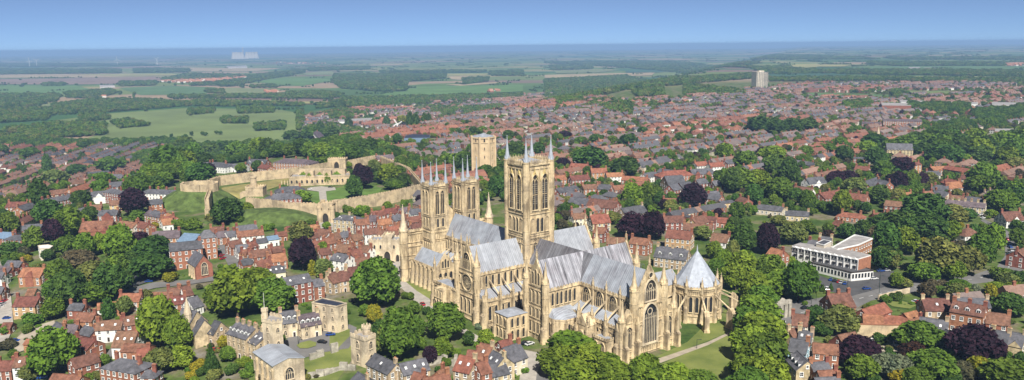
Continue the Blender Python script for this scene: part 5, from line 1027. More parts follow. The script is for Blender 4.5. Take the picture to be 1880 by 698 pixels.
H('square', E3, [(70, 312, 160, 302, 8, 5, 3.2, bo, to), (165, 330, 245, 340, 8, 5, 3.2, wh, tb), (245, 372, 300, 352, 8, 6, 3, br, tb), (300, 358, 372, 346, 8, 6, 2.6, br, sg), (375, 378, 440, 362, 8, 6, 3, br, tb), (322, 236, 420, 244, 10, 9, 2.6, st, sg, D(hip=True, chim=1, dorm=2)), (405, 272, 500, 262, 9, 7.5, 3, br, tr), (470, 334, 575, 326, 8, 6.5, 2.8, wh, tb, D(timber=True, chim=1)), (578, 340, 712, 352, 10, 6, 3.5, br, tb),
  (300, 432, 400, 446, 9, 6, 3.4, br, tb), (372, 480, 445, 466, 9, 6, 3.4, br, tr), (415, 528, 505, 520, 9, 6, 3.4, cr, tb), (450, 442, 520, 452, 8, 7, 2.8, wh, tb), (275, 494, 372, 508, 9, 8.5, 2.8, wh, sg, D(dorm=1, chim=2)), (345, 596, 480, 580, 10, 6, 4, st, tb, D(chim=2)), (235, 628, 350, 612, 10, 6, 4, st, tb, D(chim=2)), (200, 400, 260, 385, 8, 5, 3, br, tr), (70, 365, 150, 350, 8, 5, 3, br, tb), (480, 250, 560, 238, 8, 6, 3, br, sp_),
  (560, 272, 650, 262, 8, 6, 3, br, to), (600, 200, 690, 188, 8, 5, 3, br, tr), (650, 245, 720, 232, 8, 5, 3, br, sg), (700, 195, 780, 182, 8, 5, 3, br, sp_), (760, 255, 850, 243, 8, 5.5, 3, br, tr), (770, 205, 850, 193, 8, 5, 3, wh, sg), (520, 215, 600, 205, 8, 5, 3, bo, tr), (100, 420, 200, 408, 8, 5, 3, br, tr), (160, 470, 235, 456, 8, 5, 3, br, tb), (620, 320, 700, 310, 8, 6, 3, br, to), (780, 300, 860, 290, 8, 6, 3, br, tb)])
H('south', C8, [(112, 508, 268, 578, 8.5, 5, 3, st, sg, D(chim=1, sky=1)), (285, 585, 472, 538, 8.5, 5, 3, st, sg, D(sky=3, chim=0)), (395, 640, 465, 655, 7.5, 4.2, 3, br, tr, D(chim=1)), (455, 690, 640, 645, 9.5, 5, 4, br, tr, D(chim=1)), (722, 518, 838, 542, 9.5, 8, 4, st, to, D(sky=2, chim=1)), (872, 432, 962, 452, 9.5, 7, 4.4, st, tr, D(sky=1, chim=1)), (782, 482, 858, 488, 7, 5, 3, br, tr, D(chim=1)), (962, 486, 1045, 528, 9, 6.5, 4, st, sg, D(sky=2, chim=1)), (1030, 470, 1150, 430, 9.5, 6, 4.4, cr, sg, D(chim=1)),
  (1000, 420, 1088, 400, 8, 5, 3, br, tr, D(chim=1)), (915, 592, 1045, 566, 8.5, 5, 3, st, sg, D(chim=1)), (845, 575, 905, 560, 8, 8, 3, bo, tr, D(chim=1)), (560, 640, 600, 610, 6, 4, 2.4, br, tr, D(chim=1)), (-10, 640, 60, 690, 8, 5, 3, st, sg, D(chim=1))])
H('lime', R2, [(622, 72, 762, 60, 11, 6.5, 5, bb, tb, D(chim=3, cross=1)), (842, 170, 985, 124, 8, 4, 3, br, to, D(chim=0)), (850, 198, 978, 208, 8, 3.5, 2.6, br, to, D(chim=0)), (990, 202, 1110, 212, 8, 3.5, 2.6, br, to, D(chim=0, hip=True)), (1112, 196, 1190, 176, 7, 3.5, 2.4, br, to, D(chim=0)), (1150, 240, 1220, 215, 7, 3.5, 2.4, br, tr, D(chim=1)), (1225, 98, 1395, 100, 10, 7, 4, st, tb, D(sky=1, chim=2)), (1428, 112, 1640, 148, 12, 9.4, 3.2, br, tb, D(dorm=3, chim=3, storey=4.4)),
  (1640, 184, 1792, 204, 10, 6, 3.4, br, tb, D(chim=1)), (1216, 216, 1398, 244, 9, 5, 4, st, sg, D(sky=2, chim=1, cross=1)), (1380, 296, 1425, 322, 8, 6, 3.6, st, sg, D(chim=0)), (1680, 296, 1790, 318, 10, 5.5, 4, st, sg, D(cross=1, chim=2)), (1800, 312, 1890, 330, 10, 5.5, 4, st, sg, D(cross=1, chim=1)), (400, 196, 500, 206, 8, 6.5, 3.6, cr, tb, D(chim=2)), (372, 296, 452, 280, 8, 6.5, 3.4, st, tb, D(chim=2)), (445, 300, 530, 312, 8, 7, 3, st, sg, D(sky=2)),
  (392, 352, 505, 372, 8.5, 6.8, 3.8, 'render_blue', sg, D(chim=1)), (430, 432, 498, 500, 8, 7, 3.4, st, sg, D(dorm=3, chim=0)), (530, 382, 692, 396, 8, 6.2, 2.6, bo, tr, D(chim=0)), (510, 512, 622, 500, 9, 6, 3.4, br, sg, D(chim=2)), (560, 562, 680, 556, 8, 6, 3, bo, tr, D(chim=1)), (540, 606, 700, 600, 8, 5, 3, br, sg, D(chim=1)), (690, 334, 800, 312, 9, 4, 4, br, tb, D(chim=0)), (1450, 92, 1650, 102, 9, 8, 2.6, st, sg, D(chim=2))])
H('north', C3, [(335, 45, 440, 50, 9, 6, 3, br, tb), (465, 44, 562, 56, 9, 6.4, 3, br, tr), (600, 92, 770, 112, 10.5, 6, 5, st, sg, D(dorm=3, chim=3)), (655, 4, 790, 16, 10.5, 7, 4, bu, tr, D(chim=2)), (900, 22, 990, 34, 9.5, 6, 4, wh, tb, D(chim=1)), (270, -10, 330, -4, 9, 6, 3, br, tr)])
H('north', N4, [(100, 208, 210, 216, 11, 5, 4, bo, to), (225, 242, 326, 240, 10, 6, 3.6, bo, to), (322, 272, 430, 268, 9, 5, 3, wh, to), (430, 290, 592, 300, 9, 5, 3, br, to), (-10, 290, 60, 285, 9, 5, 3.4, bo, to), (90, 290, 208, 282, 10, 5, 3.4, br, tr), (0, 370, 130, 350, 10, 6.5, 3.2, br, sg, D(chim=4)), (170, 348, 272, 342, 9, 5, 3, br, tb), (280, 342, 360, 348, 9, 6, 3.4, br, sg), (100, 424, 222, 438, 12, 5, 4, br, sg), (222, 434, 400, 452, 14, 5, 4.6, br, tb, D(chim=1)), (362, 354, 470, 344, 9, 5, 3, br, tr), (480, 332, 602, 322, 9, 5, 3, br, tr), (420, 498, 560, 476, 10, 6, 4.4, st, sg, D(chim=1)), (100, 534, 190, 526, 9, 5, 3, cr, tb),
  (220, 540, 335, 532, 11, 6, 5, st, to), (698, 292, 812, 286, 18, 6, 7, bu, sg, D(chim=0)), (728, 350, 780, 338, 9, 6, 4, br, sg, D(chim=0)), (790, 334, 862, 326, 11, 6, 4, br, sg, D(chim=0)), (898, 312, 962, 306, 9, 5, 3.4, br, sg), (560, 274, 640, 262, 9, 5, 3.4, wh, sg), (690, 258, 832, 250, 15, 6, 4.5, br, to, D(hip=True)), (948, 394, 1040, 386, 12, 5.5, 3.6, bo, sg), (1050, 454, 1130, 446, 9, 3.6, 1, bu, sg, D(chim=0)), (870, 560, 950, 542, 9, 5, 4, bu, tb), (960, 548, 1032, 552, 9, 5, 3, br, tb), (690, 548, 820, 546, 10, 5.5, 3.6, br, tb), (820, 594, 1010, 604, 9, 5, 3, br, tb), (1030, 556, 1120, 562, 8, 3.6, 2.6, bo, to), (690, 434, 790, 436, 9, 4, 3, br, tr), (862, 248, 1000, 242, 11, 6, 4, br, sg, D(cross=2)), (890, 202, 962, 196, 9, 6, 3.4, wh, to, D(timber=True)), (980, 208, 1070, 202, 9, 6, 3.4, wh, to), (1080, 192, 1150, 182, 9, 6.5, 3, br, sg), (1000, 322, 1076, 316, 10, 5, 3.4, br, sg)])
H('west', A5, [(530, 292, 632, 286, 10, 6, 3.6, wh, sg, D(cross=1)), (640, 272, 700, 280, 10, 9, 2.8, br, sg, D(hip=True)), (636, 238, 722, 232, 10, 6, 3.4, br, sg), (636, 346, 706, 340, 9, 5, 3, bu, tb), (526, 372, 592, 366, 9, 5, 3, br, tb), (580, 402, 690, 396, 10, 5, 3, br, sg, D(cross=1)), (480, 472, 660, 456, 15, 6.5, 5.4, br, tr, D(cross=3)), (856, 342, 942, 334, 10, 6, 3, br, sg), (872, 396, 962, 412, 10, 6, 3, bo, sp_), (860, 276, 1030, 282, 11, 5.4, 3, wh, sg, D(hip=True, chim=4)), (700, 462, 800, 472, 9, 5, 3, cr, tr), (802, 462, 872, 476, 9, 5, 3, br, tr), (940, 444, 1012, 432, 9, 4.6, 3.4, cr, to),
  (5, 532, 92, 526, 10, 7, 3, br, sb), (78, 548, 176, 540, 10, 8, 2.4, br, sg, D(hip=True)), (50, 358, 165, 346, 11, 5, 3.2, br, tr), (100, 385, 180, 350, 10, 5, 3.2, br, sg), (400, 278, 500, 244, 10, 5.4, 3.4, bo, to), (262, 294, 390, 272, 12, 6, 3, cr, tb, D(chim=0)), (88, 474, 245, 376, 8.5, 6, 3, wh, tb, D(chim=8)), (130, 494, 245, 472, 9, 5, 3, br, sg), (240, 345, 420, 300, 9, 5.4, 3, br, sg, D(chim=6)), (410, 405, 500, 380, 9, 5.4, 3, br, sg), (510, 178, 635, 168, 16, 6, 1.2, br, sg, D(chim=0)), (640, 195, 720, 188, 9, 5.4, 3, br, sg), (740, 205, 830, 180, 9, 5.4, 3, bo, sb), (960, 410, 1010, 430, 8, 5, 3, bo, to)])
poly_building('house', A5, [(222, 612, ), (280, 600), (308, 606), (290, 622), (232, 630)], 7, cr, 'concrete_white', 2, 3, HW(1.6, 1.5), 'cream flat-roofed modern house above the garden trees', 'house', None, .4)
H('park', R3, [(92, 132, 250, 148, 10, 6, 3, br, tb, D(chim=0)), (430, 122, 735, 150, 9.5, 5.5, 3, st, sp_, D(chim=8)), (596, 312, 640, 308, 9, 6, 4, wh, tb, D(hip=True, chim=1)), (455, 396, 570, 400, 9, 3.4, 2.6, br, tr, D(chim=0)), (830, 208, 950, 202, 11, 5, 5, wh, tb, D(timber=True, cross=1)), (930, 455, 995, 432, 10, 6, 3.6, br, tb), (500, 98, 592, 106, 9, 3.2, 3.6, wh, tb), (610, 104, 722, 122, 9, 3.6, 3.6, cr, sg), (410, 66, 500, 82, 9, 3.6, 3.6, cr, sg), (330, 78, 385, 72, 9, 4, 3.4, br, tr), (205, 85, 250, 80, 8, 3.4, 3, bo, to), (10, 215, 100, 210, 9, 4, 3, br, tr), (470, 20, 560, 12, 10, 5, 4, bo, to), (380, 45, 480, 40, 9, 4, 3, cr, sg), (720, 80, 860, 40, 9, 4, 3, st, sp_, D(chim=5))])
H('park', N5, [(660, 500, 780, 482, 12, 6.5, 4, br, tr, D(cross=1, chim=3)), (842, 500, 950, 512, 12, 6.5, 4, br, tr, D(cross=1, chim=3)), (580, 412, 682, 402, 10, 7, 4.4, wh, sg, D(cross=1)), (518, 458, 622, 472, 10, 5, 4, wh, tb), (930, 432, 1010, 404, 10, 6, 4, br, sg, D(cross=1)), (1010, 418, 1080, 432, 10, 6, 4, br, sg, D(cross=1)), (1320, 344, 1430, 340, 11, 5.5, 2.6, bo, to), (1422, 338, 1582, 362, 11, 6.5, 2.6, bo, to), (1298, 370, 1382, 374, 10, 3.6, 2.6, wh, sg), (1682, 346, 1792, 322, 14, 4, 4, br, to), (1420, 412, 1502, 432, 11, 5, 3.4, br, to), (1350, 452, 1432, 458, 10, 4, 3, cr, sg), (300, 568, 452, 584, 10, 4, 2.6, cr, sg), (462, 604, 602, 612, 10, 4, 2.6, st, sg), (0, 502, 82, 512, 10, 5, 3.4, br, sg), (802, 614, 905, 624, 9, 3, 2.6, bo, to, D(hip=True)), (870, 286, 962, 292, 11, 6, 1, br, sg), (1210, 318, 1252, 316, 10, 8, 2, bo, tr), (1040, 60, 1270, 64, 13, 9, 2.4, br, sp_, D(chim=0)), (1250, 95, 1330, 98, 11, 6, 2.6, br, sp_), (1330, 62, 1460, 66, 10, 5, 3, cr, sg), (920, 75, 1030, 80, 11, 6, 2.6, br, sp_), (190, 522, 240, 535, 9, 4, 3, br, tb), (880, 338, 960, 345, 10, 5, 3, br, tr), (1510, 392, 1590, 400, 9, 5, 3, bu, tb)])
ZON['keep'] = ('behind the castle wall', 'the shell keep', CA(170, 400))
H('keep', CA, [(165, 208, 232, 200, 9, 5, 2, wh, sg, D(chim=1)), (245, 200, 325, 205, 13, 6, 4, wh, sg, D(hip=True, chim=2)), (330, 212, 462, 216, 11, 5, 2.6, wh, sg), (478, 182, 600, 186, 12, 7, 4, br, sg, D(dorm=3)), (560, 215, 620, 225, 10, 6, 3, bo, tr), (700, 176, 855, 182, 18, 9, 4, br, sp_, D(hip=True, chim=3)), (915, 52, 1030, 60, 11, 6, 2.4, br, sp_), (1055, 48, 1150, 52, 11, 6, 2.4, br, sp_), (1160, 58, 1245, 64, 11, 6, 2.4, br, sp_), (310, 118, 380, 112, 10, 5, 3.4, bo, to), (1290, 160, 1400, 152, 10, 6, 3, br, sp_, D(chim=3))])
H('hotel', HT, [(640, 175, 720, 190, 10, 4.5, 3.4, wh, sg), (720, 148, 820, 158, 10, 4.5, 3.4, st, sg), (850, 18, 900, 30, 8, 3, 2.4, br, tr)])
# garden wall of coursed stone east of the avenue
p1, p2 = G(*R2(812, 345)), G(*R2(1098, 352)); d = p2 - p1; o = empty('garden_wall', p1, math.atan2(d.y, d.x), 'high coursed-stone garden wall below the orange-roofed range', 'wall'); MB().box(0, d.length, 0, .8, -2, 5.6).build('masonry', 'castle_stone', o); MB().box(-.1, d.length + .1, -.15, .95, 5.6, 5.9).build('coping', 'brick_red', o)
p1, p2 = G(*R2(950, 110)), G(*R2(1150, 62)); d = p2 - p1; o = empty('garden_wall', p1, math.atan2(d.y, d.x), 'pale stone wall along the road above the small lawn', 'wall'); MB().box(0, d.length, 0, .6, -1, 2.6).build('masonry', 'limestone_pale', o)
sheet('lawn', [(1000, 128), (1080, 108), (1190, 145), (1150, 165), (1040, 150)], 'lawn', .2, R2)
g1, g2 = G(*R2(300, 235)), G(*R2(388, 215)); d = g2 - g1; L = d.length; o = empty('priory_arch', g1, math.atan2(d.y, d.x), 'weathered stone archway at the head of the lime avenue', 'arch')
b = MB(); [b.box(L * x - .9, L * x + .9, 0, 1.8, 0, 6.5) for x in (.04, .34, .66, .96)]; b.box(-.5, L + .5, .1, 1.7, 6.5, 8.0); b.gable(L * .3, L * .7, .1, 1.7, 8, 1.4, 'y'); b.build('masonry', 'grey_stone', o)
for x in (.19, .5, .81): put(kit('arch_head', lambda b: [b.add([(s * 1.9, 0, 6.5), (s * 1.9, 0, 4.6), (s * 1.2, 0, 5.9), (0, 0, 6.4), (0, 0, 6.5), (s * 1.9, 1.5, 6.5), (s * 1.9, 1.5, 4.6), (s * 1.2, 1.5, 5.9), (0, 1.5, 6.4)], [(0, 1, 2, 3, 4), (1, 6, 7, 2), (2, 7, 8, 3)]) for s in (-1, 1)], ('grey_stone',)), 'arch_head', o, (L * x, .1, 0))
# scaffold at the north end of the eastern transept
b = MB()
for i in range(6):
    for j in range(3):
        for z in range(0, 24, 3): b.box(i * 2.4 - .06, i * 2.4 + .06, j * 2 - .06, j * 2 + .06, z, z + 3)
    for z in range(3, 25, 3): b.box(i * 2.4 - .05, i * 2.4 + .05, 0, 4, z, z + .1)
for z in range(3, 25, 3): [b.box(0, 12, j * 2 - .05, j * 2 + .05, z, z + .1) for j in range(3)]; b.box(0, 12, .2, 1.6, z - .1, z)
x_, y_ = to_world(32, 29); o = b.build('scaffold', 'metal_grey', None, (x_, y_, 0), -TH); prop(o, 'grey tubular scaffold at the far end of the eastern transept', 'scaffold')
# ---------------------------------------------------------------- trees
FOL = {}
def crown_mesh(key, seed, lobes, leaves, kind='round', leaf=.042):
    rnd = np.random.RandomState(seed); V = []; F = []; off = 0
    C = []
    for i in range(lobes):
        if kind == 'round':
            a = rnd.uniform(0, 2 * np.pi); u = rnd.uniform(-.55, 1.0); r = np.sqrt(max(0, 1 - u * u)) * rnd.uniform(.72, 1.0)
            k_ = rnd.uniform(.86, 1.16); c = np.array([.33 * k_ * r * np.cos(a), .33 * k_ * r * np.sin(a), .5 + .31 * u * rnd.uniform(.8, 1.12)]); q = rnd.uniform(.09, .19)
        elif kind == 'cone':
            t = (i + .5) / lobes; a = i * 2.4; r = .36 * (1 - t) ** .9; c = np.array([r * np.cos(a), r * np.sin(a), .1 + .84 * t]); q = .16 * (1 - t) + .05
        elif kind == 'column':
            t = (i + .5) / lobes; a = i * 2.4; r = .26 * np.sin(np.pi * min(.97, t * .85 + .12)) ** .7; c = np.array([r * np.cos(a), r * np.sin(a), .08 + .84 * t]); q = .2 * (1 - t * .55)
        elif kind == 'shrub':
            a = rnd.uniform(0, 2 * np.pi); r = np.sqrt(rnd.uniform(0, 1)) * .33; c = np.array([r * np.cos(a), r * np.sin(a), .34 + rnd.uniform(-.1, .26) * (1 - r)]); q = rnd.uniform(.18, .27)
        C.append((c, q))
    if kind == 'round': C.append((np.array([0, 0, .5]), .30))
    zs = 1.0 if kind not in ('cone', 'column') else 1.0
    for c, q in C:
        n = int(leaves * (q / .17) ** 2); d = rnd.normal(size=(n, 3)); d[:, 2] += .25; d /= np.linalg.norm(d, axis=1)[:, None]
        p = c + d * q * rnd.uniform(.78, 1.22, (n, 1)); nrm = d * .8 + rnd.normal(size=(n, 3)) * .75 + np.array([0, 0, .25]); nrm /= np.linalg.norm(nrm, axis=1)[:, None]
        t = np.cross(nrm, rnd.normal(size=(n, 3))); t /= np.linalg.norm(t, axis=1)[:, None]; b2 = np.cross(nrm, t)
        s = leaf * rnd.uniform(.55, 1.25, (n, 1)); s2 = s * rnd.uniform(.6, 1.0, (n, 1))
        quad = np.stack([p - t * s - b2 * s2 * .6, p + t * s - b2 * s2, p + t * s * .7 + b2 * s2, p - t * s + b2 * s2 * .8], 1).reshape(-1, 3)
        V.append(quad); F.append(np.arange(n * 4).reshape(-1, 4) + off); off += n * 4
        K = 8; ring = []                                # dull core of each bough so that little sky shows through its middle
        for zz, rr in ((-.7, .45), (-.2, .72), (.3, .7), (.7, .42)):
            for k in range(K): ring.append(c + q * np.array([rr * np.cos(k * np.pi / 4), rr * np.sin(k * np.pi / 4), zz * .78]))
        V.append(np.array(ring)); ff = [[j * K + k, j * K + (k + 1) % K, (j + 1) * K + (k + 1) % K, (j + 1) * K + k] for j in range(3) for k in range(K)] + [[24, 25, 26, 27], [24, 27, 28, 31], [28, 29, 30, 31]]
        F.append(np.array(ff) + off); off += len(ring)
    V = np.concatenate(V); F = np.concatenate(F); V[:, 2] = np.maximum(V[:, 2], .03)
    me = bpy.data.meshes.new('crown'); me.vertices.add(len(V)); me.vertices.foreach_set('co', V.astype(np.float32).ravel())
    me.loops.add(F.size); me.loops.foreach_set('vertex_index', F.astype(np.int32).ravel()); me.polygons.add(len(F))
    me.polygons.foreach_set('loop_start', np.arange(0, F.size, 4, dtype=np.int32)); me.update(calc_edges=True); me.materials.append(M['foliage']); FOL[key] = me; return me
for i in range(5): crown_mesh('r%d' % i, 11 + i, 34 + 5 * i, 150)
crown_mesh('cone', 31, 26, 120, 'cone', .036); crown_mesh('col', 32, 22, 130, 'column', .036)
for i in range(2): crown_mesh('s%d' % i, 41 + i, 9, 190, 'shrub', .05)
for i in range(3): crown_mesh('f%d' % i, 51 + i, 12, 26, 'round', .085)
def trunk_mesh():
    b = MB(); b.rings(0, 0, 8, [(.045, -.08), (.03, .02), (.024, .2), (.014, .42), (.006, .6)])
    for k in range(5):
        a = k * 1.256; p = np.array([0, 0, .16 + .05 * k]); q = p + np.array([.2 * math.cos(a), .2 * math.sin(a), .17]); t = np.array([-math.sin(a), math.cos(a), 0]) * .01; u = np.array([0, 0, .012])
        vs = [tuple(p + t), tuple(p + u), tuple(p - t), tuple(p - u), tuple(q + t * .3), tuple(q + u * .3), tuple(q - t * .3), tuple(q - u * .3)]; b.add(vs, [(0, 1, 5, 4), (1, 2, 6, 5), (2, 3, 7, 6), (3, 0, 4, 7)])
    return b.mesh('trunk', ['bark'])
TRK = trunk_mesh()
TC = {'g': ((0.096, 0.170, 0.022), 'mid-green'), 'b': ((0.132, 0.212, 0.022), 'fresh bright-green'), 'd': ((0.058, 0.116, 0.022), 'dark-green'), 'p': ((0.030, 0.013, 0.024), 'dark purple copper-leaved'), 'y': ((0.26, 0.24, 0.02), 'golden-yellow'),
      'l': ((0.145, 0.175, 0.045), 'pale olive'), 's': ((0.15, 0.20, 0.12), 'silvery-green'), 'm': ((0.055, 0.028, 0.018), 'russet-brown'), 'n': ((0.085, 0.080, 0.042), 'brownish-green')}
TREES = []; TSPEC = []; SMALL = []; TRND = random.Random(77)
def tree(px, yb, w, h, c='g', kind=None, zone=None):
    g = G(px, yb); sc = (g - Vector((0, 0, CAM_H))).length / FPX
    th = math.atan2(CAM_H - g.z, g.length); r = w * sc / 2; H2 = h * sc / 2
    a = math.sqrt(max((H2 * .55) ** 2, H2 ** 2 - (r * math.sin(th)) ** 2)) / math.cos(th)
    a = min(a, r * (1.25 if kind not in ('cone', 'col') else 4)); a = max(a, r * .62)
    g = G(px, yb - h / 2, a * 1.04); sh = (2 * r < 5.2 and 2 * a < 5) or kind == 'sh'
    k = kind if kind in ('cone', 'col') else ('s%d' % TRND.randrange(2) if sh else 'r%d' % TRND.randrange(5))
    wd = 2 * r / {'cone': .8, 'col': .62}.get(k, .95); ht = 2 * a / (.96 if not sh else .82)
    name = 'bush' if sh else {'p': 'copper_beech', 'm': 'copper_beech'}.get(c, 'cypress' if k in ('cone', 'col') else 'tree')
    TSPEC.append((w * h, name, g, wd, ht, k, c, zone, px))
def tint_of(c):
    base = TC[c][0]; v = TRND.uniform(.8, 1.22); hue = TRND.uniform(-.14, .14); return (base[0] * v * (1 + hue), base[1] * v, base[2] * v, 1)
def grow_trees():
    """the largest trees in view as single things; smaller ones join the garden trees"""
    n = {}
    for area, name, g, wd, ht, k, c, zone, px in sorted(TSPEC, key=lambda t: -t[0]):
        n[name] = n.get(name, 0) + 1
        if n[name] > 290: SMALL.append((g, wd, ht, c)); continue
        root = empty(name, g, TRND.uniform(0, 6.28)); o = put(FOL[k], 'crown', root, (0, 0, 0), 0, (wd, wd * TRND.uniform(.9, 1.08), ht)); o.color = tint_of(c)
        if name != 'bush': put(TRK, 'trunk', root, (0, 0, 0), 0, (wd * .9, wd * .9, ht))
        TREES.append((root, name, TC[c][1], k, zone, wd, ht))
    print('TREES', n)
def TT(zone, F, rows, s):
    for r in rows:
        x, y = F(r[0], r[1]); tree(x, y, r[2] / s, r[3] / s, r[4] if len(r) > 4 else 'g', r[5] if len(r) > 5 else None, zone)
TZN = {'slope': ('on the lower slope', 'the chapel spirelet', C7(100, 330)), 'castle': ('by the castle walls', 'the castle gatehouse', CA(970, 580)), 'west': ('in the lower town', 'the flat-roofed house', A5(260, 640)), 'south': ('south of the cathedral', 'the octagonal turret', C7(1000, 500)),
       'east': ('at the cathedral east end', 'the east front', (1200, 640)), 'avenue': ('in the avenue', 'the chapter house', (1278, 590)), 'hotel': ('around the white hotel', 'the hotel front', (1530, 500)), 'park': ('beyond the hotel', 'the road bend', (1845, 480)),
       'lime': ('in gardens east of the avenue', 'the priory arch', R2(330, 190)), 'north': ('north of the cathedral', 'the central tower', (1010, 500)), 'far': ('in the uphill town', 'the thin spire', (1611, 250)), 'edge': ('along the escarpment', 'the water tower', (888, 318)), 'lane': ('near the three-arched gatehouse', 'its archway', E3(640, 520))}
TT('slope', C7, [(285, 335, 240, 270, 'b'), (480, 318, 240, 190, 'g'), (240, 185, 150, 130, 'g'), (170, 318, 125, 165, 'b'), (400, 255, 220, 190, 'b'), (345, 205, 170, 130, 'b'), (560, 310, 100, 130, 'g'), (145, 650, 62, 150, 'd', 'cone'), (85, 640, 90, 60, 'y', 'sh'), (30, 690, 55, 45, 'y', 'sh'), (215, 505, 70, 60, 'y', 'sh'), (240, 590, 90, 80, 'g'), (330, 620, 70, 60, 'b', 'sh'), (380, 650, 70, 60, 'g', 'sh'), (260, 660, 80, 60, 'd', 'sh'), (10, 620, 50, 80, 'g'), (90, 668, 60, 45, 'd', 'sh'), (470, 700, 100, 50, 'n', 'sh'), (200, 470, 60, 60, 'g', 'sh'), (160, 690, 90, 50, 'l', 'sh'), (340, 680, 60, 40, 'g', 'sh')], 3.061)
TT('slope', C6, [(300, 652, 215, 235, 'b'), (890, 500, 210, 270, 'b'), (985, 530, 150, 190, 'b'), (390, 285, 180, 190, 'd'), (620, 235, 200, 185, 'd'), (515, 175, 165, 135, 'l'), (300, 345, 125, 100, 'b'), (850, 122, 210, 130, 'd'), (605, 345, 52, 105, 'd', 'col'), (700, 330, 80, 100, 'l'), (900, 655, 170, 135, 'l'), (1005, 625, 170, 115, 'b'), (160, 690, 110, 65, 'l'), (40, 520, 80, 50, 'n', 'sh'), (440, 85, 180, 105, 'n'), (660, 120, 130, 120, 'g'), (540, 260, 180, 110, 'b'), (330, 150, 130, 120, 'g'), (290, 240, 90, 100, 'g'), (155, 430, 55, 50, 'g', 'sh'), (30, 430, 80, 50, 'g', 'sh'), (80, 560, 50, 30, 'g', 'sh'), (950, 130, 80, 30, 'y', 'sh'), (820, 270, 70, 80, 'l'), (510, 695, 60, 40, 'g', 'sh'), (585, 610, 60, 60, 'g', 'sh'), (560, 690, 70, 50, 'l', 'sh'), (640, 330, 50, 70, 'g'), (210, 90, 70, 50, 'l', 'sh'), (160, 30, 40, 30, 'y', 'sh'), (750, 60, 110, 90, 'd'), (680, 40, 120, 80, 'g'), (1070, 690, 60, 40, 'y', 'sh'), (450, 180, 110, 90, 'l'), (700, 170, 100, 90, 'd'), (185, 370, 100, 36, 'g', 'sh'), (510, 390, 60, 36, 'b', 'sh'), (410, 520, 60, 40, 'l', 'sh')], 3.061)
TT('castle', CA, [(345, 595, 195, 155, 'd'), (815, 462, 135, 75, 'b'), (1215, 405, 120, 210, 'p'), (1180, 330, 90, 130, 'p'), (1150, 432, 115, 145, 'd'), (1375, 345, 150, 135, 'b'), (1280, 275, 100, 90, 'l'), (1470, 365, 105, 95, 'n'), (1400, 375, 120, 70, 'd'), (470, 550, 80, 90, 'b'), (1200, 535, 110, 55, 'b', 'sh'), (1365, 515, 66, 62, 'b'), (1475, 482, 42, 42, 'g', 'sh'), (975, 632, 58, 48, 'b'), (1115, 525, 60, 52, 'g', 'sh'), (1040, 580, 50, 60, 'd'), (165, 352, 190, 145, 'd'), (230, 300, 80, 90, 'p'), (90, 310, 110, 110, 'g'), (30, 300, 120, 100, 'g'), (45, 230, 120, 100, 'd'), (860, 605, 90, 22, 'g', 'sh'), (600, 635, 70, 36, 'b', 'sh'), (400, 600, 90, 60, 'g', 'sh'), (240, 585, 80, 56, 'l'), (30, 625, 80, 58, 'g', 'sh'), (120, 618, 100, 40, 'b', 'sh'), (300, 640, 60, 40, 'l', 'sh'), (425, 270, 70, 60, 'b'), (690, 245, 80, 34, 'l', 'sh'), (530, 260, 70, 70, 'd'), (1110, 245, 60, 50, 'b'), (1260, 540, 70, 40, 'g', 'sh'), (700, 395, 60, 50, 'g'), (1120, 300, 60, 60, 'g'), (1300, 330, 90, 70, 'd'), (1440, 300, 90, 80, 'g'), (640, 300, 60, 40, 'g'), (400, 330, 70, 50, 'g'), (1530, 400, 60, 40, 'g', 'sh'), (1420, 450, 50, 36, 'l', 'sh')], 3.489)
TT('edge', CA, [(600, 165, 120, 115, 'd'), (665, 168, 95, 95, 'g'), (735, 170, 90, 85, 'g'), (815, 160, 120, 110, 'd'), (870, 180, 95, 110, 'g'), (950, 185, 130, 110, 'b'), (1050, 200, 150, 110, 'g'), (1135, 195, 130, 110, 'g'), (1255, 150, 160, 90, 'd'), (1330, 160, 110, 90, 'g'), (1400, 170, 110, 80, 'd'), (1455, 245, 100, 85, 'g'), (1520, 245, 80, 60, 'g'), (540, 150, 110, 90, 'b'), (480, 150, 110, 90, 'd'), (400, 170, 130, 90, 'g'), (330, 150, 120, 80, 'd'), (230, 160, 110, 80, 'g'), (50, 140, 90, 60, 'g'), (120, 180, 120, 90, 'd'), (20, 200, 110, 90, 'g'), (880, 230, 110, 60, 'g'), (960, 225, 100, 60, 'b'), (200, 230, 120, 80, 'd'), (1180, 60, 90, 40, 'g'), (760, 60, 120, 50, 'd'), (880, 50, 140, 60, 'g'), (1000, 40, 120, 50, 'd')], 3.489)
TT('lane', E3, [(55, 605, 185, 210, 'p'), (40, 450, 160, 160, 'l'), (112, 590, 100, 130, 'n'), (122, 640, 46, 95, 'y', 'col'), (200, 672, 130, 140, 'l'), (190, 530, 100, 110, 'b'), (170, 480, 80, 70, 'g'), (555, 690, 280, 145, 'g'), (620, 700, 160, 110, 'g'), (345, 690, 80, 50, 'l'), (450, 250, 110, 60, 'b'), (300, 330, 46, 100, 'd'), (600, 150, 20, 20, 'g')], 3.673)
tree(691, 562, 84, 84, 'g', None, 'lane'); tree(668, 540, 44, 48, 'g', None, 'lane'); tree(712, 548, 50, 52, 'd', None, 'lane')
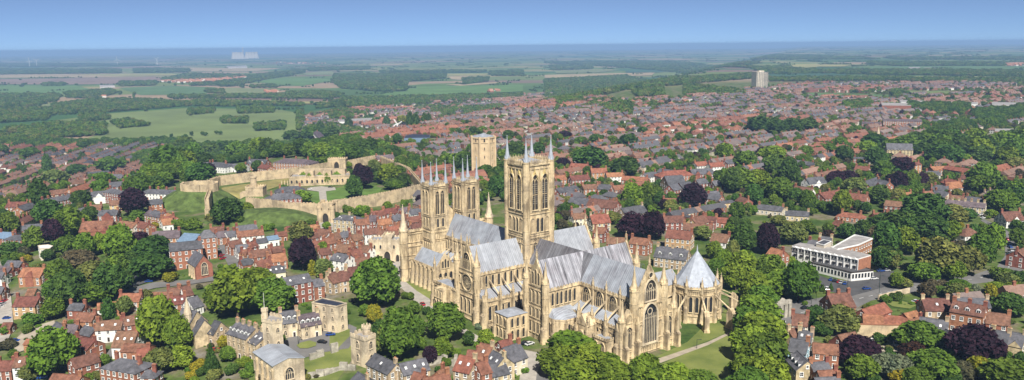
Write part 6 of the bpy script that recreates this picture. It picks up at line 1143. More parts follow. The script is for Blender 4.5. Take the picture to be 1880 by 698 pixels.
TT('south', C8, [(290, 545, 290, 355, 'g'), (220, 520, 200, 230, 'l'), (400, 400, 150, 160, 'g'), (625, 412, 290, 265, 'g'), (510, 578, 115, 125, 'p'), (590, 545, 145, 150, 'b'), (785, 452, 90, 110, 'd'), (905, 452, 115, 115, 'b'), (475, 226, 62, 66, 'd'), (390, 225, 90, 100, 'g'), (100, 300, 115, 150, 'y'), (440, 482, 95, 95, 'g'), (690, 532, 64, 74, 'b'), (630, 592, 62, 64, 'g'), (350, 110, 90, 50, 'g', 'sh'), (40, 240, 90, 90, 'g'), (150, 380, 110, 120, 'd'), (60, 420, 70, 70, 'g'), (860, 330, 60, 40, 's', 'sh'), (1120, 600, 60, 60, 'b', 'sh'), (1175, 640, 80, 60, 'g', 'sh'), (1095, 680, 60, 50, 'b', 'sh'), (430, 200, 50, 40, 'g', 'sh'), (330, 690, 60, 30, 'g', 'sh'), (560, 640, 50, 50, 'd', 'sh'), (130, 170, 90, 60, 'd'), (850, 460, 50, 40, 'b', 'sh')], 3.92)
for r in ((1050, 668, 96, 56, 'b'), (1025, 690, 70, 60, 'b'), (1080, 690, 80, 62, 'b'), (1112, 690, 60, 44, 'b'), (1128, 710, 70, 50, 'b'), (1185, 712, 62, 60, 'b'), (1210, 715, 60, 44, 'b'), (1240, 720, 66, 52, 'b'), (1285, 725, 70, 44, 'g'), (1050, 715, 90, 44, 'b')): tree(*r, None, 'east')
for i, r in enumerate(((1400, 578, 62, 52), (1372, 586, 44, 44), (1396, 606, 72, 62), (1374, 622, 56, 58), (1402, 640, 78, 66), (1378, 660, 66, 64), (1404, 684, 82, 72), (1378, 706, 74, 70), (1406, 732, 86, 76), (1376, 748, 80, 70))): tree(*r, 'b' if i % 3 else 'g', None, 'avenue')
TT('hotel', HT, [(305, 290, 185, 245, 'p'), (120, 275, 200, 220, 'd'), (100, 480, 230, 200, 'b'), (555, 660, 290, 300, 'g'), (365, 640, 300, 200, 'b'), (200, 690, 260, 250, 'b'), (50, 600, 170, 260, 'b'), (330, 470, 230, 170, 'g'), (500, 205, 220, 170, 'l'), (610, 130, 160, 110, 'g'), (790, 122, 95, 85, 'g'), (790, 170, 90, 70, 'm'), (1250, 280, 220, 240, 'd'), (1210, 410, 145, 150, 'd'), (1290, 410, 130, 140, 'l'), (1180, 210, 160, 150, 'd'), (1060, 140, 160, 120, 'd'), (930, 160, 140, 110, 'd'), (495, 385, 64, 75, 'b'), (745, 590, 30, 50, 'd', 'cone'), (810, 580, 30, 50, 'd', 'cone'), (20, 330, 130, 150, 'l'), (120, 380, 150, 120, 'b'), (220, 590, 170, 150, 'g'), (420, 560, 150, 150, 'b'), (700, 120, 80, 40, 'l', 'sh'), (100, 100, 150, 90, 'd'), (10, 130, 110, 100, 'b'), (390, 60, 130, 80, 'l'), (1240, 660, 60, 50, 'g', 'sh'), (280, 480, 160, 150, 'g'), (-60, 420, 160, 170, 'b'), (-110, 480, 140, 150, 'g'), (-120, 330, 130, 140, 'b'), (-20, 510, 120, 120, 'b')], 4.363)
TT('park', R3, [(340, 282, 290, 175, 'd'), (525, 282, 165, 115, 'l'), (200, 465, 185, 155, 'b'), (90, 562, 200, 135, 'd'), (180, 345, 200, 135, 'd'), (370, 385, 220, 155, 'd'), (510, 392, 120, 120, 'b'), (700, 552, 165, 185, 'g'), (785, 505, 140, 260, 'b'), (620, 602, 175, 165, 'l'), (430, 602, 260, 205, 'l'), (340, 645, 180, 105, 'g'), (530, 642, 125, 122, 'b'), (160, 692, 84, 92, 'b'), (830, 192, 155, 115, 'g'), (905, 155, 165, 130, 'b'), (50, 142, 95, 85, 'd'), (160, 135, 105, 75, 'l'), (655, 380, 90, 90, 'd'), (930, 425, 80, 120, 'g'), (870, 695, 140, 85, 'l'), (560, 704, 130, 44, 'b'), (275, 380, 190, 140, 'd'), (85, 330, 170, 110, 'd'), (60, 420, 150, 130, 'n'), (430, 470, 160, 110, 'd'), (570, 470, 90, 80, 'n'), (370, 410, 70, 30, 'y', 'sh'), (575, 315, 30, 50, 'y'), (700, 350, 40, 36, 'y', 'sh'), (270, 66, 80, 66, 'g'), (145, 60, 90, 70, 'p'), (320, 45, 70, 55, 'p'), (700, 75, 170, 90, 'g'), (770, 240, 70, 46, 'b'), (930, 310, 70, 50, 'g'), (300, 250, 130, 100, 'd'), (600, 260, 120, 70, 'd'), (420, 690, 90, 40, 'n', 'sh'), (770, 430, 110, 150, 'b'), (820, 620, 110, 60, 'g', 'sh'), (930, 640, 100, 60, 'd', 'sh')], 3.489)
TT('lime', R2, [(550, 285, 125, 140, 'd'), (700, 322, 235, 175, 'l'), (1220, 432, 265, 175, 'g'), (820, 525, 250, 185, 'p'), (1170, 485, 155, 105, 'm'), (1560, 505, 285, 225, 'p'), (850, 615, 185, 155, 'g'), (1000, 592, 180, 140, 's'), (1100, 585, 130, 120, 's'), (1300, 605, 265, 175, 'g'), (1070, 628, 105, 85, 'y'), (1480, 505, 150, 125, 'b', 'cone'), (1590, 605, 135, 125, 'y'), (1480, 625, 125, 115, 'n'), (1790, 650, 265, 125, 'g'), (1790, 195, 185, 125, 'd'), (1460, 95, 145, 85, 'l'), (1670, 105, 74, 94, 'y'), (1260, 85, 115, 85, 'n'), (960, 372, 80, 54, 'd', 'sh'), (1055, 372, 80, 62, 'g', 'sh'), (1000, 122, 55, 44, 'g', 'sh'), (1070, 98, 75, 30, 'd', 'sh'), (1570, 70, 60, 60, 's'), (1700, 60, 110, 60, 'b'), (1830, 70, 120, 70, 'b'), (750, 420, 90, 50, 's', 'sh'), (1690, 610, 160, 110, 'b'), (920, 640, 90, 60, 'd'), (1200, 640, 160, 80, 'g'), (1400, 640, 140, 80, 'd'), (590, 330, 130, 80, 'd'), (480, 140, 30, 30, 'g'), (1450, 470, 80, 70, 'd'), (1350, 70, 80, 50, 'g'), (1110, 20, 100, 40, 'l'), (1620, 360, 70, 40, 'd', 'sh'), (1760, 480, 60, 50, 'g', 'sh'), (1860, 500, 60, 60, 'd'), (640, 380, 60, 40, 'l', 'sh'), (1030, 470, 70, 50, 'd', 'sh'), (1330, 450, 110, 90, 'l')], 3.481)
TT('north', N4, [(500, 690, 200, 170, 'p'), (620, 690, 180, 180, 'p'), (885, 505, 155, 165, 'p'), (490, 482, 135, 150, 'b'), (595, 472, 115, 150, 'g'), (672, 505, 76, 140, 'd'), (215, 242, 240, 135, 'd'), (450, 282, 190, 115, 'd'), (150, 200, 130, 90, 'g'), (290, 230, 110, 90, 'g'), (400, 260, 120, 80, 'g'), (730, 202, 95, 66, 'g'), (1090, 190, 115, 105, 'b'), (1140, 395, 145, 155, 'd'), (1080, 350, 120, 110, 'g'), (255, 82, 84, 62, 'd'), (365, 92, 74, 62, 'g'), (470, 102, 125, 82, 'd'), (345, 52, 64, 52, 'd'), (60, 52, 84, 52, 'p'), (800, 72, 84, 62, 'g'), (1055, 78, 62, 52, 'g'), (50, 232, 95, 54, 'p'), (940, 700, 135, 92, 'l'), (950, 542, 94, 62, 'd'), (840, 572, 74, 62, 'b'), (60, 545, 70, 80, 'd'), (100, 520, 60, 60, 'd'), (865, 322, 56, 46, 'l', 'sh'), (420, 170, 50, 36, 'g'), (350, 170, 60, 44, 'g'), (700, 510, 80, 70, 'p'), (770, 540, 130, 50, 'l'), (110, 340, 46, 56, 'b'), (160, 90, 90, 50, 'g'), (560, 20, 80, 40, 'd'), (1165, 560, 110, 100, 'g'), (1150, 660, 110, 110, 'd'), (370, 600, 110, 80, 'l'), (660, 540, 60, 40, 'g', 'sh'), (750, 500, 70, 60, 'g'), (210, 108, 40, 34, 'p'), (262, 110, 44, 36, 'p')], 3.491)
TT('far', N5, [(300, 138, 150, 82, 'd'), (400, 138, 140, 80, 'd'), (500, 138, 130, 76, 'd'), (590, 138, 120, 80, 'd'), (225, 355, 135, 105, 'g'), (380, 312, 155, 85, 'b'), (480, 445, 125, 145, 'd'), (390, 405, 135, 125, 'd'), (180, 490, 190, 140, 'g'), (290, 480, 150, 120, 'b'), (275, 565, 110, 115, 'd'), (430, 545, 155, 135, 'g'), (590, 602, 105, 115, 'g'), (800, 632, 115, 145, 'b'), (870, 505, 135, 95, 'l'), (760, 452, 110, 80, 'p'), (840, 448, 120, 78, 'p'), (1130, 475, 110, 100, 'p'), (1212, 482, 80, 115, 'g'), (1275, 475, 70, 105, 'p'), (1160, 375, 135, 85, 'p'), (1640, 475, 155, 145, 'g'), (1800, 565, 165, 125, 'd'), (1740, 605, 155, 115, 'b'), (1000, 345, 115, 115, 'd'), (810, 315, 105, 95, 'd'), (780, 242, 95, 72, 'g'), (580, 282, 85, 64, 'g'), (720, 265, 80, 60, 'g'), (320, 290, 74, 64, 'p'), (1050, 390, 110, 80, 'g'), (700, 400, 90, 60, 'g'), (90, 300, 100, 90, 'b'), (1020, 560, 120, 100, 'd'), (690, 610, 80, 60, 'd'), (520, 560, 80, 90, 'd'), (1420, 300, 90, 60, 'd'), (1520, 330, 90, 60, 'b'), (1830, 360, 110, 60, 'l'), (1320, 440, 90, 60, 'l'), (990, 225, 140, 60, 'd'), (1100, 250, 120, 60, 'g'), (940, 260, 120, 60, 'b'), (650, 260, 60, 40, 'd'), (1330, 190, 110, 70, 'd')], 3.241)
_q = random.Random(5)
for k in range(34):                                     # the wood right of the thin spire, tree by tree
    x = _q.uniform(1180, 1880); y = _q.uniform(215, 325) + (x - 1500) * .02; TT('far', N5, [(x, y, _q.uniform(100, 160), _q.uniform(80, 115), _q.choice('ddgdgb'))], 3.241)
TT('west', A5, [(270, 168, 38, 90, 'd', 'col'), (220, 375, 84, 145, 'd', 'col'), (285, 475, 145, 125, 'd'), (400, 545, 165, 145, 'b'), (470, 520, 100, 90, 'b'), (305, 595, 115, 135, 'p'), (780, 420, 145, 145, 'p'), (520, 465, 84, 84, 'd'), (585, 292, 105, 64, 'g'), (20, 470, 70, 74, 'd'), (45, 545, 110, 125, 'g'), (205, 620, 110, 120, 'g'), (490, 668, 115, 125, 'b'), (580, 668, 90, 155, 'b'), (690, 698, 170, 200, 'b'), (820, 660, 130, 125, 'p'), (890, 702, 210, 145, 'd'), (1035, 502, 84, 54, 'g', 'sh'), (1120, 498, 90, 40, 'g', 'sh'), (470, 370, 110, 80, 'd'), (600, 240, 110, 40, 'g'), (320, 240, 120, 60, 'l'), (440, 195, 100, 60, 'd'), (170, 90, 90, 50, 'g'), (290, 70, 70, 40, 'g'), (640, 160, 130, 50, 'g'), (480, 40, 60, 40, 'd'), (800, 470, 90, 70, 'g'), (900, 470, 70, 50, 'b'), (900, 500, 50, 30, 'y', 'sh'), (330, 640, 60, 60, 'g'), (430, 698, 110, 60, 'n'), (390, 640, 110, 90, 'g'), (60, 660, 120, 70, 'd'), (150, 690, 50, 30, 'y', 'sh'), (275, 690, 60, 60, 'd'), (10, 70, 60, 50, 'd'), (740, 270, 80, 60, 'g'), (120, 190, 60, 40, 'd')], 3.172)
for k in range(46):                                     # wooded bank below the castle keep
    t = _q.random(); x = 760 + 380 * t; top = 330 - 240 * t; y = top + _q.uniform(-60, 60) if t < .8 else _q.uniform(60, 250); TT('edge', A5, [(x, max(70, y), _q.uniform(80, 130), _q.uniform(65, 110), _q.choice('ggdgbdg'))], 3.172)
TT('far', W8, [(35, 460, 90, 100, 'g'), (120, 470, 90, 90, 'd'), (200, 470, 110, 90, 'b'), (350, 490, 180, 90, 'g'), (490, 460, 110, 80, 'd'), (560, 470, 130, 90, 'd'), (620, 480, 130, 90, 'g'), (710, 400, 64, 84, 'd'), (890, 495, 46, 50, 'd'), (1480, 370, 90, 75, 'd'), (1365, 570, 130, 90, 'd'), (1100, 560, 150, 100, 'g'), (1190, 590, 160, 130, 'd'), (1240, 550, 110, 90, 'g'), (740, 570, 110, 90, 'g'), (830, 580, 70, 70, 'g'), (180, 320, 46, 90, 'd', 'col'), (375, 290, 46, 90, 'd', 'col'), (638, 270, 40, 70, 'd', 'col'), (800, 270, 36, 90, 'd', 'col'), (840, 265, 36, 80, 'd', 'col'), (900, 260, 36, 80, 'd', 'col'), (930, 260, 34, 80, 'd', 'col'), (330, 150, 44, 70, 'd', 'col'), (750, 265, 90, 70, 'y'), (1300, 330, 90, 60, 'g'), (1240, 330, 70, 60, 'd'), (1190, 350, 70, 60, 'g'), (1090, 330, 80, 50, 'g'), (1130, 330, 60, 50, 'd'), (1385, 320, 50, 34, 'g')], 3.76)
TT('north', cropf(720, 240, 2.909), [(545, 220, 110, 80, 'g'), (560, 250, 70, 60, 'd'), (380, 180, 120, 70, 'g'), (440, 190, 90, 80, 'd'), (290, 190, 90, 70, 'g'), (490, 330, 70, 70, 'b'), (560, 350, 110, 110, 'd'), (510, 375, 80, 60, 'g'), (600, 380, 60, 60, 'd'), (660, 140, 110, 80, 'd'), (780, 140, 80, 80, 'd'), (590, 160, 70, 60, 'g'), (930, 450, 70, 70, 'd'), (960, 440, 50, 50, 'b'), (880, 500, 60, 60, 'g'), (60, 310, 90, 80, 'd'), (20, 320, 80, 60, 'g'), (65, 400, 36, 36, 'b', 'sh'), (500, 240, 90, 60, 'g')], 2.909)
grow_trees()
for x, y, sx, sz in ((-8, -8.3, 7.6, 15.5), (8, -8.3, 7.6, 15.5), (-16, 3.6, 11, 14.5), (15, 3.6, 12, 14.5), (-1, 3.6, 9, 14)):
    o = put(FOL['s0'], 'ivy', COURT, (x, y, -.6), 0, (sx, 2.6, sz)); o.color = tint_of('b')
# ---------------------------------------------------------------- streets of terraces and the town beyond
OCC = {}
def occupy(x, y, r):
    for i in range(int((x - r) // 12), int((x + r) // 12) + 1):
        for j in range(int((y - r) // 12), int((y + r) // 12) + 1): OCC.setdefault((i, j), []).append((x, y, r))
def free(x, y, r):
    for i in range(int((x - r) // 12), int((x + r) // 12) + 1):
        for j in range(int((y - r) // 12), int((y + r) // 12) + 1):
            for a, b_, q in OCC.get((i, j), ()):
                if (a - x) ** 2 + (b_ - y) ** 2 < (r + q) ** 2: return False
    return True
bpy.context.view_layer.update()
for o, *_ in HOUSES:
    hl = max(abs(v[0]) for v in o.children[0].bound_box); a = o.rotation_euler.z
    for k in range(-2, 3): occupy(o.location.x + math.cos(a) * hl * k / 2, o.location.y + math.sin(a) * hl * k / 2, 7.5)
for t in TREES: occupy(t[0].location.x, t[0].location.y, t[5] * .36)
for nm in ('hotel', 'hotel_wing', 'hotel_podium', 'court_building'): q = bpy.data.objects[nm].location; occupy(q.x, q.y, 22)
occupy(*bpy.data.objects['water_tower'].location.xy, 17); occupy(*bpy.data.objects['church'].location.xy, 22); occupy(*bpy.data.objects['windmill'].location.xy, 9); occupy(*bpy.data.objects['tower_block'].location.xy, 40)
for o in bpy.data.objects:
    if o.name.startswith('shed'): occupy(o.location.x, o.location.y, 30)
    if o.type == 'MESH' and o.name.split('.')[0] in ('road', 'car_park', 'courtyard', 'square', 'lane', 'playing_field', 'castle_lane'):
        V = [v.co for v in o.data.vertices]; xs = [v.x for v in V]; ys = [v.y for v in V]; x = min(xs)
        while x < max(xs):
            y = min(ys)
            while y < max(ys):
                ins = False; j = len(V) - 1
                for i in range(len(V)):
                    if (V[i].y > y) != (V[j].y > y) and x < (V[j].x - V[i].x) * (y - V[i].y) / (V[j].y - V[i].y) + V[i].x: ins = not ins
                    j = i
                if ins: occupy(x, y, 4)
                y += 6
            x += 6
def inpoly(px, py, P):
    ins = False; j = len(P) - 1
    for i in range(len(P)):
        if (P[i][1] > py) != (P[j][1] > py) and px < (P[j][0] - P[i][0]) * (py - P[i][1]) / (P[j][1] - P[i][1]) + P[i][0]: ins = not ins
        j = i
    return ins
CASTLE_PX = [CA(20, 330), CA(20, 560), CA(470, 620), CA(930, 620), CA(1060, 600), CA(1610, 440), CA(1610, 330), CA(1310, 180), CA(1000, 180), CA(280, 300)]
def blocked(x, y, px, py):
    e, n = to_local(x, y)
    return (-96 < e < 96 and -60 < n < 78) or inpoly(px, py, CASTLE_PX)
ZL = [(-60, 268), (200, 264), (345, 262), (335, 292), (255, 335), (230, 350), (190, 372), (150, 400), (110, 420), (60, 470), (-60, 540)]
ZU = [(556, 214), (700, 194), (900, 175), (1040, 172), (1150, 186), (1330, 172), (1385, 162), (1480, 154), (1940, 152), (1940, 350), (1760, 392), (1560, 395), (1380, 402), (1090, 425), (1020, 425), (1018, 330), (925, 330), (885, 335), (875, 420), (775, 410), (770, 345), (722, 300), (640, 262), (560, 262)]
ZS = [(-40, 470), (60, 470), (200, 455), (300, 420), (430, 420), (560, 440), (640, 470), (560, 500), (300, 520), (0, 640)]
ZE = [(1880, 400), (1940, 400), (1940, 720), (1700, 720), (1600, 600), (1640, 560), (1860, 540)]
WALLC = {'brick': [(0.25, 0.11, 0.07), (0.29, 0.13, 0.08), (0.21, 0.095, 0.068), (0.27, 0.14, 0.09), (0.33, 0.18, 0.12)], 'pale': [(0.70, 0.69, 0.64), (0.60, 0.54, 0.42), (0.74, 0.73, 0.70)]}
ROOFC = {'s': [(0.12, 0.115, 0.125), (0.16, 0.13, 0.128), (0.185, 0.145, 0.132), (0.10, 0.10, 0.11)], 't': [(0.22, 0.10, 0.07), (0.27, 0.125, 0.08), (0.19, 0.088, 0.064)], 'b': [(0.22, 0.125, 0.09), (0.235, 0.15, 0.115)]}
GR = random.Random(2024)
def jit(c, v=.16): k = GR.uniform(1 - v, 1 + v); return tuple(x * k for x in c)
class CB(MB):
    """mesh builder that carries one colour for each face"""
    def __init__(s): super().__init__(); s.c = []
    def col(s, c):
        while len(s.c) < len(s.f): s.c.append(c)
    def finish(s, name, parent=None, loc=(0, 0, 0), rz=0):
        me = bpy.data.meshes.new(name); me.from_pydata(s.v, [], s.f); at = me.attributes.new('col', 'FLOAT_COLOR', 'FACE')
        at.data.foreach_set('color', np.array([(*c, 1) for c in s.c], np.float32).ravel()); me.materials.append(M['town_colours']); return put(me, name, parent, loc, rz)
def quad(b, ca, sa, ox, oy, oz, P): b.add([(ox + ca * x - sa * y, oy + sa * x + ca * y, oz + z) for x, y, z in P], [tuple(range(len(P)))])
def unit(W_, R_, ox, oy, oz, a, x0, x1, w, h, rise, wc, rc, detail, hip=False, ends=(True, True)):
    """one house of a row: walls with windows into W_, roof and chimney into R_"""
    ca, sa = math.cos(a), math.sin(a); hw = w / 2
    def tr(P): return [(ox + ca * x - sa * y, oy + sa * x + ca * y, oz + z) for x, y, z in P]
    g = 0 if hip else rise - .15
    W_.add(tr([(x0, -hw, -4), (x1, -hw, -4), (x1, hw, -4), (x0, hw, -4), (x0, -hw, h), (x1, -hw, h), (x1, hw, h), (x0, hw, h), (x0, 0, h + g), (x1, 0, h + g)]), [(0, 1, 5, 4), (2, 3, 7, 6), (1, 2, 6, 9, 5), (3, 0, 4, 8, 7)]); W_.col(wc)
    o = .3; q = rise * o / hw; e0 = .25 if ends[0] else 0; e1 = .25 if ends[1] else 0
    if hip:
        i = min(hw, (x1 - x0) / 2 - .1)
        R_.add(tr([(x0 - o, -hw - o, h), (x1 + o, -hw - o, h), (x1 + o, hw + o, h), (x0 - o, hw + o, h), (x0 + i, 0, h + rise), (x1 - i, 0, h + rise)]), [(0, 1, 5, 4), (1, 2, 5), (2, 3, 4, 5), (3, 0, 4), (3, 2, 1, 0)])
    else:
        R_.add(tr([(x0 - e0, -hw - o, h - q), (x1 + e1, -hw - o, h - q), (x1 + e1, 0, h + rise), (x0 - e0, 0, h + rise), (x1 + e1, hw + o, h - q), (x0 - e0, hw + o, h - q)]), [(0, 1, 2, 3), (3, 2, 4, 5), (0, 3, 5), (1, 4, 2)])
    R_.col(rc)
    if detail >= 1:
        for s in (-1, 1):
            nx, ny = -sa * s, ca * s
            if nx * -ox + ny * -oy < 0: continue
            yy = s * (hw + .05); k = max(1, int((x1 - x0) / 2.6)); fc = (0.66, 0.65, 0.62)
            for j in range(2 if h > 4.4 else 1):
                for i in range(k):
                    xc = x0 + (x1 - x0) * (i + .5) / k; z0 = .9 + j * 2.75
                    W_.add(tr([(xc - .68, yy, z0 - .15), (xc + .68, yy, z0 - .15), (xc + .68, yy, z0 + 1.55), (xc - .68, yy, z0 + 1.55)]), [(0, 1, 2, 3)]); W_.col(fc)
                    yq = s * (hw + .09); W_.add(tr([(xc - .5, yq, z0), (xc + .5, yq, z0), (xc + .5, yq, z0 + 1.4), (xc - .5, yq, z0 + 1.4)]), [(0, 1, 2, 3)]); W_.col((0.04, 0.045, 0.05))
def chim(R_, ox, oy, oz, a, x, y, z, hgt=1.7):
    ca, sa = math.cos(a), math.sin(a); P = []
    for zz in (z - 1.2, z + hgt): P += [(ox + ca * (x + i) - sa * (y + j), oy + sa * (x + i) + ca * (y + j), oz + zz) for i, j in ((-.7, -.45), (.7, -.45), (.7, .45), (-.7, .45))]
    R_.add(P, [(0, 1, 5, 4), (1, 2, 6, 5), (2, 3, 7, 6), (3, 0, 4, 7), (4, 5, 6, 7)]); R_.col(jit((0.28, 0.12, 0.075)))
ROWS = []
def plan(zone, poly, ang, u0, u1, v0, v1, spacing, seed, semi=.25, open_=.1, org=(0, 500)):
    """lay out rows of houses over a district whose streets run at angle ang"""
    rnd = random.Random(seed); ca, sa = math.cos(ang), math.sin(ang); v = v0; row = 0
    while v < v1:
        row += 1; u = u0 + rnd.uniform(0, 20); gap = spacing * (.72 if row % 2 else 1.28)
        while u < u1:
            bk = random.Random(int((u - u0) // 170) * 7919 + int((v - v0) // 130) * 104729 + seed); kind = bk.random(); turn = bk.random() < .3; tone = bk.random(); hgt = bk.uniform(4.8, 5.8)
            L = rnd.uniform(18, 62) if kind > semi + open_ else rnd.uniform(11, 15)
            wob = bk.uniform(-.12, .12)
            x, y = org[0] + ca * (u + L / 2) - sa * v, org[1] + sa * (u + L / 2) + ca * v
            x += rnd.uniform(-1.5, 1.5); y += rnd.uniform(-1.5, 1.5)
            if kind < open_ * (2.6 if v > 900 else 1) and rnd.random() < .8: u += L + 8; continue
            z = TZ(x, y); px, py, d = PROJ(x, y, z)
            if d > 40 and inpoly(px, py, poly) and not blocked(x, y, px, py):
                a = ang + wob + (math.pi / 2 if turn and L < 24 else 0); nn = max(2, int(L / 9)); cs, sn = math.cos(a), math.sin(a); pts = [(x + cs * (t / (nn - 1) - .5) * (L - 6), y + sn * (t / (nn - 1) - .5) * (L - 6)) for t in range(nn)]
                if all(free(p, q, 5.2) for p, q in pts):
                    for p, q in pts: occupy(p, q, 5.4)
                    ROWS.append((d, x, y, z, a, L, hgt, kind < semi + open_, tone, px, zone))
            u += L + (rnd.uniform(3, 7) if rnd.random() < .75 else rnd.uniform(12, 22))
        v += gap
gA, gB = G(0, 351), G(88, 318); aL = math.atan2(gB.y - gA.y, gB.x - gA.x)
plan('west', ZL, aL, -1500, 1700, -900, 900, 23, 3, .2, .08, (gA.x + 100, gA.y))
gA, gB = G(1000, 300), G(1340, 258); aU = math.atan2(gB.y - gA.y, gB.x - gA.x)
plan('far', ZU, aU, -2600, 3600, -1400, 2600, 25, 9, .28, .12, (gA.x, gA.y + 500))
plan('slope', ZS, aL + .5, -300, 500, -200, 300, 24, 5, .4, .3, (-200, 480)); plan('lime', ZE, .3, -200, 300, -200, 300, 24, 6, .5, .3, (250, 380))
ROWS.sort(key=lambda r: r[0])
print('ROWS', len(ROWS))
W_ = CB(); R_ = CB(); TERR = []
for i, (d, x, y, z, a, L, hgt, semi, tone, px, zone) in enumerate(ROWS):
    solo = i < 230 and -20 < px < 1900
    w_ = GR.uniform(8, 9.2) if not semi else GR.uniform(8.5, 10); n = max(1, round(L / 5.2)) if not semi else 1; rise = GR.uniform(2.7, 3.4) if not semi else GR.uniform(3, 4)
    fam = 's' if tone < .44 else ('t' if tone < .60 else 'b'); rc = jit(GR.choice(ROOFC[fam])); wc = jit(GR.choice(WALLC['brick'])); pale = GR.random() < (.10 if not semi else .45)
    hip = semi and GR.random() < .55
    if solo:
        wb, rb = CB(), CB(); ox, oy, oz, aa = 0, 0, 0, 0
        root = empty('terrace' if not semi else 'detached_house', (x, y, z), a); ca, sa = math.cos(a), math.sin(a)
    else: wb, rb = W_, R_; ox, oy, oz, aa = x, y, z, a
    chs = []
    for k in range(n):
        x0 = -L / 2 + L * k / n; x1 = -L / 2 + L * (k + 1) / n
        c1 = jit(GR.choice(WALLC['pale'])) if (pale if semi else GR.random() < (.12 if d < 1100 else .2)) else jit(wc, .08); c2 = jit(rc, .10) if GR.random() < .82 else jit(GR.choice(ROOFC[GR.choice('stb')]))
        if solo:                                        # windows are chosen on the side turned to the camera, so work in world space and bring the result back
            tw, tr_ = CB(), CB(); unit(tw, tr_, x, y, z, a, x0, x1, w_, hgt, rise, c1, c2, 1, hip, (k == 0, k == n - 1))
            for s_, t_ in ((tw, wb), (tr_, rb)):
                t_.add([((p[0] - x) * ca + (p[1] - y) * sa, -(p[0] - x) * sa + (p[1] - y) * ca, p[2] - z) for p in s_.v], s_.f); t_.c += s_.c
        else: unit(wb, rb, ox, oy, oz, aa, x0, x1, w_, hgt, rise, c1, c2, 1 if d < 1900 else 0, hip, (k == 0, k == n - 1))
        if k % 2 == 0 or semi: chs.append(x0 + (.6 if not semi else L * .5))
        if not semi and k % 2 == 0 and d < 1700:         # back additions
            s = 1 if GR.random() < .5 else -1
            for b_ in (wb,):
                ca2, sa2 = math.cos(aa), math.sin(aa); ya, yb = s * w_ / 2, s * (w_ / 2 + 4.5); xa, xb = x0 + .3, x0 + (x1 - x0) * .62
                P = [(xa, ya), (xb, ya), (xb, yb), (xa, yb)]; T_ = lambda p, zz: (ox + ca2 * p[0] - sa2 * p[1], oy + sa2 * p[0] + ca2 * p[1], oz + zz)
                b_.add([T_(p, -3) for p in P] + [T_(p, hgt - 1.6) for p in P], [(0, 1, 5, 4), (1, 2, 6, 5), (2, 3, 7, 6), (3, 0, 4, 7)]); b_.col(c1)
                rb.add([T_((xa - .2, ya), hgt - 1.55), T_((xb + .2, ya), hgt - 1.55), T_((xb + .2, yb + s * .2), hgt - 1.55), T_((xa - .2, yb + s * .2), hgt - 1.55), T_(((xa + xb) / 2, ya), hgt - .2), T_(((xa + xb) / 2, yb + s * .2), hgt - .2)], [(0, 4, 5, 3), (1, 2, 5, 4), (3, 5, 2)]); rb.col(c2)
    if solo:
        wo = wb.finish('wall', root); ro = rb.finish('roof', root)
        for c_ in chs[:4]: put(CHIM('brick_red', 1.5), 'chimney', root, (c_, 0, hgt + rise - .1))
        TERR.append((root, zone, pale or False, fam, semi))
    else:
        for c_ in chs: chim(rb, ox, oy, oz, aa, c_, 0, hgt + rise, 1.5) if d < 2600 else None
for F, pts, n, fam in ((FA, [(920, 287), (1000, 278), (1280, 262), (1420, 253), (1430, 263), (1280, 286), (1100, 294)], 420, 't'), (FB, [(330, 150), (430, 150), (700, 156), (700, 160), (330, 158)], 40, 't'), (FD, [(1760, 145), (1870, 142), (1880, 155), (1770, 160)], 60, 't'), (FA, [(560, 375), (610, 372), (612, 388), (562, 390)], 4, 't'), (FB, [(290, 330), (370, 326), (372, 342), (292, 344)], 6, 't'), (FB, [(1640, 328), (1730, 325), (1732, 335), (1642, 340)], 6, 't'), (FA, [(1530, 345), (1610, 342), (1620, 352), (1540, 355)], 6, 't')):
    Q = [G(*F(*p)) for p in pts]; P2 = [(q.x, q.y) for q in Q]; k = 0
    while k < n:                                        # the new red-roofed estate and farmsteads out on the plain
        x, y = GR.uniform(min(p[0] for p in P2), max(p[0] for p in P2)), GR.uniform(min(p[1] for p in P2), max(p[1] for p in P2))
        if not inpoly(x, y, P2): continue
        k += 1; unit(W_, R_, x, y, TZ(x, y), GR.choice((.4, 1.97)), -8, 8, 11, 6, 4, jit(GR.choice(WALLC['pale'] + WALLC['brick'])), jit((0.36, 0.17, 0.10)), 0)
bodies = W_.finish('distant_houses'); prop(bodies, 'distant brick and rendered walls of the terraced town', 'houses', None, 'stuff')
rf = R_.finish('roofscape', bodies); rf['kind'] = 'stuff'
# ---------------------------------------------------------------- woods, hedgerows and garden trees too many to count
PTS = {k: [] for k in ('f0', 'f1', 'f2', 'r1')}
def addpt(x, y, z, wd, ht, c, near=False): PTS['r1' if near else 'f%d' % WR.randrange(3)].append((x, y, z, wd, ht, tint_of(c)))
WR = random.Random(99)
for g, wd, ht, c in SMALL: addpt(g.x, g.y, g.z, wd, ht, c, True)
def wood(F, pts, cols='dddgg', dens=1.0, size=11):
    P = [G(*F(*p)) for p in pts]; X = [p.x for p in P]; Y = [p.y for p in P]; yc = sum(Y) / len(Y)
    sp = max(8.0, min(70, yc * .0042)) / dens ** .5; ht = size * (1 if sp < 14 else 1.1); wd = max(size, sp * 1.15); Q = list(zip(X, Y)); y = min(Y); cnt = 0
    while y < max(Y):
        x = min(X)
        while x < max(X):
            a, b_ = x + WR.uniform(-.45, .45) * sp, y + WR.uniform(-.45, .45) * sp
            if inpoly(a, b_, Q): s = WR.uniform(.7, 1.3); addpt(a, b_, TZ(a, b_) - .4, wd * s, ht * s, WR.choice(cols if yc < 1500 else 'dgggl'), yc < 1500)
            x += sp
        y += sp
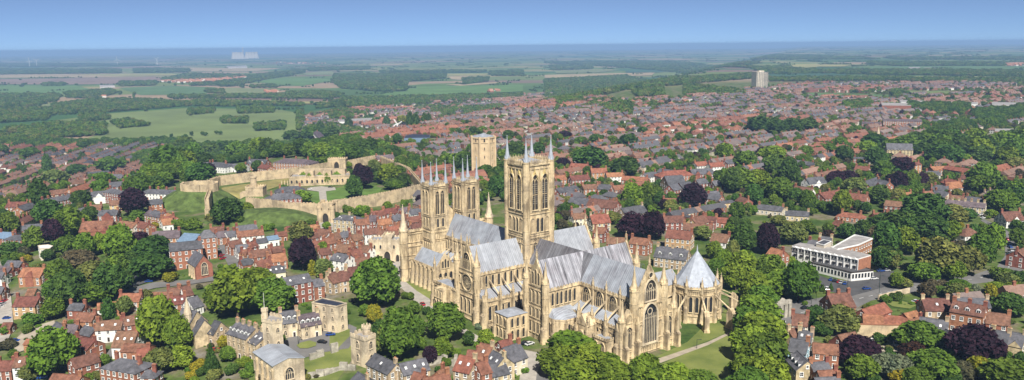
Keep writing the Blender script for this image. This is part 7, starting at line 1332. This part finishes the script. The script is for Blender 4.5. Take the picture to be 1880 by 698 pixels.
for F, L_ in ((FA, [[(0, 362), (340, 362), (340, 398), (200, 432), (0, 442)], [(390, 352), (640, 332), (690, 352), (560, 390), (390, 382)], [(300, 425), (560, 395), (900, 395), (1050, 412), (1000, 438), (600, 468), (320, 480)], [(0, 455), (300, 445), (420, 455), (300, 480), (280, 510), (0, 530)], [(0, 575), (340, 535), (620, 540), (620, 598), (340, 618)], [(0, 610), (340, 605), (330, 655), (0, 664)],
      [(460, 490), (610, 480), (640, 508), (470, 524)], [(648, 528), (760, 515), (870, 545), (700, 560)], [(1090, 455), (1250, 450), (1250, 470), (1100, 485)], [(1380, 445), (1590, 445), (1600, 468), (1390, 475)], [(1290, 505), (1440, 505), (1440, 532), (1290, 532)], [(1490, 540), (1660, 535), (1660, 570), (1490, 575)], [(700, 290), (920, 288), (900, 310), (700, 316)], [(0, 212), (700, 216), (700, 238), (0, 246)], [(780, 212), (1100, 212), (1100, 233), (780, 237)],
      [(1420, 255), (1777, 216), (1777, 236), (1500, 285)], [(1200, 335), (1310, 335), (1310, 355), (1200, 354)], [(250, 298), (380, 298), (380, 312), (250, 312)], [(980, 372), (1777, 362), (1777, 386), (980, 384)], [(0, 180), (900, 185), (900, 196), (0, 200)], [(1100, 240), (1400, 250), (1420, 262), (1000, 285), (930, 275)], [(930, 420), (1200, 400), (1777, 420), (1777, 432), (1300, 420), (1000, 436)], [(1190, 415), (1400, 410), (1400, 430), (1200, 432)], [(1100, 300), (1350, 290), (1340, 310), (1110, 312)]]),
     (FB, [[(560, 182), (940, 178), (930, 195), (560, 205)], [(720, 226), (1410, 224), (1400, 250), (1170, 272), (1160, 326), (1000, 332), (760, 312), (700, 272)], [(1510, 252), (1670, 245), (1660, 270), (1520, 290)], [(1670, 210), (1880, 196), (1880, 235), (1680, 235)], [(0, 270), (270, 248), (460, 200), (520, 195), (300, 255), (90, 300), (0, 302)], [(420, 335), (700, 335), (780, 352), (700, 380), (430, 370)], [(488, 462), (520, 455), (530, 560), (490, 572)], [(780, 375), (1200, 366), (1880, 350), (1880, 374), (1340, 400), (1000, 430), (700, 430), (600, 440)],
      [(640, 470), (760, 440), (940, 480), (700, 500)], [(530, 570), (700, 540), (900, 580), (760, 610), (540, 600)], [(1340, 430), (1480, 440), (1460, 480), (1300, 470)], [(1480, 440), (1760, 420), (1760, 450), (1500, 460)], [(1000, 205), (1500, 200), (1660, 206), (1600, 214), (1000, 214)], [(200, 300), (360, 292), (360, 308), (200, 310)]]),
     (FC, [[(0, 215), (560, 186), (1000, 205), (1440, 172), (1440, 205), (1000, 245), (560, 285), (340, 335), (0, 372)], [(30, 115), (320, 115), (330, 140), (60, 150)], [(1440, 145), (1880, 145), (1880, 175), (1540, 178)], [(600, 300), (820, 270), (820, 330), (640, 335)], [(960, 250), (1400, 305), (1380, 325), (960, 322)], [(80, 350), (330, 330), (250, 370), (90, 400)], [(0, 90), (900, 88), (1500, 100), (1400, 112), (0, 100)], [(560, 120), (1500, 128), (1500, 140), (600, 136)], [(240, 420), (600, 380), (600, 470), (480, 460), (340, 380)]]),
     (FD, [[(110, 200), (660, 185), (1700, 190), (1880, 205), (1880, 235), (1500, 226), (660, 212)], [(800, 130), (1750, 135), (1750, 160), (1000, 158), (800, 148)], [(0, 168), (270, 165), (270, 210), (110, 212)], [(110, 245), (660, 240), (1880, 252), (1880, 290), (1500, 272), (900, 262), (130, 264)], [(0, 100), (700, 95), (900, 110), (0, 116)], [(900, 100), (1880, 98), (1880, 112), (1000, 112)], [(640, 420), (830, 410), (830, 460), (640, 465)], [(1080, 430), (1500, 440), (1500, 490), (1200, 480), (1080, 460)], [(1560, 520), (1880, 440), (1880, 520), (1700, 570), (1560, 580)], [(160, 380), (280, 385), (270, 410), (160, 410)], [(960, 340), (1040, 335), (1040, 365), (960, 365)], [(1500, 480), (1760, 470), (1740, 520), (1560, 530)], [(1180, 590), (1480, 560), (1560, 600), (1380, 640), (1180, 640)]]),
     (ID, [[(560, 262), (640, 262), (730, 292), (660, 296), (560, 290)], [(240, 292), (330, 270), (560, 266), (560, 282), (340, 312)], [(0, 262), (100, 264), (330, 262), (320, 268), (0, 272)]])):
    for pts in L_: wood(F, pts)
for k in range(1700):                                   # hedgerow trees and copses over the plain
    y = 1500 * (16 ** WR.random()); x = WR.uniform(-.72, .72) * y; px, py, d = PROJ(x, y, TZ(x, y))
    if py > 262 or town_amount(px, py) > .2 or (WR.random() < .97 and inpoly(px, py, [FA(*p) for p in FIELDS[0][2]])): continue
    if any(inpoly(px, py, [F(*p) for p in pts]) for F, m, pts in FIELDS[1:]) and WR.random() < .93: continue
    a = R(24) + (math.pi / 2 if WR.random() < .5 else 0); n = WR.randrange(1, 12); s = 1 + y / 14000
    for i in range(n): t = (i - n / 2) * 11 * s; addpt(x + math.cos(a) * t + WR.uniform(-3, 3), y + math.sin(a) * t + WR.uniform(-3, 3), TZ(x, y) - .4, 10 * s * WR.uniform(.6, 1.3), 9 * s ** .5 * WR.uniform(.6, 1.3), WR.choice('ddg'))
for k in range(42000):                                  # garden trees among the houses
    y = 420 * (8.5 ** (WR.random() ** .75)); x = WR.uniform(-.72, .72) * y; z = TZ(x, y); px, py, d = PROJ(x, y, z)
    if not (inpoly(px, py, ZL) or inpoly(px, py, ZU) or inpoly(px, py, ZE)) or blocked(x, y, px, py): continue
    wd = WR.uniform(3, 9)
    if y > 1500: wd *= 1.25
    if free(x, y, min(2.2, wd * .3)): addpt(x, y, z, wd, wd * WR.uniform(.75, 1.15), WR.choice('gggddblln' + ('p' if WR.random() < .3 else 'g')), y < 1300); occupy(x, y, wd * .25)
for k in range(2600):                                   # shrubs on the near slopes and in gardens
    px, py = WR.uniform(-20, 1900), WR.uniform(400, 715)
    if 735 < px < 1345 or (590 < px < 960 and py > 580): continue
    g = G(px, py); wd = WR.uniform(1.2, 4.2)
    if blocked(g.x, g.y, px, py) or not free(g.x, g.y, wd * .5): continue
    addpt(g.x, g.y, g.z - .3, wd, wd * WR.uniform(.5, .9), WR.choice('gbbdlgn'), True); occupy(g.x, g.y, wd * .3)
def scatter(name, pts, src, label):
    me = bpy.data.meshes.new(name); me.from_pydata([p[:3] for p in pts], [], [])
    for an, ty, dat in (('siz', 'FLOAT_VECTOR', [c for p in pts for c in (p[3], p[3], p[4])]), ('tint', 'FLOAT_COLOR', [c for p in pts for c in p[5]]), ('spin', 'FLOAT', [WR.uniform(0, 6.28) for p in pts])):
        at = me.attributes.new(an, ty, 'POINT'); at.data.foreach_set({'FLOAT_VECTOR': 'vector', 'FLOAT_COLOR': 'color', 'FLOAT': 'value'}[ty], np.array(dat, np.float32))
    o = put(me, name); prop(o, label, 'trees', None, 'stuff')
    ng = bpy.data.node_groups.new(name, 'GeometryNodeTree'); ng.interface.new_socket('Geometry', in_out='INPUT', socket_type='NodeSocketGeometry'); ng.interface.new_socket('Geometry', in_out='OUTPUT', socket_type='NodeSocketGeometry')
    A = lambda t: ng.nodes.new(t); gi, go = A('NodeGroupInput'), A('NodeGroupOutput'); ip = A('GeometryNodeInstanceOnPoints'); oi = A('GeometryNodeObjectInfo'); oi.inputs[0].default_value = src; sm = A('GeometryNodeSetMaterial'); sm.inputs['Material'].default_value = M['foliage_far']
    na = A('GeometryNodeInputNamedAttribute'); na.data_type = 'FLOAT_VECTOR'; na.inputs[0].default_value = 'siz'; ns = A('GeometryNodeInputNamedAttribute'); ns.data_type = 'FLOAT'; ns.inputs[0].default_value = 'spin'; cx = A('ShaderNodeCombineXYZ')
    L = ng.links.new; L(oi.outputs['Geometry'], sm.inputs['Geometry']); L(sm.outputs[0], ip.inputs['Instance']); L(gi.outputs[0], ip.inputs['Points']); L(na.outputs[0], ip.inputs['Scale']); L(ns.outputs[0], cx.inputs[2]); L(cx.outputs[0], ip.inputs['Rotation']); L(ip.outputs[0], go.inputs[0])
    md = o.modifiers.new('scatter', 'NODES'); md.node_group = ng
# the sparse crowns used for the far woods: three field trees that stand on the common
SRC = {}
for k, (px, py) in zip(('f0', 'f1', 'f2'), ((262, 258), (352, 250), (405, 248))):
    g = G(px, py); root = empty('field_tree', g, 0, 'lone small field tree on the common, %s from the castle' % ordinal(2 - int(k[1])), 'tree', 'trees dotted over the common'); o = put(FOL[k], 'crown', root, (0, 0, 0), 0, (11, 11, 10)); o.color = tint_of('d'); put(TRK, 'trunk', root, (0, 0, 0), 0, (10, 10, 10)); SRC[k] = o
for i, (px, py) in enumerate(((278, 257), (290, 260), (302, 256), (315, 254), (335, 256), (341, 254), (372, 249), (378, 250), (398, 247), (340, 261), (287, 257), (297, 258))): g = G(px, py); addpt(g.x, g.y, g.z, 10, 9.5, 'd')
SRC['r1'] = [o for o in bpy.data.objects if o.data == FOL['r1']][0]
for k, nm, lb in (('f0', 'woodland', 'broad woods and hedgerow trees across the plain'), ('f1', 'hedgerow_trees', 'hedgerow and copse trees scattered over distant fields'), ('f2', 'copse_trees', 'distant copses and shelter belts darkening the plain'), ('r1', 'garden_trees', 'garden trees and shrubs among the houses')): scatter(nm, PTS[k], SRC[k], lb)
print('PTS', {k: len(v) for k, v in PTS.items()})
# ---------------------------------------------------------------- cars and street lamps
def car_body(b):
    pr = [(-2.1, .32), (-2.15, .62), (-2.0, .86), (-1.25, .93), (1.05, .96), (1.95, .82), (2.15, .6), (2.1, .32)]
    for s in (1,):
        n = len(pr); vs = [(x, -.86, z) for x, z in pr] + [(x, -.80 if z > .8 else -.88, z) for x, z in pr]
        vs = [(x, y * (.94 if z > .8 or abs(x) > 2.05 else 1), z) for y in (-.88, .88) for x, z in pr]
        b.add(vs, [tuple(range(n)), tuple(range(n, 2 * n))] + [(i, (i + 1) % n, n + (i + 1) % n, n + i) for i in range(n)])
    b.add([(x, y, z) for x, z in ((-1.25, 1.42), (.35, 1.42)) for y in (-.6, .6)], [(0, 1, 3, 2)])
def car_glass(b):
    lo = [(-1.75, .9), (1.05, .92)]; hi = [(-1.25, 1.41), (.38, 1.41)]
    vs = [(lo[0][0], -.78, lo[0][1]), (lo[1][0], -.78, lo[1][1]), (hi[1][0], -.6, hi[1][1]), (hi[0][0], -.6, hi[0][1])]; vs += [(x, -y, z) for x, y, z in vs]
    b.add(vs, [(0, 1, 2, 3), (4, 5, 6, 7), (0, 3, 7, 4), (1, 2, 6, 5)])
def wheel_mesh(b):
    K = 10; vs = [(.32 * math.cos(6.2832 * k / K), s, .32 + .32 * math.sin(6.2832 * k / K)) for s in (-.1, .1) for k in range(K)]
    b.add(vs, [(k, (k + 1) % K, K + (k + 1) % K, K + k) for k in range(K)] + [tuple(range(K)), tuple(range(K, 2 * K))])
WHE = kit('wheel', wheel_mesh, ('tyre',)); GLA = kit('car_glass', car_glass, ('car_glass',))
def car(F, x, y, paint, ang, where, k=1.0):
    g = G(*F(x, y)); o = empty('car', g + Vector((0, 0, .15)), R(ang), '%s car parked %s' % (paint, where), 'car', 'cars on the hilltop roads and yards')
    if k != 1: o.scale = (k, k, k * 1.15)
    put(kit(('body', paint), car_body, ('car_' + paint,)), 'body', o); put(GLA, 'window_glass', o)
    for sx in (-1.35, 1.35):
        for sy in (-.8, .8): put(WHE, 'wheel', o, (sx, sy, 0))
for r in ((C8, 455, 158, 'red', 115, 'on the cathedral lane'), (C8, 1188, 438, 'black', 60, 'beside the vestry next to a white one'), (C8, 1225, 445, 'white', 40, 'beside the vestry on the lane'), (C7, 817, 448, 'blue', 10, 'in the palace courtyard by the dark-roofed block'), (C7, 770, 490, 'black', -20, 'in the palace courtyard by the grass island'), (C7, 165, 535, 'red', 20, 'behind the dark cypress below the palace'),
          (HT, 1095, 575, 'blue', 12, 'on the main road below the white hotel'), (HT, 775, 580, 'white', 80, 'between two small conifers near the hotel', 1.15), (R3, 60, 590, 'blue', 5, 'at the car park edge under trees'), (R3, 95, 588, 'silver', 5, 'at the car park edge next to a blue one'), (R3, 270, 655, 'blue', 15, 'by the brick pillar near the main road'), (R3, 715, 250, 'white', 20, 'in front of the long stone terrace'), (R3, 872, 388, 'red', 80, 'first in the line up the far road'),
          (R3, 880, 412, 'white', 85, 'second in the line up the far road'), (R3, 886, 436, 'blue', 85, 'third in the line up the far road'), (R3, 890, 458, 'silver', 85, 'fourth in the line up the far road'), (R3, 898, 505, 'red', 95, 'in the shade at the road bend'), (R3, 905, 540, 'black', 95, 'at the road bend below a red one'), (C6, 88, 482, 'blue', -10, 'on the sandy drive of the lower slope'), (C6, 40, 356, 'blue', 0, 'by the buff-brick house'), (C6, 392, 345, 'black', 15, 'behind the orange-brick house on the slope'),
          (C6, 820, 122, 'black', 5, 'in the dark car park, upper row'), (C6, 838, 148, 'blue', 5, 'in the dark car park, beside the road'), (C6, 755, 172, 'black', 10, 'in the dark car park, lower row'), (D4, 430, 348, 'black', 70, 'beside the brick institution'), (R2, 480, 165, 'black', 20, 'near the priory arch'), (R2, 908, 375, 'white', 20, 'under the stone garden wall'), (R2, 1062, 400, 'white', 70, 'on the pale forecourt', 1.2), (CA, 868, 378, 'white', 10, 'by the castle court steps'), (CA, 1000, 366, 'black', 5, 'on the castle drive'), (C6, 240, 690, 'blue', 10, 'behind the big tree at the slope foot'), (HT, 1240, 425, 'blue', 8, 'beside the brick end of the hotel'), (R3, 15, 640, 'white', 10, 'on the road past the hotel')): car(*r)
CR = random.Random(8)
for F, A_, B_, n, ang, where in ((HT, (800, 500), (930, 535), 8, 60, 'in the hotel forecourt, %s from the road'), (R3, (878, 470), (905, 560), 7, 95, 'along the shaded kerb, %s from the bend'), (R2, (318, 300), (352, 600), 10, 80, 'along the narrow avenue street, %s from the arch'), (R3, (620, 215), (700, 232), 4, 20, 'outside the long terrace, %s from the lamp'), (E3, (650, 580), (700, 640), 3, 40, 'on the paved minster square, %s from the gatehouse'), (C6, (0, 300), (30, 250), 3, 75, 'on the western lane, %s from the slope foot'), (R2, (1180, 120), (1215, 135), 2, 20, 'on the brick-paved yard, %s from the wall'), (D4, (440, 320), (480, 400), 4, 65, 'in the street below the institution, %s from the chapel')):
    for i in range(n):
        if CR.random() < .15: continue
        t = (i + .5) / n; car(F, A_[0] + (B_[0] - A_[0]) * t, A_[1] + (B_[1] - A_[1]) * t, CR.choice(('black', 'silver', 'white', 'blue', 'red', 'silver')), ang, where % ORD[i])
rd = bpy.data.objects['road']
def dashes(pts, F=ID, w=.16, on=3.0, off=4.0):
    W_ = [G(*F(*p)) for p in pts]
    for a, c in zip(W_[:-1], W_[1:]):
        L = (c - a).length; u = (c - a) / L; q = 0
        while q + on < L:
            p = a + u * q; o = put(kit('marking', lambda b: b.add([(0, -.12, 0), (3.0, -.12, 0), (3.0, .12, 0), (0, .12, 0)], [(0, 1, 2, 3)]), ('paint_white',)), 'marking', rd, (p.x, p.y, .19), math.atan2(u.y, u.x)); q += on + off
dashes([(1470, 575), (1560, 553), (1640, 534), (1720, 522), (1800, 511), (1852, 492), (1856, 460)]); dashes([(1405, 610), (1440, 580), (1452, 640)])
def lamp_mesh(b, h): b.rings(0, 0, 6, [(.13, 0), (.08, h)]); b.box(-.05, 1.6, -.05, .05, h - .1, h + .02); b.box(1.0, 1.9, -.16, .16, h - .12, h + .05)
for i, (F, x, y, h) in enumerate(((HT, 1195, 615, 10), (HT, 940, 590, 9), (HT, 652, 690, 8), (HT, 690, 662, 8), (R3, 655, 602, 10), (R3, 575, 662, 10), (R3, 50, 690, 10), (R3, 392, 545, 9), (C7, 636, 500, 7), (C3, 812, 640, 4))):
    g = G(*F(x, y)); o = put(kit(('lamp_post', h), lambda b: lamp_mesh(b, h), ('lamp_green',)), 'street_lamp', None, g, .7 * i)
    prop(o, ('slim grey street lamp by the roads near the hotel, %s from the hotel front' % ORD[i]) if i < 8 else ('slim lamp post on the courtyard grass island' if i == 8 else 'short lamp post beside the chapter house path'), 'street lamp', 'street lamps')
# ---------------------------------------------------------------- labels that single each thing out
WW = {'brick_red': 'red-brick', 'brick_orange': 'orange-brick', 'brick_brown': 'brown-brick', 'brick_buff': 'buff-brick', 'render_white': 'white-walled', 'render_cream': 'cream-walled', 'render_blue': 'pale blue', 'house_stone': 'stone'}
RW = {'tile_red': 'red-tiled', 'tile_orange': 'orange-tiled', 'tile_brown': 'brown-tiled', 'slate_grey': 'grey slate', 'slate_purple': 'purplish slate', 'slate_blue': 'blue-grey', 's': 'slate', 't': 'red-tiled', 'b': 'brown'}
SHORT = {'keep': 'behind the castle wall', 'bank': 'below the castle bank', 'square': 'near the castle gate', 'slope': 'on the lower slope', 'south': 'south of the cathedral', 'lime': 'east of the avenue', 'north': 'north of the cathedral', 'west': 'in the lower town', 'hotel': 'around the hotel', 'park': 'beyond the hotel', 'far': 'in the uphill town'}
def name_all(items, key, text, where, cat, group):
    """items with the same look and district are told apart by their order out from a landmark"""
    fam = {}
    for it in items: fam.setdefault(key(it), []).append(it)
    for k, L in fam.items():
        (mx, my), mark = where(k); g = G(mx, my); L.sort(key=lambda it: (it[0].location.x - g.x) ** 2 + (it[0].location.y - g.y) ** 2)
        for i, it in enumerate(L):
            lab = text(it) + ('' if len(L) == 1 else ', %s out from %s' % (ordinal(i), mark)); prop(it[0], lab, cat(it), group(it))
            if len(lab.replace(',', ' ').split()) > 16: print('LONG', lab)
name_all([h for h in HOUSES], lambda h: (h[2], h[3], h[4]), lambda h: '%s house with %s roof %s' % (WW[h[3]], RW[h[4]], SHORT[h[2]]), lambda k: (ZON[k[0]][2], ZON[k[0]][1]), lambda h: 'house', lambda h: 'houses ' + SHORT[h[2]])
name_all(TERR, lambda t: (t[1], t[4], t[3]), lambda t: ('small detached house with %s roof %s' if t[4] else 'brick terrace with long %s roof %s') % (RW[t[3]], SHORT[t[1]]), lambda k: (ZON[k[0]][2], ZON[k[0]][1]), lambda t: 'house' if t[4] else 'terrace', lambda t: ('detached houses ' if t[4] else 'terraces ') + SHORT[t[1]])
TN = {'tree': 'tree', 'bush': 'bush', 'copper_beech': 'tree', 'cypress': 'upright tree'}
name_all(TREES, lambda t: (t[4], t[1], t[2]), lambda t: '%s %s %s' % (t[2], TN[t[1]], TZN[t[4]][0]), lambda k: (TZN[k[0]][2], TZN[k[0]][1]), lambda t: {'tree': 'tree', 'bush': 'bush', 'copper_beech': 'copper beech', 'cypress': 'cypress'}[t[1]], lambda t: 'trees and bushes ' + TZN[t[4]][0])
# ---------------------------------------------------------------- the air
b = MB(); b.box(GROUND_BOX[0] - 200, GROUND_BOX[1] + 200, GROUND_BOX[2] - 200, GROUND_BOX[3] + 200, -51.5, 134)
m, nt, bs = newmat('haze'); nt.nodes.remove(bs); pv = nt.nodes.new('ShaderNodeVolumePrincipled'); pv.inputs['Color'].default_value = (0.38, 0.62, 1.0, 1); pv.inputs['Density'].default_value = HAZE; pv.inputs['Anisotropy'].default_value = 0.0
nt.links.new(pv.outputs[0], nt.nodes['Material Output'].inputs['Volume'])
hz = b.build('haze', 'haze'); hz['kind'] = 'stuff'
